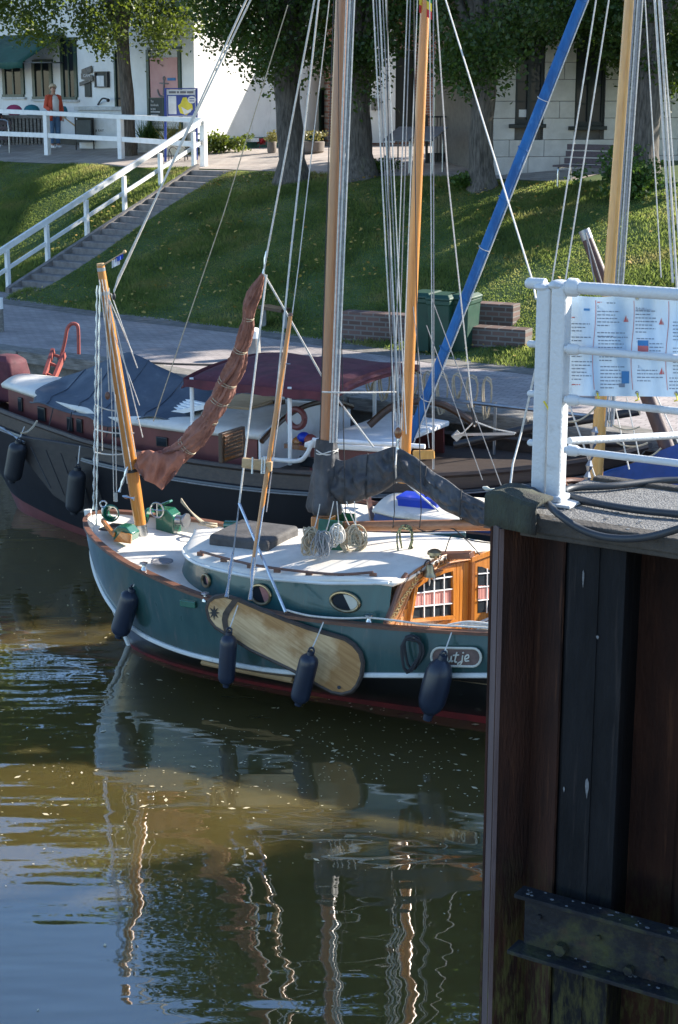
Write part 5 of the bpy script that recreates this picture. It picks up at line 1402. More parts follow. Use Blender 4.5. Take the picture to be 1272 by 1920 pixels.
# deck fittings at the bow
dz = lambda s_: gunz(s_)-.10
wl = thing('anchor_windlass', GB.P(.68, -.42, dz(.68)), 'green anchor windlass on the white foredeck', 'windlass')
c = at(314, 988, 18.1)
obj('gearbox', MB().prism([c+GB.a*x+UPZ*z_-GB.n*.09 for x, z_ in ((-.10, -.06), (.13, -.06), (.13, .16), (.06, .22), (-.10, .22))], GB.n*.18), 'machine_green', wl, smooth=False, bevel=.012)
obj('drum', MB().lathe([(.10, -.20), (.07, -.17), (.06, -.10), (.10, -.07), (.10, -.04)], c-GB.a*.18+UPZ*.10, GB.a, n=18), 'machine_green', wl)
obj('warping_end', MB().lathe([(.09, .08), (.06, .12), (.055, .20), (.085, .24), (.085, .26)], c+UPZ*.10, GB.a, n=18), 'grey_metal', wl)
obj('hand_wheel', MB().torus(c+UPZ*.22+GB.n*.13-GB.a*.05, GB.a, UPZ, .085, .010, 22, 6).tube([c+UPZ*.22+GB.n*.13-GB.a*.13, c+UPZ*.22+GB.n*.13+GB.a*.03], .007, 5).tube([c+UPZ*.14+GB.n*.13-GB.a*.05, c+UPZ*.30+GB.n*.13-GB.a*.05], .007, 5), 'steel', wl)
obj('handle', MB().beam(c+UPZ*.24-GB.a*.10, c+UPZ*.31+GB.a*.06, .07, .03), 'machine_green', wl, smooth=False, bevel=.008)
c = at(209, 962, 17.75)
obj('chain_pipe', MB().lathe([(.05, -.12), (.065, -.06), (.085, .0), (.10, .03), (.085, .035), (.06, -.02)], c, Vector((-.1, -1, .15)), n=18, cap=False), 'machine_green', gb)
obj('bow_shackle', MB().torus(at(194, 945, 17.8), (1, 0, 0), UPZ, .035, .010, 14, 6).cyl(at(194, 952, 17.8), at(193, 968, 17.8), .02), 'steel', gb)
c = at(236, 1000, 17.35); bx = GB.a
obj('roller_box', MB().prism([c+GB.a*x+UPZ*z_-GB.n*.10 for x, z_ in ((-.12, -.07), (.10, -.07), (.12, .02), (.05, .09), (-.06, .09), (-.12, .03))], GB.n*.17), 'machine_green', gb, bevel=.01)
obj('roller_end', MB().prism([c+GB.a*x+UPZ*z_+GB.n*.075 for x, z_ in ((-.10, -.08), (.12, -.08), (.13, .02), (-.0, .04))], GB.n*.02), 'varnish', gb, smooth=False)
obj('chain_well', MB().obox(at(222, 990, 17.55), GB.a*.16, GB.n*.14, UPZ*.01), 'black_metal', gb, smooth=False)
obj('well_coaming', MB().beam(at(192, 975, 17.55), at(214, 1003, 17.3), .03, .05), 'varnish', gb, smooth=False)
# deck light, bollards, bow rope
obj('deck_plate', MB().lathe([(.12, 0), (.12, .012), (.095, .014), (.09, .006), (.001, .006)], on(304, 1053, dz(1.1)+.045), n=26), 'panel_grey', gb)
for (px, py, lat) in [(692, 1160, 1.13), (385, 1119, 1.2), (270, 1062, 1.0)]:
    c = GB.px(px, py, lat); obj('cleat', MB().lathe([(.035, -.045), (.03, -.02), (.02, .0), (.02, .02), (.042, .03), (.042, .042), (.01, .05)], c, n=14), 'steel', gb)
fb_ = at(437, 985, 17.6); obj('spring_drum', MB().lathe([(.03, -.1), (.055, -.09), (.055, .06), (.035, .08), (.03, .13)], fb_, GB.a+UPZ*.08, n=16), 'machine_green', gb)
mb = MB()
for j in range(4): mb.tube(sag(at(340, 935+2*j, 18.3), at(385+6*j, 985+2*j, 18.0), .03), .010, 6)
mb.torus(at(390, 985, 17.95), GB.a, UPZ*.3+GB.n, .10, .014, 18, 6).torus(at(393, 981, 17.95), GB.a, UPZ*.3+GB.n, .08, .013, 18, 6)
obj('mooring_line', mb, 'rope_tan', gb)
obj('hull_vent', MB().obox(GB.px(355, 1131, gunb(1.75)+.03), GB.a*.09, GB.n*.04, UPZ*.035), 'machine_green', gb, smooth=False, bevel=.008)
obj('hull_vent', MB().obox(GB.px(672, 1200, 1.20), GB.a*.05, GB.n*.02, UPZ*.02), 'rub_white', gb, smooth=False, bevel=.008)
# hung wooden fender plank below the strake
obj('fender_plank', MB().tube([GB.px(379+170*f_, 1242+34*f_, lerp(1.0, 1.08, f_)) for f_ in np.linspace(0, 1, 9)], .030, 4), 'pale_wood', gb, smooth=False)

# leeboard
LP_ = [(389, 1140), (393, 1128), (404, 1120), (422, 1117), (446, 1124), (490, 1143), (536, 1162), (580, 1178), (624, 1191), (648, 1198), (664, 1209), (676, 1224), (681, 1243), (678, 1266), (670, 1284), (660, 1295), (642, 1300), (624, 1297), (604, 1287), (549, 1255), (470, 1217), (444, 1200), (426, 1188), (405, 1175), (394, 1160)]
lb_lat = 1.27
def LBp(x, y, off=0.0): return GB.px(x, y, lb_lat+off)
lb = obj('leeboard', MB().prism([LBp(*p) for p in LP_], GB.n*-.045), 'leeboard_wood', gb, smooth=False, bevel=.012)
lb['label'] = 'long pale wooden leeboard with dark star'
obj('edge_band', MB().tube([LBp(*p, -.02) for p in LP_+LP_[:1]], .026, 6), 'strake_brown', lb)
sp = []
for i in range(16):
    a = i/16*2*math.pi; r_ = 13.5 if i % 2 == 0 else 5; sp.append((402+r_*.8*math.cos(a), 1149+r_*math.sin(a)))
obj('star', MB().prism([LBp(*p, .004) for p in sp], GB.n*.006), 'black_metal', lb, smooth=False)
obj('dark_strap', MB().grid([[LBp(x0, y, .006), LBp(x1, y, .006)] for y, x0, x1 in [(1122, 437, 452), (1130, 432, 445), (1140, 424, 438), (1150, 418, 431), (1162, 416, 427), (1174, 418, 428), (1186, 421, 432)]]), 'strake_brown', lb)
obj('bolt', MB().cyl(LBp(636, 1289, 0), LBp(636, 1289, .02), .018), 'black_metal', lb)

# fenders
def fender(boat_, p0, p1, r_, lat, rope_to, label, mat='fender_navy', group='fenders along the green boat', pear=False):
    a = boat_.px(*p0, lat); b_ = boat_.px(*p1, lat); ax = b_-a; Ln = ax.length; axn = ax.normalized()
    k = a.y/F*1.04; rr_ = r_*k
    t = thing('fender', b_, label, 'fender', group)
    pr = [(.012, 0), (rr_*.38, .004), (rr_*.40, Ln*.06), (rr_*.62, Ln*.085), (rr_*.86, Ln*.12), (rr_*.98, Ln*.17), (rr_, Ln*.24), (rr_, Ln*.5), (rr_, Ln*.78), (rr_*.97, Ln*.84), (rr_*.84, Ln*.885), (rr_*.6, Ln*.92), (rr_*.40, Ln*.94), (rr_*.36, Ln-.005), (.01, Ln)]
    if pear: pr = [(.012, 0), (rr_*.3, .004), (rr_*.32, Ln*.07), (rr_*.55, Ln*.11), (rr_*.8, Ln*.17), (rr_*.95, Ln*.27), (rr_, Ln*.5), (rr_*.97, Ln*.70), (rr_*.82, Ln*.80), (rr_*.5, Ln*.88), (rr_*.34, Ln*.90), (rr_*.32, Ln-.005), (.01, Ln)]
    obj('body', MB().lathe(pr, a, axn, n=22), mat, t)
    obj('eye', MB().torus(a-axn*.012, Vector((1, 0, 0)), UPZ, .025, .011, 12, 6), mat, t)
    rp_ = boat_.px(*rope_to[:2], rope_to[2])
    obj('lanyard', MB().tube(sag(a-axn*.02, rp_, .004, 4), .007, 6), 'rope_white', t)
    return t
fender(GB, (249, 1103), (222, 1196), 19, .92, (269, 1068, .98), 'navy blue fender hanging tilted at the bow, first of four')
fender(GB, (430, 1184), (424, 1289), 16.5, 1.42, (449, 1127, 1.24), 'slim navy fender hanging over the left part of the leeboard')
fender(GB, (584, 1221), (559, 1323), 19, 1.44, (607, 1166, 1.25), 'navy fender leaning on the right part of the leeboard')
fender(GB, (832, 1228), (801, 1350), 27.5, 1.38, (847, 1186, 1.24), 'big navy fender hanging in front of the name board', pear=True)
# name board
NB_lat = 1.245
def NBp(x, y, off=0.0): return GB.px(x, y, NB_lat+off)
pts = []
for q in np.linspace(-math.pi/2, math.pi/2, 9): pts.append((887+15*math.cos(q), 1232.5+17*math.sin(q)))
for q in np.linspace(math.pi/2, 3*math.pi/2, 9): pts.append((824+15*math.cos(q), 1231.5+17*math.sin(q)))
nb = obj('name_board', MB().prism([NBp(*p) for p in pts], GB.n*-.03), 'board_brown', gb, smooth=False)
nb['label'] = 'oval brown name board with pale rim'
obj('rim', MB().tube([NBp(*p, .002) for p in pts+pts[:1]], .012, 6), 'ivory_plate', nb)
S = lambda *a: spline([NBp(x, y, .006) for x, y in a], 5)
lt = [('B', [(826, 1244), (829, 1232), (832, 1221), (838, 1220), (838, 1228), (832, 1232), (839, 1234), (838, 1241), (829, 1245)]),
      ('u', [(839, 1230), (838, 1238), (841, 1241), (845, 1238), (847, 1230), (846, 1240), (850, 1239)]),
      ('t', [(857, 1223), (853, 1240), (857, 1241)]), ('t', [(850, 1229), (861, 1228)]),
      ('j', [(868, 1229), (866, 1242), (861, 1248), (859, 1244), (868, 1239)]),
      ('e', [(873, 1236), (879, 1233), (878, 1228), (873, 1231), (873, 1239), (880, 1239)])]
for nm, p in lt: obj('letter', MB().tube(S(*p), .0075, 6), 'ivory_plate', nb)
obj('letter', MB().ball(NBp(869, 1224, .006), .009, 8, 6), 'ivory_plate', nb)
# coil of dark rope hung on the gunwale, life line along it
coil('rope_coil', GB.px(772, 1200, 1.28), .085, .165, 'rope_dark', gb, turns=4, rr_=.013)
ll = [(536, 1147, 1.22), (580, 1158, 1.22), (640, 1163, 1.2), (692, 1162, 1.15), (740, 1167, 1.2), (800, 1175, 1.22), (860, 1178, 1.22), (930, 1182, 1.22)]
rope('life_line', spline([GB.px(*p)+UPZ*.02 for p in ll], 4), .010, 'rope_white', gb)
for k in range(3): rope('deck_line', spline([GB.px(840+20*k, 1172+2*k, 1.15), GB.px(880, 1166+4*k, 1.1), GB.px(930, 1172+4*k, 1.12)], 5), .012, 'rope_white', gb)

# boom and covered sail
def ridge(v): return 1-2*abs(mnoise.noise(v))
b0 = GB.px(638, 987, 0.0); b1 = GB.px(940, 984, 0.0)
obj('boom', MB().tube([b0, lerp(b0, b1, .5), b1+(b1-b0)*.4], [.05, .058, .058], 14), 'boom_wood', gb)
obj('boom_iron', MB().tube([b0-GB.a*.02, b0+GB.a*.05], .056, 14), 'bronze', gb)
top_ = [(590, 868), (600, 850), (612, 846), (640, 862), (680, 853), (715, 845), (745, 838), (765, 848), (800, 874), (840, 902), (880, 928), (930, 952), (980, 970)]
bot_ = [(586, 935), (596, 946), (625, 948), (660, 943), (700, 931), (728, 915), (745, 906), (765, 908), (800, 930), (850, 964), (890, 984), (930, 995), (980, 1000)]
txs = [p[0] for p in top_]; tys = [p[1] for p in top_]; bxs = [p[0] for p in bot_]; bys = [p[1] for p in bot_]
rows = []
for i, x in enumerate(np.linspace(588, 978, 170)):
    yt = smooth_interp(x, txs, tys); yb = smooth_interp(x, bxs, bys); wmax = interp(x, [588, 600, 640, 745, 800, 978], [.04, .13, .12, .07, .08, .07])
    ring = []
    for j in range(56):
        a = 2*math.pi*j/56; cy = (1-math.cos(a))/2                      # 0 at the top, 1 at the bottom
        prof = (math.sin(a/2)**1.0) if True else 1
        wd = wmax*math.sin(a)*(.35+.85*cy)
        fold = .022*math.sin(x*.085+cy*5.0+1.2*math.sin(cy*6))+.016*math.sin(x*.19-cy*9)+.03*mnoise.noise(Vector((x*.022, cy*2.2, (1 if a < math.pi else 4))))+.018*mnoise.noise(Vector((x*.06, cy*5, (1 if a < math.pi else 4))))
        fold += .045*(ridge(Vector((x*.028+cy*.8, cy*2.6-x*.006, (1 if a < math.pi else 4))))-.6)+.028*(ridge(Vector((x*.07-cy*1.5, cy*5, (2 if a < math.pi else 5))))-.6)
        wd += math.copysign(fold*min(1, 4*cy*(1-cy)+.15), math.sin(a)+1e-6)
        y = lerp(yt, yb, cy)+1.3*math.sin(x*.11+cy*4)
        ring.append(GB.px(x, y, 0.0)+GB.n*wd)
    rows.append(ring)
cv_ = obj('sail_cover', MB().rings(rows), 'cloth_black', gb, angle=80)
cv_['label'] = 'charcoal cloth cover over the furled mainsail'
# collar of the cover round the mast
cr_ = [m0+mdir*h for h in np.linspace(.28, 1.05, 16)]
obj('mast_collar', MB().tube(cr_, [.16, .18, .17, .16, .15, .145, .14, .135, .13, .125, .12, .118, .115, .11, .105, .10], 32, fold=lambda i, a: 1+.10*math.sin(4*a+i*.22)+.07*math.sin(7*a-i*.3)), 'cloth_black', gb, angle=80)
for (px, py0, py1) in [(744, 838, 905)]:
    rope('sail_tie', [GB.px(px, py0, .02)+GB.n*.0, GB.px(px-2, (py0+py1)/2, .20), GB.px(px, py1, .02)], .008, 'rope_white', gb)
for px in (690, 800, 866):
    yt = smooth_interp(px, txs, tys); yb = smooth_interp(px, bxs, bys)
    rope('sail_tie', [GB.px(px+3*math.sin(q), lerp(yt-1, yb+1, (1-math.cos(q))/2), 0)+GB.n*(.115*math.sin(q)*(.5+.6*(1-math.cos(q))/2)) for q in np.linspace(0, 2*math.pi, 26)], .0055, 'rope_dark', cv_)
rope('collar_tie', [m0+mdir*(.93+.02*math.sin(q*2.3))+Vector((math.cos(q)*.118, math.sin(q)*.118, 0)) for q in np.linspace(0, 13, 40)], .007, 'rope_white', gb)
for px in (648, 740, 790): rope('lazy_line', [GB.px(px-3, 990, .05), GB.px(px, 960, .20), GB.px(px-8, 600, .1), GB.px(px-14, 0, 0.1)], .005, 'rope_dark', gb)
coil('rope_coil', GB.px(760, 992, .07), .07, .16, 'rope_olive', gb, turns=3, rr_=.010)
rope('sheet_cable', spline([GB.px(775, 985, .05), GB.px(800, 997, .05), GB.px(845, 990, .05), GB.px(880, 1012, .1), GB.px(940, 1020, .1)], 5), .006, 'rope_dark', gb)
rope('sheet_cable', spline([GB.px(835, 1035, .1), GB.px(848, 1003, .05), GB.px(870, 1008, .05), GB.px(900, 1040, .1)], 5), .006, 'rope_dark', gb)

# raised bowsprit
q0 = at(266, 1000, 17.75); q1 = at(189, 497, 17.65)
qd = (q1-q0)
bs = obj('bowsprit', MB().tube([q0, lerp(q0, q1, .15), lerp(q0, q1, .3), lerp(q0, q1, .65), q1], [.062, .070, .072, .062, .042], 18), 'mast_orange', gb)
bs['label'] = 'varnished bowsprit hinged upright'
obj('end_cap', MB().tube([q1-qd*.004, q1+qd*.006], .040, 14), 'pale_wood', bs)
for f_, r_ in ((.985, .046), (.90, .052), (.245, .076)): obj('iron_band', MB().tube([lerp(q0, q1, f_-.006), lerp(q0, q1, f_+.006)], r_, 16), 'grey_metal' if f_ > .5 else 'black_metal', bs)
obj('heel_fitting', MB().tube([q0-qd*.03, q0+qd*.035], .068, 16).tube(spline([q0+GB.n*.09+UPZ*.0, q0+GB.n*.16-UPZ*.08, q0-UPZ*.12, q0-GB.n*.12-UPZ*.08], 4), .014, 6), 'steel', bs)
for j in range(3): rope('jackline', [lerp(q0, q1, .2+.05*j)+Vector((-.06+.07*j, -.09, 0)), lerp(q0, q1, .6)+Vector((-.05+.05*j, -.085, 0)), lerp(q0, q1, .95)+Vector((-.03+.03*j, -.06, 0))], .006, 'rope_white', bs)
# chains, lines and the netting around it
def chainlike(name, p0, p1, parent, r_=.012, link=.05, mat='steel', s=.0):
    n_ = max(3, int((Vector(p1)-Vector(p0)).length/link)); pts = sag(p0, p1, s, n_)
    return obj(name, MB().tube(pts, [r_*(1.5 if i % 2 else .55) for i in range(n_+1)], 6), mat, parent)
chainlike('bobstay', at(183, 535, 17.65), at(176, 955, 17.75), bs, .013, .07)
chainlike('bobstay', at(188, 530, 17.6), at(181, 985, 17.5), bs, .010, .09)
for (a, c, r_) in [((196, 545), (205, 735), .007), ((200, 545), (212, 735), .006), ((205, 540), (214, 940), .005), ((205, 560), (248, 660), .006), ((208, 550), (258, 690), .006), ((212, 620), (262, 760), .005), ((205, 560), (268, 820), .006), ((190, 690), (192, 845), .006), ((216, 740), (219, 930), .006)]:
    rope('bowsprit_line', [at(*a, 17.6), at(*c, 17.7)], r_, 'rope_white', bs)
for (a, c) in [((178, 805), (252, 812)), ((178, 848), (240, 850)), ((180, 760), (226, 770))]:
    rope('net_line', sag(at(*a, 17.65), at(*c, 17.7), .02), .008, 'rope_white', bs)
obj('halyard_block', MB().ball(at(202, 742, 17.6), (.03, .025, .045), 10, 7), 'gunwale_wood', bs)
chainlike('snap_chain', at(240, 875, 17.6), at(224, 922, 17.6), bs, .014, .05); chainlike('snap_chain', at(230, 930, 17.55), at(252, 935, 17.5), bs, .016, .05)
obj('counter_weight', MB().box(at(218, 932, 17.6), (.035, .035, .10)), 'grey_metal', bs)
# little burgee on a stick
fl = thing('pennant', at(189, 500, 17.62), 'tiny blue and white pennant at the tip of the bowsprit', 'flag')
obj('stick', MB().tube([at(189, 500, 17.62), at(233, 473, 17.6)], .010, 6), 'pale_wood', fl)
obj('truck', MB().ball(at(234, 472, 17.6), .02, 8, 6), 'pale_wood', fl)
obj('white_field', MB().grid([[at(210+t*8, 489-t*4+y, 17.6+.02*math.sin(t*5)) for y in (0, 8, 14)] for t in np.linspace(0, 1.9, 6)]), 'flag_white', fl)
obj('blue_field', MB().grid([[at(217+t*8, 487-t*4+y, 17.58+.02*math.sin(t*5)) for y in (-4, 2, 5)] for t in np.linspace(0, 1.8, 6)]), 'flag_blue', fl)

# furled jib in its red-brown cloth
jp = [(494, 512, 3), (486, 530, 9), (477, 552, 15), (468, 574, 15), (466, 596, 12), (463, 618, 17), (458, 640, 17), (451, 656, 15), (446, 676, 20), (438, 696, 23), (427, 716, 21), (420, 735, 23), (412, 750, 21), (403, 768, 25), (393, 784, 21), (382, 802, 26), (367, 820, 28), (352, 836, 24), (336, 850, 27), (318, 862, 29), (300, 870, 30), (284, 872, 28), (268, 868, 24), (258, 862, 14)]
JN = 9
cs = spline([at(x, y, lerp(16.9, 17.65, min(1, (y-512)/340))) for x, y, _ in jp], JN); rads = []
for i in range(len(cs)):
    f_ = i/JN; j = min(int(f_), len(jp)-2); rads.append(lerp(jp[j][2], jp[j+1][2], f_-j)*17.3/F*.80)
def fold_j(i, a):
    t = i/JN*5; ca, sa = math.cos(a), math.sin(a); tw = .03*t
    c2_, s2_ = math.cos(a+tw), math.sin(a+tw)
    base = .86+.26*abs(math.cos(a+.3*math.sin(t*.06)))
    f_ = .30*(ridge(Vector((t*.035, c2_*2.6, s2_*2.6+3)))-.6)+.18*(ridge(Vector((t*.06+7, c2_*5.2, s2_*5.2)))-.6)+.10*mnoise.noise(Vector((t*.12, ca*1.4, sa*1.4)))+.05*mnoise.noise(Vector((t*.5, ca*5, sa*5)))
    return base*(1+f_)
jb = obj('furled_jib', MB().tube(cs, rads, 64, fold=fold_j), 'cloth_brown', gb, angle=80)
jb['label'] = 'furled red-brown jib tied in bunches'
fo_ = [(256, 848), (280, 843), (300, 850), (330, 846), (354, 846), (344, 868), (330, 890), (318, 904), (304, 919), (290, 908), (272, 901), (262, 886), (257, 866)]
fo = []
for i in range(len(fo_)):
    p_, q_ = Vector((*fo_[i], 0)), Vector((*fo_[(i+1) % len(fo_)], 0)); fo += [lerp(p_, q_, k/6) for k in range(6)]
for sd, mt in ((1, 'cloth_orange'), (-1, 'cloth_brown')):
    rows = []
    for k in range(19):
        f_ = k/18; ring = []
        for j, p in enumerate(fo):
            x = lerp(298, p.x, f_); y = lerp(876, p.y, f_)
            d_ = .05*math.sqrt(max(0, 1-f_*f_))+.07*(ridge(Vector((x*.030+y*.012, y*.010-x*.012, 5)))-.55)+.035*(ridge(Vector((x*.07+y*.03, y*.02-x*.03, 9)))-.55)
            ring.append(at(x, y, 17.52-sd*d_))
        rows.append(ring)
    obj('jib_foot', MB().rings(rows, cap=False), mt, jb, angle=80)
for i in (4, 7, 10, 12, 14, 17):
    x, y, r_ = jp[i]; k = i*JN; c = cs[k]; tdir = (cs[k+2]-cs[k-2]).normalized(); s1 = tdir.cross(Vector((0, 1, 0))).normalized(); s2 = tdir.cross(s1)
    rr_ = rads[k]*1.08
    obj('sail_tie', MB().tube([c+s1*(math.cos(q)*rr_)+s2*(math.sin(q)*rr_)+tdir*(.02*math.sin(q*.5)) for q in np.linspace(0, 4*math.pi, 40)], .0045, 6), 'rope_tan', jb)
# rigging of the green boat
def line(p, r_=.008, mat='rope_white', name='stay', par=gb, n=6): return rope(name, p, r_, mat, par, n)
line([at(462, 0, 17.2)+(at(462, 0, 17.2)-at(215, 560, 17.6))*.6, at(462, 0, 17.2), at(214, 545, 17.6)], .010); line([at(478, -20, 17.2), at(470, 0, 17.2), at(222, 520, 17.55), at(214, 548, 17.55)], .010)
obj('stay_block', MB().ball(at(214, 556, 17.55), (.02, .02, .04), 8, 6), 'black_metal', gb)
line([at(607, -200, 16.9), at(590, 0, 16.9), at(494, 512, 16.9)], .011); chainlike('halyard_shackle', at(500, 470, 16.9), at(494, 514, 16.9), gb, .012, .06)
line([at(496, 515, 16.85), at(545, 600, 16.8), at(612, 720, 16.7), at(700, 838, 16.6)], .010, name='sheet')
line([at(500, 515, 16.8), at(478, 700, 16.6), at(449, 944, 16.3)], .012, 'rope_white', 'topping_rod'); line([at(449, 944, 16.3), at(536, 1148, 15.3)], .015, 'steel', 'topping_rod'); line([at(449, 944, 16.3), at(432, 1085, 15.7), at(424, 1118, 15.55)], .008, 'rope_grey')
line([at(612, -200, 16.8), at(598, 0, 16.8), at(545, 480, 16.5), at(505, 880, 16.1)], .011); line([at(636, -200, 16.8), at(618, 0, 16.8), at(560, 500, 16.5), at(500, 960, 16.0)], .006); line([at(540, 10, 17), at(420, 400, 17.4), at(288, 790, 17.7)], .006, 'rope_tan')
line([at(505, 880, 16.1), at(478, 1060, 15.6), at(470, 1124, 15.4)], .010, 'steel'); chainlike('rigging_screw', at(437, 1035, 15.75), at(425, 1120, 15.5), gb, .016, .12); chainlike('rigging_screw', at(476, 1045, 15.6), at(470, 1125, 15.4), gb, .018, .12)
# pole with belaying board
pp0 = at(545, 592, 16.4); pp1 = at(474, 1068, 15.75)
obj('pole', MB().tube([pp1, lerp(pp1, pp0, .5), pp0], [.025, .025, .021], 12), 'mast_orange', gb); obj('pole_cap', MB().tube([pp0, pp0+UPZ*.03], [.028, .02], 10), 'gunwale_wood', gb)
obj('crossbar', MB().tube([lerp(pp0, pp1, .19)-Vector((.03, 0, 0)), lerp(pp0, pp1, .19)+Vector((.07, 0, 0))], .006, 6), 'steel', gb)
bb_ = obj('belaying_board', MB().beam(at(455, 867, 16.1), at(510, 875, 16.0), .05, .10), 'pale_wood', gb, smooth=False, bevel=.008)
for px in (474, 492, 497): obj('belaying_pin', MB().tube([at(px, 857, 15.98), at(px-1, 888, 15.98)], [.010, .012], 7), 'steel', bb_)
# halyards down the mast
for j, dx in enumerate((-15, 9, 13, 16, 20, 24)):
    line([at(650+dx*.7, -200, 16.35), at(641+dx, 0, 16.35), at(624+dx*.9, 480, 16.3), at(612+dx*.8, 830, 16.25)], (.006, .009, .007, .010, .007, .009)[j], ('rope_dark', 'rope_white', 'rope_grey', 'rope_white', 'rope_grey', 'rope_white')[j], 'halyard')
rope('halyard_lashing', [at(604, 735, 16.3), at(640, 736, 16.15), at(700, 736, 16.3), at(745, 735, 16.4)], .009, 'rope_white', gb)
for j, (x0, x1) in enumerate(((700, 742), (706, 748), (712, 750), (718, 757), (724, 762))):
    line([at(x0-8, -200, 16.4), at(x0, 0, 16.4), at(lerp(x0, x1, .55)+1, 480, 16.35), at(x1, 790+6*j, 16.2)], (.008, .006, .009, .006, .007)[j], ('rope_white', 'rope_grey')[j % 2], 'topping_lift')
obj('gaff_block', MB().ball(at(747, 812, 16.2), (.04, .03, .06), 10, 8), 'varnish_dark', gb); chainlike('gaff_shackle', at(747, 820, 16.2), at(746, 842, 16.2), gb, .012, .04)

# ------------------------------------------------------------------ black barge along the quay
BB = Boat((-0.65, 21.86), 29.0)
bg_ = thing('black_barge', BB.P(0, 0, 0), 'long black barge with red cabin, blue tarp and maroon canopy', 'boat')
bgun = ([-5.7, -5.6, -5.2, -4.7, -3.7, -3.0, -2.25, -1.0, 0.5, 2.0, 3.4, 4.5, 5.0], [0, .2, .42, .6, .92, 1.15, 1.4, 1.54, 1.56, 1.42, 1.0, .5, .05], [1.80, 1.78, 1.70, 1.62, 1.54, 1.50, 1.47, 1.44, 1.44, 1.50, 1.62, 1.80, 1.92])
bw1 = ([-5.6, -5.5, -5.1, -4.6, -3.6, -2.9, -2.2, -1.0, 0.5, 2.0, 3.3, 4.4, 4.85], [0, .21, .44, .63, .96, 1.19, 1.44, 1.58, 1.60, 1.46, 1.03, .5, .05], [1.52, 1.50, 1.43, 1.36, 1.29, 1.26, 1.23, 1.20, 1.20, 1.27, 1.40, 1.58, 1.70])
bwl = ([-4.9, -4.85, -4.6, -4.2, -3.4, -2.8, -2.1, -1.0, 0.5, 1.9, 3.0, 3.8, 4.1], [0, .12, .3, .48, .8, 1.0, 1.25, 1.42, 1.44, 1.28, .8, .3, .02], [.28, .28, .25, .2, .15, .12, .1, .1, .1, .12, .15, .2, .2])
bkl = ([-4.6, -4.5, -4.3, -4.0, -3.2, -2.6, -2, -1, .5, 1.8, 2.8, 3.5, 3.8], [0, .05, .15, .3, .5, .7, .9, 1, 1, .9, .5, .2, .02], [-.5]*13)
obj('bulwark_strake', hull_band(BB, bgun, bw1, nv=2), 'strake_brown', bg_, angle=80)
obj('hull_side', hull_band(BB, bw1, bwl, bulge=.06), 'barge_black', bg_, angle=80)
obj('bottom', hull_band(BB, bwl, bkl, bulge=.03), 'cabin_red', bg_, angle=80)
for sd in (1, -1):
    obj('rubbing_strake', MB().tube(curve_pts(BB, bw1, 60, sd, .02), .035, 8), 'hull_black', bg_)
    obj('rail_line', MB().tube(curve_pts(BB, bw1, 60, sd, .045, -.02), .012, 6), 'rope_grey', bg_)
    obj('gunwale_cap', MB().tube(curve_pts(BB, bgun, 60, sd), .04, 6), 'strake_brown', bg_)
bbz = lambda s_: smooth_interp(s_, bgun[0], bgun[2]); bbb = lambda s_: max(0, smooth_interp(s_, bgun[0], bgun[1]))
rows = []
for s_ in np.linspace(-5.6, 4.95, 40): rows.append([BB.P(s_, (bbb(s_)-.03)*t, bbz(s_)-.16) for t in np.linspace(-1, 1, 9)])
obj('deck', MB().grid(rows), 'strake_brown', bg_, angle=80)
# cabin trunk in dull red with white roof
S0, S1 = -4.55, 0.2
def bcw(s_): return min(1.18, max(.25, bbb(s_)-.26))
def btop(s_): return interp(s_, [-4.55, -3, -1, .2], [1.93, 1.84, 1.78, 1.80])
st_ = np.linspace(S0, S1, 22)
for sd in (1, -1): obj('cabin_side', MB().grid([[BB.P(s_, sd*bcw(s_), bbz(s_)-.18), BB.P(s_, sd*bcw(s_), btop(s_))] for s_ in st_]), 'cabin_red', bg_, angle=80)
obj('cabin_end', MB().prism([BB.P(S0, -bcw(S0), 1.4), BB.P(S0, bcw(S0), 1.4), BB.P(S0, bcw(S0), btop(S0)), BB.P(S0, -bcw(S0), btop(S0))], BB.a*.02), 'cabin_red', bg_, smooth=False)
ro = obj('cabin_roof', MB().grid([[BB.P(s_, t*(bcw(s_)+.05), btop(s_)+.09*(1-t*t)) for t in np.linspace(-1, 1, 11)] for s_ in np.linspace(S0-.12, S1+.05, 22)]), 'deck_white', bg_, angle=80)
md = ro.modifiers.new('thick', 'SOLIDIFY'); md.thickness = .06; md.offset = -1
def bside(px, py, off=.01):
    lat = 1.1
    for _ in range(7):
        p = BB.px(px, py, lat); s_, _l = BB.loc(p); lat = bcw(min(max(s_, S0), S1))
    d1 = (BB.P(s_+.1, bcw(s_+.1))-BB.P(s_-.1, bcw(s_-.1))).normalized(); nn_ = d1.cross(UPZ)
    if nn_.dot(BB.n) < 0: nn_ = -nn_
    return p+nn_*off, d1, nn_
for (px, py, w, h_) in [(40, 758, 9, 26), (80, 776, 17, 26), (133, 795, 12, 26), (151, 798, 12, 26), (222, 812, 20, 16), (305, 828, 22, 18)]:
    c, d1, nn_ = bside(px, py, .012); k = c.y/F*1.03
    w_ = obj('window', MB().obox(c, d1*(w*k/2/max(.5, abs(d1.x))), nn_*.015, UPZ*(h_*k/2)), 'black_metal', bg_, smooth=False, bevel=.01)
    obj('pane', MB().obox(c+nn_*.014, d1*(w*k*.40/max(.5, abs(d1.x))), nn_*.004, UPZ*(h_*k*.40)), 'dark_glass', w_, smooth=False)
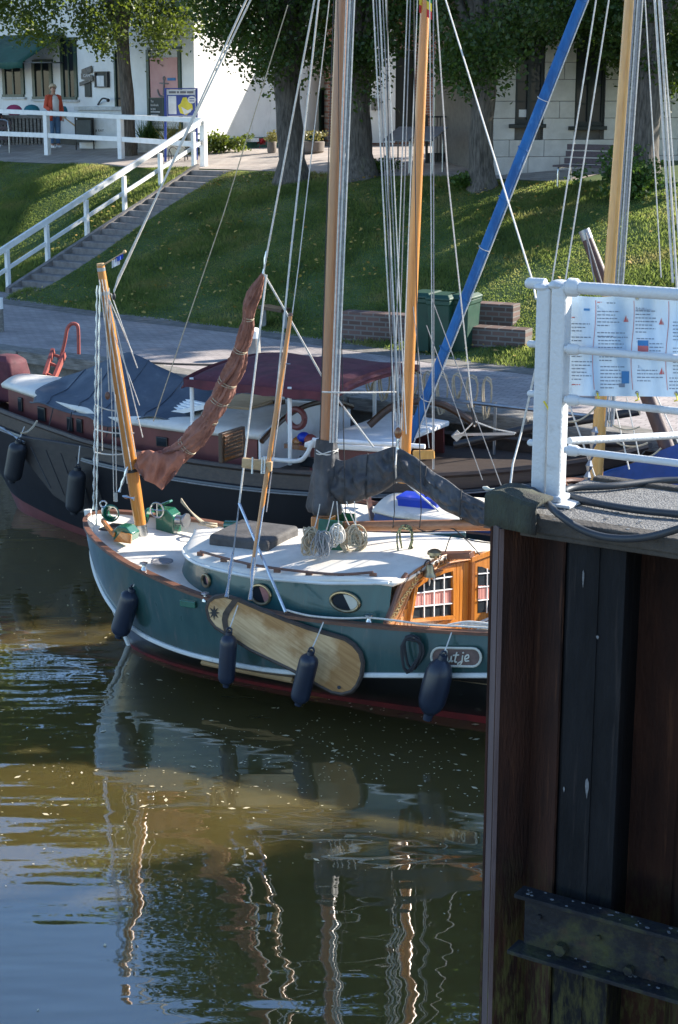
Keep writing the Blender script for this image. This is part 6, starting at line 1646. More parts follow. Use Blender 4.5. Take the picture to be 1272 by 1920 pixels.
# grey-blue tarpaulin tent over the fore cabin
pk = BB.px(245, 657, -.05); cn = [BB.px(55, 760, 1.05), BB.px(250, 792, 1.30), BB.px(398, 736, .25)]
s_l = BB.loc(cn[0])[0]-.25; s_r = BB.loc(cn[2])[0]; s_p = BB.loc(pk)[0]
def tarp_pt(u, t):
    s_ = lerp(s_l, s_r, u); w = bcw(max(s_, S0))+.14+.05*math.sin(s_*5)
    if u > .62: w *= 1-.35*((u-.62)/.38)**1.5
    rz_ = interp(s_, [s_l, s_p, s_r], [btop(s_l)+.13, pk.z, btop(s_r)+.20]); ez = btop(max(s_, S0))-.05+.03*math.sin(s_*7)+(.10*(u-.62)/.38 if u > .62 else 0)
    at_ = abs(t); z_ = rz_+(ez-rz_)*(at_**.9)
    z_ += -.05*math.sin(math.pi*at_)+.035*mnoise.noise(Vector((s_*2.2, t*2.3, .5)))+.02*math.sin(s_*9+t*3)*at_
    z_ = max(z_, btop(max(s_, S0))+.09*(1-min(1, (w*t/(bcw(max(s_, S0))+.05))**2))+.035) if at_ < .9 else z_
    return BB.P(s_+.04*mnoise.noise(Vector((s_*3, t*3, 2))), w*t*(1.0+.02*math.sin(s_*8)), z_)
tp = obj('tarpaulin', MB().grid([[tarp_pt(u, t) for t in np.linspace(-1, 1, 25)] for u in np.linspace(0, 1, 46)]), 'tarp_blue', bg_, angle=80); tp['label'] = 'grey-blue tarpaulin tent over the cabin'
md = tp.modifiers.new('thick', 'SOLIDIFY'); md.thickness = .012
for u in (.16, .36, .56, .78): obj('tarp_seam', MB().tube([tarp_pt(u, t)+UPZ*.008 for t in np.linspace(-1, 1, 41)], .007, 5), 'tarp_blue', tp)
obj('tarp_hem', MB().tube([tarp_pt(u, 1.0) for u in np.linspace(0, 1, 60)], .012, 6), 'tarp_blue', tp)
for (px, py, qx, qy) in [(100, 765, 92, 800), (135, 772, 128, 808), (205, 786, 200, 820)]: rope('tarp_lashing', [BB.px(px, py, 1.22), BB.px(qx, qy, 1.3)], .008, 'rope_dark', bg_)
# white slatted ladder lying on the roof
A_, B_, C_, D2 = BB.px(262, 762, .1), BB.px(318, 784, .75), BB.px(400, 768, .75), BB.px(330, 752, .1)
ld = obj('boarding_ladder', MB().beam(A_+UPZ*.06, D2+UPZ*.06, .04, .06).beam(B_+UPZ*.06, C_+UPZ*.06, .04, .06), 'white_paint', bg_, smooth=False)
for f_ in np.linspace(.06, .96, 7): obj('rung', MB().beam(lerp(A_, D2, f_)+UPZ*.06, lerp(B_, C_, f_)+UPZ*.06, .06, .025), 'white_paint', ld, smooth=False)
# cabin after end: white wall, brown arch and doors
AE = Plane(BB.P(S1+.06, 0, 0), (BB.a.x, BB.a.y))
obj('after_wall', MB().prism([BB.P(S1+.03, l_, z_) for l_, z_ in ((1.2, 1.2), (1.2, 1.78), (.6, 1.95), (0, 2.02), (-.6, 1.95), (-1.2, 1.78), (-1.2, 1.2))], BB.a*.03), 'white_paint', bg_, smooth=False)
obj('arch_trim', MB().tube(spline([BB.P(S1+.09, l_, z_) for l_, z_ in ((1.22, 1.72), (.9, 1.85), (.5, 1.96), (0, 2.0), (-.6, 1.95), (-1.2, 1.78))], 4), .035, 8), 'dark_door', bg_)
d_ = obj('door', AE.rect(417, 806, 461, 862, .05, .06), 'dark_door', bg_, smooth=False, bevel=.01); obj('panel', AE.rect(422, 811, 456, 858, .06, .02), 'varnish_dark', d_, smooth=False)
for k in range(6): obj('louvre', AE.rect(423, 814+k*7, 455, 818+k*7, .075, .02), 'dark_door', d_, smooth=False)
cw_ = MB().prism([BB.px(x, y, -.55) for x, y in ((474, 868), (474, 762), (500, 750), (536, 748), (536, 868))], BB.n*.08); obj('companion_door', cw_, 'dark_door', bg_, smooth=False, bevel=.01)
obj('companion_hood', MB().obox(BB.px(460, 757, -.3), BB.a*.35, BB.n*.45, UPZ*.05), 'pale_wood', bg_, smooth=False, bevel=.02)
# maroon canopy on white posts
cA, cB, cC = BB.px(357, 705, 1.15), BB.px(533, 731, 1.25), None
sA, sB = BB.loc(cA)[0], BB.loc(cB)[0]; zc = (cA.z+cB.z)/2; LF = -1.25
rows = []
for u in np.linspace(-.05, 1.05, 20):
    s_ = lerp(sA, sB+.6, u); r_ = []
    for t in np.linspace(-1, 1, 17):
        e_ = max(0, abs(u-.5)*2-.9)*.4+max(0, abs(t)-.88)*.5
        r_.append(BB.P(s_, lerp(LF, 1.22, (t+1)/2), zc+.11*(1-(abs(t))**2.4)-e_+.012*math.sin(s_*6)))
    rows.append(r_)
cn_ = obj('canopy', MB().grid(rows), 'canopy_maroon', bg_, angle=60); md = cn_.modifiers.new('thick', 'SOLIDIFY'); md.thickness = .015
val = MB()
for lat in (1.22, LF): val.grid([[BB.P(s_, lat, zc-.01), BB.P(s_, lat+.01, zc-.12+.012*math.sin(s_*14))] for s_ in np.linspace(sA-.05, sB+.65, 30)])
for s_ in (sA-.06, sB+.66): val.grid([[BB.P(s_, l_, zc+.10*(1-abs((l_-LF)/(1.22-LF)*2-1)**2.4)), BB.P(s_, l_, zc+.09*(1-abs((l_-LF)/(1.22-LF)*2-1)**2.4)-.12)] for l_ in np.linspace(LF, 1.22, 24)])
obj('valance', val, 'canopy_maroon', cn_)
for s_ in (sA+.02, sB+.02):
    for l_ in (1.15, LF+.1): obj('canopy_post', MB().tube([BB.P(s_, l_, bbz(s_)), BB.P(s_, l_, zc)], .028, 10), 'white_paint', bg_)
for s_ in (sB+.6,):
    for l_ in (1.15, LF+.1): obj('canopy_post', MB().tube([BB.P(s_, l_, bbz(s_)), BB.P(s_, l_, zc)], .022, 10), 'grey_metal', bg_)
# after coach house: red sides, white top, coaming
c0, c1 = .95, 1.85
for sd in (1, -1): obj('coach_side', MB().prism([BB.P(c0, sd*1.15, 1.25), BB.P(c1, sd*.95, 1.3), BB.P(c1, sd*.92, 1.72), BB.P(c0, sd*1.12, 1.70)], BB.n*(sd*-.04)), 'cabin_red', bg_, smooth=False)
obj('coach_top', MB().rings([[BB.P(s_, l_*w, z_) for s_, w in ((c0-.05, 1.2), (c1+.05, .98)) for l_ in (1, -1)][i] for i in (0, 1, 3, 2)] for z_ in (1.70, 1.77)), 'white_paint', bg_, smooth=False, bevel=.02)
wd2 = obj('window', MB().obox(BB.px(577, 866, 1.13), BB.a*.12, BB.n*.02, UPZ*.07), 'black_metal', bg_, smooth=False, bevel=.02); obj('pane', MB().obox(BB.px(577, 866, 1.15), BB.a*.10, BB.n*.01, UPZ*.05), 'dark_glass', wd2, smooth=False)
obj('coaming', MB().tube(spline([BB.P(.3, 1.2, 1.5), BB.P(.8, 1.22, 1.52), BB.P(.95, 1.22, 1.62), BB.P(1.05, 1.22, 1.80), BB.P(1.2, 1.2, 1.82), BB.P(2.5, 1.0, 1.84)], 4), .03, 8), 'white_paint', bg_)
obj('tiller_arch', MB().tube(spline([BB.P(1.3, .2, 1.85), BB.P(1.6, .0, 2.12), BB.P(2.1, -.2, 2.15), BB.P(2.6, -.3, 1.9)], 5), .05, 8), 'dark_door', bg_)
for k, (px, py, m_) in enumerate([(570, 820, 'box_blue'), (582, 824, 'quay_red'), (560, 828, 'varnish')]): obj('deck_gear', MB().ball(BB.px(px, py, .8), (.09, .09, .07), 10, 7), m_, bg_)
obj('tool_box', MB().obox(BB.px(563, 836, .9), BB.a*.18, BB.n*.1, UPZ*.03), 'varnish_dark', bg_, smooth=False); obj('boat_hook', MB().tube([BB.px(628, 830, .6), BB.px(697, 842, .7)], .022, 8), 'quay_red', bg_)
# gear at the left end, coils along the quay-side rail, fenders
o = obj('covered_winch', MB().rings([[BB.P(-4.95+.24*x*w, -.1+.24*y*w, z_) for x, y in ((-1, -1), (1, -1), (1.1, 0), (1, 1), (-1, 1), (-1.1, 0))] for w, z_ in ((1.05, 1.6), (1.0, 2.0), (.85, 2.2), (.5, 2.27))]), 'canopy_maroon', bg_, bevel=.04)
obj('side_rail', MB().tube([BB.P(1.0, -1.2, 2.02), BB.P(4.2, -.55, 2.1)], .028, 8), 'grey_metal', bg_); 
for s_, l_ in ((1.0, -1.2), (2.6, -.88), (4.2, -.55)): obj('rail_post', MB().tube([BB.P(s_, l_, 1.4), BB.P(s_, l_, 2.1)], .022, 8), 'grey_metal', bg_)
for k in range(9): coil('rope_coil', BB.P(.6+k*.22, -1.15, 2.35-.02*(k % 3)), .06+.015*(k % 2), .17+.05*(k % 3), 'rope_tan', bg_, turns=2, rr_=.012, ax=BB.a)
obj('life_ring', MB().torus(BB.P(.62, .9, 2.0), BB.a, UPZ, .12, .04, 20, 8), 'cabin_red', bg_)
obj('bow_winch', MB().lathe([(.07, -.16), (.07, .16)], BB.P(3.75, .1, 1.98), BB.n, n=14).obox(BB.P(3.75, .1, 1.82), BB.a*.1, BB.n*.14, UPZ*.14), 'black_metal', bg_)
obj('bow_spar', MB().tube([BB.P(2.6, .35, 1.75), BB.P(3.6, .25, 2.05), BB.P(4.9, .1, 2.35)], [.05, .06, .05], 10), 'black_metal', bg_)
obj('boat_davit', MB().beam(at(852, 815, 19.5), at(965, 813, 19.2), .03, .03).beam(at(852, 812, 19.5), at(862, 822, 19.5), .06, .1), 'grey_metal', bg_, smooth=False)
# dark leeboard on the barge
lbp = [(28, 826), (40, 818), (95, 826), (165, 838), (200, 850), (200, 900), (186, 968), (150, 962), (100, 930), (60, 880), (40, 850)]
blb = obj('leeboard', MB().prism([BB.px(x, y, 1.42) for x, y in lbp], BB.n*-.06), 'lee_dark', bg_, smooth=False, bevel=.015)
for k in range(5): obj('board_seam', MB().tube([BB.px(58+28*k, 838+6*k, 1.425), BB.px(95+26*k, 915+14*k if k < 4 else 960, 1.425)], .006, 5), 'hull_black', blb)
fender(BB, (36, 826), (22, 905), 17, 1.52, (46, 800, 1.3), 'black fender hanging at the left end of the barge', 'fender_black', 'fenders along the black barge')
fender(BB, (146, 876), (139, 965), 17, 1.62, (150, 836, 1.5), 'black fender hanging mid-way along the barge', 'fender_black', 'fenders along the black barge')
rope('mooring_line', sag(at(70, 789, 21.9), at(40, 812, 21.6), .05), .015, 'rope_tan', bg_)
chainlike('mooring_chain', at(0, 800, 22.6), at(46, 830, 22.2), bg_, .014, .08, 'grey_metal')
# mooring line tight from the quay
rope('quay_line', sag(at(282, 680, 25.0), at(420, 684, 25.4), .01), .018, 'rope_dark', bg_)
# blue sleeved spar
s0 = at(758, 850, 20.6); s1 = at(1092, 0, 22.2); sd_ = (s1-s0)
sp_ = obj('spar', MB().tube([s0, lerp(s0, s1, .3), lerp(s0, s1, .7), s1, s0+sd_*1.25], [.055, .060, .068, .068, .065], 16, fold=lambda i, a: 1+.04*math.sin(3*a+i)), 'sleeve_blue', bg_); sp_['label'] = 'long raised spar in a bright blue sleeve'
for k in range(9):
    c = lerp(s0, s1, .12+.11*k); obj('spar_tie', MB().tube([c+Vector((math.cos(q)*.072, math.sin(q)*.072, .02*math.sin(q)+.028*math.cos(q)*-1)) for q in np.linspace(0, 6.28, 16)], .006, 5), 'rope_white' if k % 3 == 0 else 'sleeve_blue', sp_)
rope('spar_line', [s0+Vector((.066, -.03, 0)), lerp(s0, s1, .5)+Vector((.074, -.03, 0)), s1+Vector((.078, -.03, 0))], .009, 'rope_white', sp_)

# ------------------------------------------------------------------ white cabin boat between the two
W4 = Boat((-0.30, 19.05), 24.0)
w4 = thing('cabin_boat', W4.P(3, 0, 0), 'white decked cabin boat with dark blue side between the green boat and barge', 'boat')
wg = ([0, .1, .3, .6, 1.0, 1.6, 2.6, 4.0, 5.5, 6.5], [0, .2, .35, .5, .65, .78, .85, .85, .78, .6], [1.35, 1.34, 1.3, 1.25, 1.2, 1.14, 1.08, 1.06, 1.1, 1.15])
wk = ([.5, .55, .7, .9, 1.2, 1.7, 2.6, 4.0, 5.3, 6.2], [0, .1, .2, .3, .42, .55, .62, .62, .55, .35], [-.2]*10)
obj('hull', hull_band(W4, wg, wk, bulge=.05), 'tarp_royal', w4, angle=80)
obj('gunwale', MB().tube(curve_pts(W4, wg, 40, 1), .03, 8).tube(curve_pts(W4, wg, 40, -1), .03, 8), 'gunwale_wood', w4)
obj('deck', MB().grid([[W4.P(s_, t*(max(.02, smooth_interp(s_, wg[0], wg[1]))-.02), smooth_interp(s_, wg[0], wg[2])-.03+.04*(1-t*t)) for t in np.linspace(-1, 1, 9)] for s_ in np.linspace(.03, 6.4, 30)]), 'deck_white', w4, angle=80)
cab = [(.9, .42), (1.2, .55), (3.0, .64), (5.0, .62)]
obj('cabin_side', MB().grid([[W4.P(s_, sd*(w+.06), 1.08), W4.P(s_+.08, sd*w, 1.42)] for s_, w in cab for sd in (1,)]).grid([[W4.P(s_, -(w+.06), 1.08), W4.P(s_+.08, -w, 1.42)] for s_, w in cab]).add([W4.P(.9, -.48, 1.1), W4.P(.9, .48, 1.1), W4.P(.98, .42, 1.42), W4.P(.98, -.42, 1.42)], [(0, 1, 2, 3)]), 'tarp_royal', w4, smooth=False)
ro = obj('cabin_roof', MB().grid([[W4.P(s_, t*(w+.03), 1.42+.07*(1-t*t)) for t in np.linspace(-1, 1, 11)] for s_, w in [(.94, .42), (1.25, .55), (2, .6), (3.08, .64), (5.1, .62)]]), 'deck_white', w4, angle=80); md = ro.modifiers.new('thick', 'SOLIDIFY'); md.thickness = .03; md.offset = -1
for s_ in (1.5, 2.3, 3.1):
    w_ = obj('window', MB().obox(W4.P(s_, .64, 1.26), W4.a*.25, W4.n*.02+UPZ*.004, UPZ*.09), 'gunwale_wood', w4, smooth=False, bevel=.02); obj('pane', MB().obox(W4.P(s_, .66, 1.26), W4.a*.21, W4.n*.01, UPZ*.07), 'dark_glass', w_, smooth=False)
obj('skylight', MB().prism([W4.P(2.9, l_, z_) for l_, z_ in ((.3, 1.46), (0, 1.72), (-.3, 1.46))], W4.a*.6), 'deck_white', w4, smooth=False)
obj('bow_rail', MB().beam(at(686, 903, 18.9), at(703, 1000, 18.1), .05, .07), 'gunwale_wood', w4, smooth=False)
bxp = at(790, 955, 18.3); o = obj('storage_box', MB().rings([[bxp+W4.a*(x*.24*w)+W4.n*(y*.14*w)+UPZ*z_ for x, y in ((-1, -1), (1, -1), (1, 1), (-1, 1))] for w, z_ in ((.94, -.06), (1, .12), (1.06, .13), (1.06, .16), (.9, .17))]), 'box_blue', None, bevel=.012)
tag(o, 'bright blue plastic box on the white cabin roof', 'box')
# its orange mast, flag and lines
n0 = at(757, 905, 18.5); n1 = at(797, 20, 18.7)
tm_ = obj('mast', MB().tube([n0, lerp(n0, n1, .25), lerp(n0, n1, .6), n1, n1+(n1-n0)*.05], [.068, .066, .060, .052, .045], 16), 'mast_orange', w4); tm_['label'] = 'orange varnished mast'
obj('mast_cleat_board', MB().beam(at(775, 853, 18.3), at(815, 852, 18.25), .05, .10), 'mast_yellow', w4, smooth=False, bevel=.008)
for k, (x0, x1) in enumerate(((764, 735), (770, 742), (806, 812), (813, 814), (783, 750))): rope('shroud', [at(x0, 0, 18.6), at(x1, 880, 18.3)], .007, 'rope_white' if k % 2 == 0 else 'rope_grey', w4)
rope('shroud', [at(818, 0, 18.6), at(840, 330, 18.6), at(890, 800, 18.4)], .009, 'rope_white', w4)
rope('bridle', [at(890, 790, 18.4), at(868, 812, 18.5), at(852, 815, 18.6)], .008, 'rope_white', w4); rope('bridle', [at(890, 790, 18.4), at(930, 805, 18.4), at(968, 812, 18.4)], .008, 'rope_white', w4)
obj('shroud_lever', MB().tube([at(886, 765, 18.4), at(890, 796, 18.4)], .018, 8), 'black_metal', w4)
for (a, c) in [((810, 560), (940, 910)), ((800, 610), (905, 900)), ((775, 575), (805, 840)), ((735, 660), (752, 640))]: rope('running_line', [at(*a, 18.5), at(*c, 18.2)], .006, 'rope_grey', w4)
rope('boat_line', spline([at(762, 905, 18.2), at(790, 930, 18.1), at(830, 965, 18.0), at(850, 990, 17.9)], 4), .010, 'rope_white', w4)
f_ = thing('masthead_flag', at(797, 20, 18.7), 'green, yellow and red flag at the head of the orange mast', 'flag')
for k, mt in enumerate(('flag_green', 'flag_yellow', 'flag_red')):
    obj('stripe', MB().grid([[at(786+q*24, -22+k*15+y+q*14, 18.65+.03*math.sin(q*5)) for y in (0, 7, 15)] for q in np.linspace(0, 1, 7)]), mt, f_)

# ------------------------------------------------------------------ boat under the royal blue tarp at the right
W5 = Boat((2.55, 18.3), 22.0)
w5 = thing('covered_boat', W5.P(2, 0, 0), 'boat under royal blue tarpaulin with pale yellow mast behind the dock', 'boat')
g5 = ([0, .1, .4, .9, 1.8, 3.0, 4.5, 5.5], [0, .2, .45, .7, .9, .95, .9, .7], [1.75, 1.72, 1.65, 1.55, 1.45, 1.4, 1.45, 1.5])
k5 = ([.5, .55, .8, 1.2, 1.9, 3.0, 4.3, 5.2], [0, .1, .25, .4, .6, .65, .6, .4], [-.2]*8)
obj('hull', hull_band(W5, g5, k5, bulge=.06), 'hull_black', w5, angle=80)
obj('gunwale', MB().tube(curve_pts(W5, g5, 40, 1), .035, 8).tube(curve_pts(W5, g5, 40, -1), .035, 8), 'gunwale_wood', w5)
def t5(u, t):
    s_ = lerp(.35, 5.4, u); w = max(.1, smooth_interp(s_, g5[0], g5[1]))+.05; rz_ = interp(u, [0, .2, 1], [1.82, 2.32, 2.6]); ez = smooth_interp(s_, g5[0], g5[2])+.03
    return W5.P(s_, w*t, rz_+(ez-rz_)*abs(t)**.85-.03*math.sin(math.pi*abs(t))+.02*math.sin(s_*14)*abs(t)+.03*mnoise.noise(Vector((s_*3, t*3, 9))))
o = obj('tarpaulin', MB().grid([[t5(u, t) for t in np.linspace(-1, 1, 21)] for u in np.linspace(0, 1, 60)]), 'tarp_royal', w5, angle=80); md = o.modifiers.new('thick', 'SOLIDIFY'); md.thickness = .012
n0 = at(1120, 862, 17.9); n1 = at(1182, 0, 18.3)
mm_ = obj('mast', MB().tube([n0-(n1-n0)*.1, n0, lerp(n0, n1, .5), n1, n1+(n1-n0)*.4], [.074, .076, .070, .062, .05], 18), 'mast_yellow', w5); mm_['label'] = 'pale yellow varnished mast'
for k, (x0, x1, r_) in enumerate(((1192, 1136, .012), (1197, 1141, .010), (1201, 1146, .014), (1206, 1150, .009))): rope('halyard', [at(x0, -10, 17.95), at(x1, 800, 17.7)], r_, ('rope_grey', 'rope_white')[k % 2], mm_)
for (a, c, r_) in [((1118, 0), (1035, 530), .009), ((1142, 0), (1060, 530), .009), ((1210, 0), (1240, 520), .007), ((1228, 0), (1262, 530), .014), ((1236, 0), (1270, 540), .014), ((1240, 0), (1275, 480), .009), ((1068, 760), (1120, 905), .010), ((1150, 745), (1180, 880), .009), ((1175, 745), (1200, 860), .008), ((1230, 740), (1272, 830), .008)]:
    rope('shroud', [at(*a, 17.9), at(*c, 17.6)], r_, 'rope_white', w5)
for (a, c) in [((1062, 790), (1118, 762)), ((1140, 790), (1200, 800)), ((1190, 855), (1240, 840)), ((1150, 825), (1215, 830))]: rope('net_line', sag(at(*a, 17.7), at(*c, 17.7), .06), .010, 'rope_tan', w5)
u0 = at(1097, 436, 18.6); u1 = at(1265, 875, 18.0)
ss = obj('dark_spar', MB().tube([u0, lerp(u0, u1, .25), lerp(u0, u1, .8), u1], [.062, .075, .085, .085], 16), 'spar_dark', w5); obj('spar_cap', MB().tube([u0-(u1-u0)*.01, u0+(u1-u0)*.03], .066, 12), 'grey_metal', ss)
for dx in (6, 18): rope('spar_line', [u0+Vector((.0, -.07, 0)), at(1110+dx*1.2, 540, 18.3)], .008, 'rope_grey', ss)
chainlike('anchor_chain', at(1117, 800, 17.7), at(1100, 905, 17.6), w5, .03, .06, 'grey_metal')
# line from the masts to the dock
rope('dock_line', [at(836, 0, 18.5), at(1000, 530, 14.0), at(1005, 560, 13.5)], .009, 'rope_white', w4)
rope('dock_line', [at(1005, 690, 14.0), at(978, 810, 14.2), at(962, 870, 14.0), at(957, 912, 13.8)], .010, 'rope_white', w4)

# ================================================================== DOCK IN THE FOREGROUND
DZ = 4.07
fe0 = on(926, 940, DZ-.02)                     # front edge of the deck
DE = Vector((0.845, -0.535, 0)).normalized(); DN = Vector((0.535, 0.845, 0)).normalized()
dc = on(985, 962, DZ); 
dk = thing('steel_pier', dc-Vector((0, 0, DZ)), 'dark rusty sheet pile pier with gravel deck in the foreground', 'pier')
def DP(a, b_, z_=0.0): return Vector((dc.x, dc.y, 0))+DE*a+DN*b_+UPZ*z_
obj('deck', MB().obox(DP(2.88, .43, DZ-.04), DE*2.95, DN*.41, UPZ*.035), 'dock_gravel', dk, smooth=False, bevel=.01)
obj('edge_plate', MB().obox(DP(2.9, -.02, DZ-.035), DE*2.92, DN*.05, UPZ*.036).obox(DP(2.9, -.035, DZ-.085), DE*2.9, DN*.02, UPZ*.014), 'dock_edge', dk, smooth=False, bevel=.008)
obj('deck_joint', MB().obox(DP(2.9, .33, DZ-.003), DE*2.9, DN*.012, UPZ*.004), 'dock_edge', dk, smooth=False)
obj('back_edge', MB().obox(DP(2.9, .86, DZ-.03), DE*2.92, DN*.035, UPZ*.045), 'dock_edge', dk, smooth=False, bevel=.01)
obj('under_beam', MB().obox(DP(2.9, .55, DZ-.20), DE*2.9, DN*.06, UPZ*.09), 'rust_brown', dk, smooth=False)
# sheet piling: stations along the front (pixel column at the top, depth behind the deck edge)
def pile(px, back):
    r = ray(px, 1010); p0 = DP(0, back); n_ = DN; k = (p0-Vector((0, 0, 0))).dot(n_)/Vector((r.x, r.y, 0)).dot(n_)
    return Vector((r.x*k, r.y*k, 0))
def panel(name, pts, mat, th=.012, z0=-1.0, z1=DZ-.08):
    mb = MB()
    for (a, b_) in zip(pts[:-1], pts[1:]):
        n_ = (b_-a).cross(UPZ).normalized()
        if n_.y > 0: n_ = -n_
        mb.add([a+UPZ*z0, b_+UPZ*z0, b_+UPZ*z1, a+UPZ*z1, a-n_*th+UPZ*z0, b_-n_*th+UPZ*z0, b_-n_*th+UPZ*z1, a-n_*th+UPZ*z1], [(0, 1, 2, 3), (4, 7, 6, 5), (0, 4, 5, 1), (3, 2, 6, 7), (0, 3, 7, 4), (1, 5, 6, 2)])
    return obj(name, mb, mat, dk, smooth=False)
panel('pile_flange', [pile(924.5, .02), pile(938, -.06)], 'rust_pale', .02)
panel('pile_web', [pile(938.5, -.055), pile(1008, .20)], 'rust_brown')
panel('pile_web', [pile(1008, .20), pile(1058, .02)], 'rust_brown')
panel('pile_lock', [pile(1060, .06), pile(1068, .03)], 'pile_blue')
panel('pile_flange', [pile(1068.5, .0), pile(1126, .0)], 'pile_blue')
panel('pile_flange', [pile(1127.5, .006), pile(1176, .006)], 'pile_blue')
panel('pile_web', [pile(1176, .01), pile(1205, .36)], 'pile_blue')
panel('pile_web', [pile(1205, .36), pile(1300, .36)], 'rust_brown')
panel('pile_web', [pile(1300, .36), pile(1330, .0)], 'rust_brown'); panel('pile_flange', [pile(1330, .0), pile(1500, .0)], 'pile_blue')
panel('pile_flange', [pile(923.5, .02), pile(924.5, .02)+DN*.8], 'rust_brown')
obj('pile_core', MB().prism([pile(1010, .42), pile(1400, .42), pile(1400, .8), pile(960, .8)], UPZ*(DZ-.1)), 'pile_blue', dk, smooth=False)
# wale beam, a rusty channel bolted across the piles
def WPt(px, py): return pl(px, py, DP(0, -.20), DN)
wz_t, wz_b = WPt(1120, 1722).z, WPt(1120, 1828).z
wl0 = WPt(970, 1730); wl0 = (wl0-dc).dot(DE)
zt_, zb_ = WPt(975, 1682).z, WPt(972, 1786).z
wa = thing('wale_beam', DP(wl0, -.1, zb_), 'rusted steel channel beam bolted across the sheet piles', 'beam')
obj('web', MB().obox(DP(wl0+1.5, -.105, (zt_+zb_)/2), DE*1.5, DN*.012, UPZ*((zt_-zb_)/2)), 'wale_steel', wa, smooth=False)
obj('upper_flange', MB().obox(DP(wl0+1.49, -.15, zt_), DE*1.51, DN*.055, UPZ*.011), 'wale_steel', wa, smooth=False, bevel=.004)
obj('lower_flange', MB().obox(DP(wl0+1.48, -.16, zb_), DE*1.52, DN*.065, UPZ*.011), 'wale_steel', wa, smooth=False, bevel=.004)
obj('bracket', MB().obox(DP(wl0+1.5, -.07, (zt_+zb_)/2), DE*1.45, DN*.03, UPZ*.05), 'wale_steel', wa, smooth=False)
for (px, py, r_, ln) in [(1013, 1718, .014, .02), (1056, 1776, .034, .05), (1124, 1757, .015, .02), (1183, 1816, .026, .04), (1243, 1797, .015, .02)]:
    p = pl(px, py, DP(0, -.117), DN); hx = [p+DE*(r_*math.cos(a))+UPZ*(r_*math.sin(a)) for a in np.linspace(0, 2*math.pi, 7)[:-1]]
    obj('bolt', MB().prism(hx, DN*-ln), 'wale_steel', wa, smooth=False, bevel=.004)
# moss at the foot of the webs and pale bird marks on the flange
for (x0, x1, y0, y1) in [(1011, 1052, 1815, 1925)]:
    pass
gu = MB()
for (px, py, w, h_) in [(1101, 1478, 4, 22), (1094, 1085, 2, 18), (1121, 1195, 3, 4), (1058, 1480, 2, 6)]:
    c = pl(px, py, DP(0, -.004), DN); k = c.y/F; gu.prism([c+DE*(w*k*x)+UPZ*(h_*k*y) for x, y in ((0, 1), (.9, .6), (1, .1), (.5, -.6), (.2, -1), (-.4, -.5), (-1, .2), (-.8, .8))], DN*-.003)
obj('bird_marks', gu, 'guano', dk, smooth=False)['kind'] = 'stuff'
rs = random.Random(5); gu = MB()
for k in range(70):
    f_ = rs.random(); c = DP(wl0+.02+f_*1.6, -.15+rs.uniform(-.04, .04), (zt_ if rs.random() < .65 else zb_)+.0125); s_ = rs.uniform(.003, .012)
    gu.prism([c+DE*(s_*math.cos(a))+DN*(s_*.7*math.sin(a)) for a in np.linspace(0, 5.2, 6)], UPZ*.002)
obj('bird_marks', gu, 'guano', wa, smooth=False)['kind'] = 'stuff'
gu = MB()
for k in range(60):
    c = DP(rs.uniform(.0, 2.4), rs.uniform(-.06, .25), DZ+.0005); s_ = rs.uniform(.003, .011); gu.prism([c+DE*(s_*math.cos(a))+DN*(s_*math.sin(a)) for a in np.linspace(0, 5.2, 6)], UPZ*.003)
obj('litter_specks', gu, 'guano', dk, smooth=False)['kind'] = 'stuff'
v_, f_ = leaf_quads(np.array([tuple(pile(rs.uniform(1014, 1056), .20-.18*rs.random()-.02)+UPZ*(z_)) for z_ in [1.45+abs(rs.gauss(0, .28)) for _ in range(0)]]+[tuple(pile(1030, .1))]), .01)
# rubber mat over the corner
mt = [on(x, y, DZ+.02) for x, y in ((910, 921), (960, 914), (1003, 948), (1000, 962))]
def mp_(x, y, D_): return at(x, y, D_)
rows = []
Dm = DP(0, -.09).y
ctop = [(911, 925, .16), (935, 918, .20), (960, 921, .16), (985, 934, .06), (1004, 944, -.02)]
for (x, y, b_) in ctop: pass
mat_top = [(909, 926), (922, 922), (940, 923), (958, 932), (975, 940), (990, 944), (1004, 948)]
mat_bot = [(908, 984), (918, 988), (930, 985), (945, 992), (962, 995), (980, 999), (1003, 1004)]
rows = []
for (a, c) in zip(mat_top, mat_bot):
    pt_ = pl(*a, DP(0, -.10), DN); pb2 = pl(*c, DP(0, -.115), DN); bk_ = pt_+DN*.20+UPZ*.004
    rows.append([bk_, lerp(bk_, pt_, .5)+UPZ*.004, lerp(bk_, pt_, .93)+UPZ*.003, pt_-UPZ*.012, lerp(pt_, pb2, .35), lerp(pt_, pb2, .7), pb2])
mtt = obj('rubber_mat', MB().grid(rows), 'mat_moss', None, angle=28); md = mtt.modifiers.new('thick', 'SOLIDIFY'); md.thickness = .02
tag(mtt, 'mossy ribbed rubber mat draped over the pier corner', 'mat')
# hose and cable
def onD(px, py, h_=.02): return on(px, py, DZ+h_)
hz = spline([on(978, 913, DZ+.05), on(1000, 920, DZ+.05), on(1018, 935, DZ+.04), pl(1045, 962, DP(0, -.10), DN), pl(1085, 990, DP(0, -.12), DN), pl(1130, 1006, DP(0, -.12), DN), pl(1180, 1010, DP(0, -.12), DN), pl(1230, 1004, DP(0, -.12), DN), pl(1290, 986, DP(0, -.12), DN)], 6)
o = obj('power_cable', MB().tube(hz, .0175, 10), 'hose_black'); tag(o, 'thick dark cable sagging over the pier edge', 'cable')
o = obj('water_hose', MB().tube(spline([onD(1290, 965), onD(1200, 957), onD(1120, 944), onD(1068, 930), onD(1060, 920), onD(1085, 914), onD(1150, 911), onD(1230, 902), onD(1300, 900)], 6), .018, 10), 'hose_black'); tag(o, 'black hose looped along the gravel pier deck', 'hose')
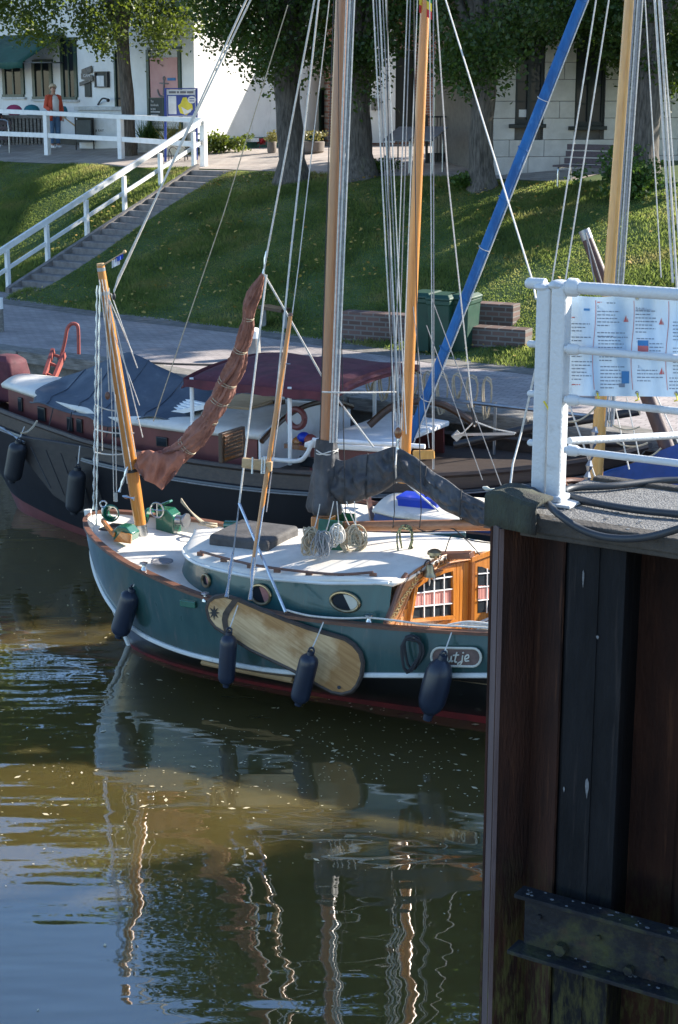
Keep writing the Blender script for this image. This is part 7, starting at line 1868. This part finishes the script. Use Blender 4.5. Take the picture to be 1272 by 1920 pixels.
pk_ = on(968, 918, DZ+.06); o = thing('padlock', pk_, 'rusty red padlock and shackle on the rubber mat', 'padlock')
obj('body', MB().obox(pk_, Vector((.025, -.01, 0)), Vector((.008, .018, 0)), UPZ*.018), 'quay_red', o, smooth=False, bevel=.006); obj('shackle', MB().torus(pk_+Vector((-.045, .01, .0)), (1, -.3, 0), (.1, .6, .6), .026, .006, 16, 6), 'bronze', o)
chainlike('chain', pk_+Vector((-.05, .0, -.02)), pk_+Vector((-.16, .05, .0)), o, .008, .02, 'ivory_plate')

# white railing
pb0 = on(1030, 938, DZ)
rl = thing('pier_railing', pb0, 'chunky white painted steel railing with round rails on the pier', 'railing')
Dp = pb0.y
def RPt(px, py, b_=0.0): return pl(px, py, Vector((pb0.x, pb0.y, 0))+DN*b_, DN)
ztop = at(1050, 532, Dp).z
po = pb0
obj('post', MB().obox(RPt(1020, 735)*1.0+Vector((0, 0, DZ+(ztop-DZ)/2-.01-RPt(1020, 735).z)), DE*.038, DN*.042, UPZ*((ztop-DZ)/2-.01)), 'rail_white', rl, smooth=False, bevel=.012)
obj('post', MB().obox(RPt(1053, 735)*1.0+Vector((0, 0, DZ+(ztop-DZ)/2-RPt(1053, 735).z))-DN*.03, DE*.038, DN*.042, UPZ*((ztop-DZ)/2)), 'rail_white', rl, smooth=False, bevel=.012)
obj('base_plate', MB().obox(pb0+DE*.03-DN*.02+UPZ*.006, DE*.13, DN*.09, UPZ*.008), 'rail_white', rl, smooth=False, bevel=.004)
obj('base_weld', MB().obox(RPt(1053, 735)*1.0+Vector((0, 0, DZ+.03-RPt(1053, 735).z))-DN*.03, DE*.056, DN*.058, UPZ*.016), 'rail_white', rl, smooth=False, bevel=.01)
for k, (ya, r_) in enumerate(((541, .029), (657, .018), (752, .018), (846, .018))):
    pL = RPt(1060, ya-3, -.06); zz = pL.z
    pR = pL+DE*3.2
    obj('rail', MB().tube([pL, pR], r_, 12), 'rail_white', rl)
    obj('rail_socket', MB().lathe([(r_*1.0, -.02), (r_*1.55, -.01), (r_*1.5, .03), (r_*1.1, .045)], pL+DE*.03, DE, n=14), 'rail_white', rl)
    # stub of the next bay on the far side of the post
    s0_ = RPt(1012, ya-4, .0); s0_.z = zz
    obj('rail_stub', MB().tube([s0_+DE*.03, s0_-DE*.05], r_*.95, 12).ball(s0_-DE*.05, r_*.95, 12, 8), 'rail_white', rl)
obj('post_cap', MB().ball(RPt(1050, 535, -.02), (.055, .06, .028), 14, 8).ball(RPt(1020, 538, 0), (.05, .055, .024), 14, 8), 'rail_white', rl)
lr = at(1068, 827, Dp+.25); obj('back_rail', MB().tube([lr, at(1290, 815, Dp+.85)], .020, 10), 'rail_white', rl)
# banner lashed behind the rails
bn_ = thing('banner', RPt(1170, 742, .05), 'white printed vinyl banner about sailing ships tied behind the railing', 'banner')
def wav(px, py): return .026*math.sin((px-1060)*.045+py*.012)+.016*math.sin((px-1060)*.11+1-py*.01)+.010*math.sin(py*.045+px*.02)
def BN(px, py, off=0.0): return RPt(px, py+0.07*(px-1070)*(.55 if py < 640 else .35)*.4, .035+wav(px, py)-off)
xs = np.linspace(1066, 1300, 60); ys = np.linspace(552, 742, 22)
bo = obj('vinyl_sheet', MB().grid([[BN(x, y+(4*math.sin((x-1066)*.03) if y < 560 else 0)) for y in ys] for x in xs]), 'banner_vinyl', bn_, angle=80)
rt = random.Random(3)
def para(x0, x1, y0, n_, mat='ink_grey', lh=6.6):
    mb = MB()
    for i in range(n_):
        y = y0+i*lh; x = x0
        xe = x1-(rt.random()*14 if i < n_-1 else (x1-x0)*.5)
        while x < xe:
            w = rt.uniform(2.5, 8); x2 = min(xe, x+w)
            mb.add([BN(x, y, .003), BN(x2, y, .003), BN(x2, y+1.9, .003), BN(x, y+1.9, .003)], [(0, 1, 2, 3)]); x = x2+1.6
    return obj('text_lines', mb, mat, bo, smooth=False)
for a in [(1072, 1110, 606, 3), (1072, 1110, 631, 2), (1072, 1110, 654, 3), (1072, 1112, 677, 6), (1120, 1166, 582, 5), (1120, 1180, 622, 2), (1122, 1178, 630, 5), (1124, 1172, 661, 3), (1126, 1176, 686, 7), (1192, 1232, 580, 7), (1194, 1232, 632, 2), (1218, 1250, 642, 4), (1195, 1245, 692, 4), (1262, 1300, 600, 6), (1262, 1300, 650, 8), (1255, 1300, 706, 4)]: para(*a)
def bword(s_, px, py, sz, mat): text_part('heading', s_, BN(px, py, .006), DE, UPZ, sz, mat, bo, extrude=.0005, align='LEFT')
bword('Schiffstyp', 1120, 575, .020, 'ink_grey'); bword('Schiffstyp', 1192, 577, .020, 'ink_grey'); bword('Schiffstyp', 1196, 686, .018, 'ink_grey')
para(1120, 1136, 565, 1, 'ink_red'); para(1138, 1172, 566, 1)
para(1072, 1084, 594, 1, 'ink_red'); para(1072, 1104, 720, 1, 'ink_red')
for x in (1115, 1187, 1252):
    obj('divider_line', MB().grid([[BN(x+2.6*math.sin(y*.035)-.5-(y-560)*.008, y, .0035), BN(x+2.6*math.sin(y*.035)+.5-(y-560)*.008, y, .0035)] for y in np.linspace(562, 730, 24)]), 'ink_red', bo)
for (x, y) in ((1174, 597), (1240, 601), (1241, 695)):
    obj('red_ship', MB().add([BN(x-4.5, y+5, .004), BN(x+2, y+5, .004), BN(x+.5, y-8, .004)], [(0, 1, 2)]).add([BN(x+2.4, y+5, .0042), BN(x+5, y+5, .0042), BN(x+2.6, y-3, .0042)], [(0, 1, 2)]), 'ink_red', bo, smooth=False)
for (x0, y0, x1, y1, m_) in [(1095, 578, 1106, 582, 'ink_blue'), (1196, 636, 1216, 648, 'ink_blue'), (1196, 646, 1216, 658, 'ink_red'), (1166, 695, 1180, 718, 'ink_blue'), (1161, 718, 1172, 725, 'ink_grey')]:
    obj('printed_picture', MB().grid([[BN(x, y, .004) for y in np.linspace(y0, y1, 3)] for x in np.linspace(x0, x1, 5)]), m_, bo, smooth=False)
for (x, y) in ((1120, 736), (1195, 736), (1268, 736), (1195, 557)):
    obj('eyelet', MB().torus(BN(x, y, .004), DE, UPZ, .008, .003, 12, 5), 'grey_metal', bo)
    obj('tie', MB().tube([BN(x, y, .006), BN(x+3, y+(12 if y > 600 else -8), .03), BN(x-3, y+(14 if y > 600 else -10), .0)], .004, 5), 'flag_yellow', bn_)
obj('tie', MB().tube([RPt(1020, 752, -.06), RPt(1026, 762, -.06), RPt(1032, 772, -.06)], .005, 5), 'flag_yellow', bn_)
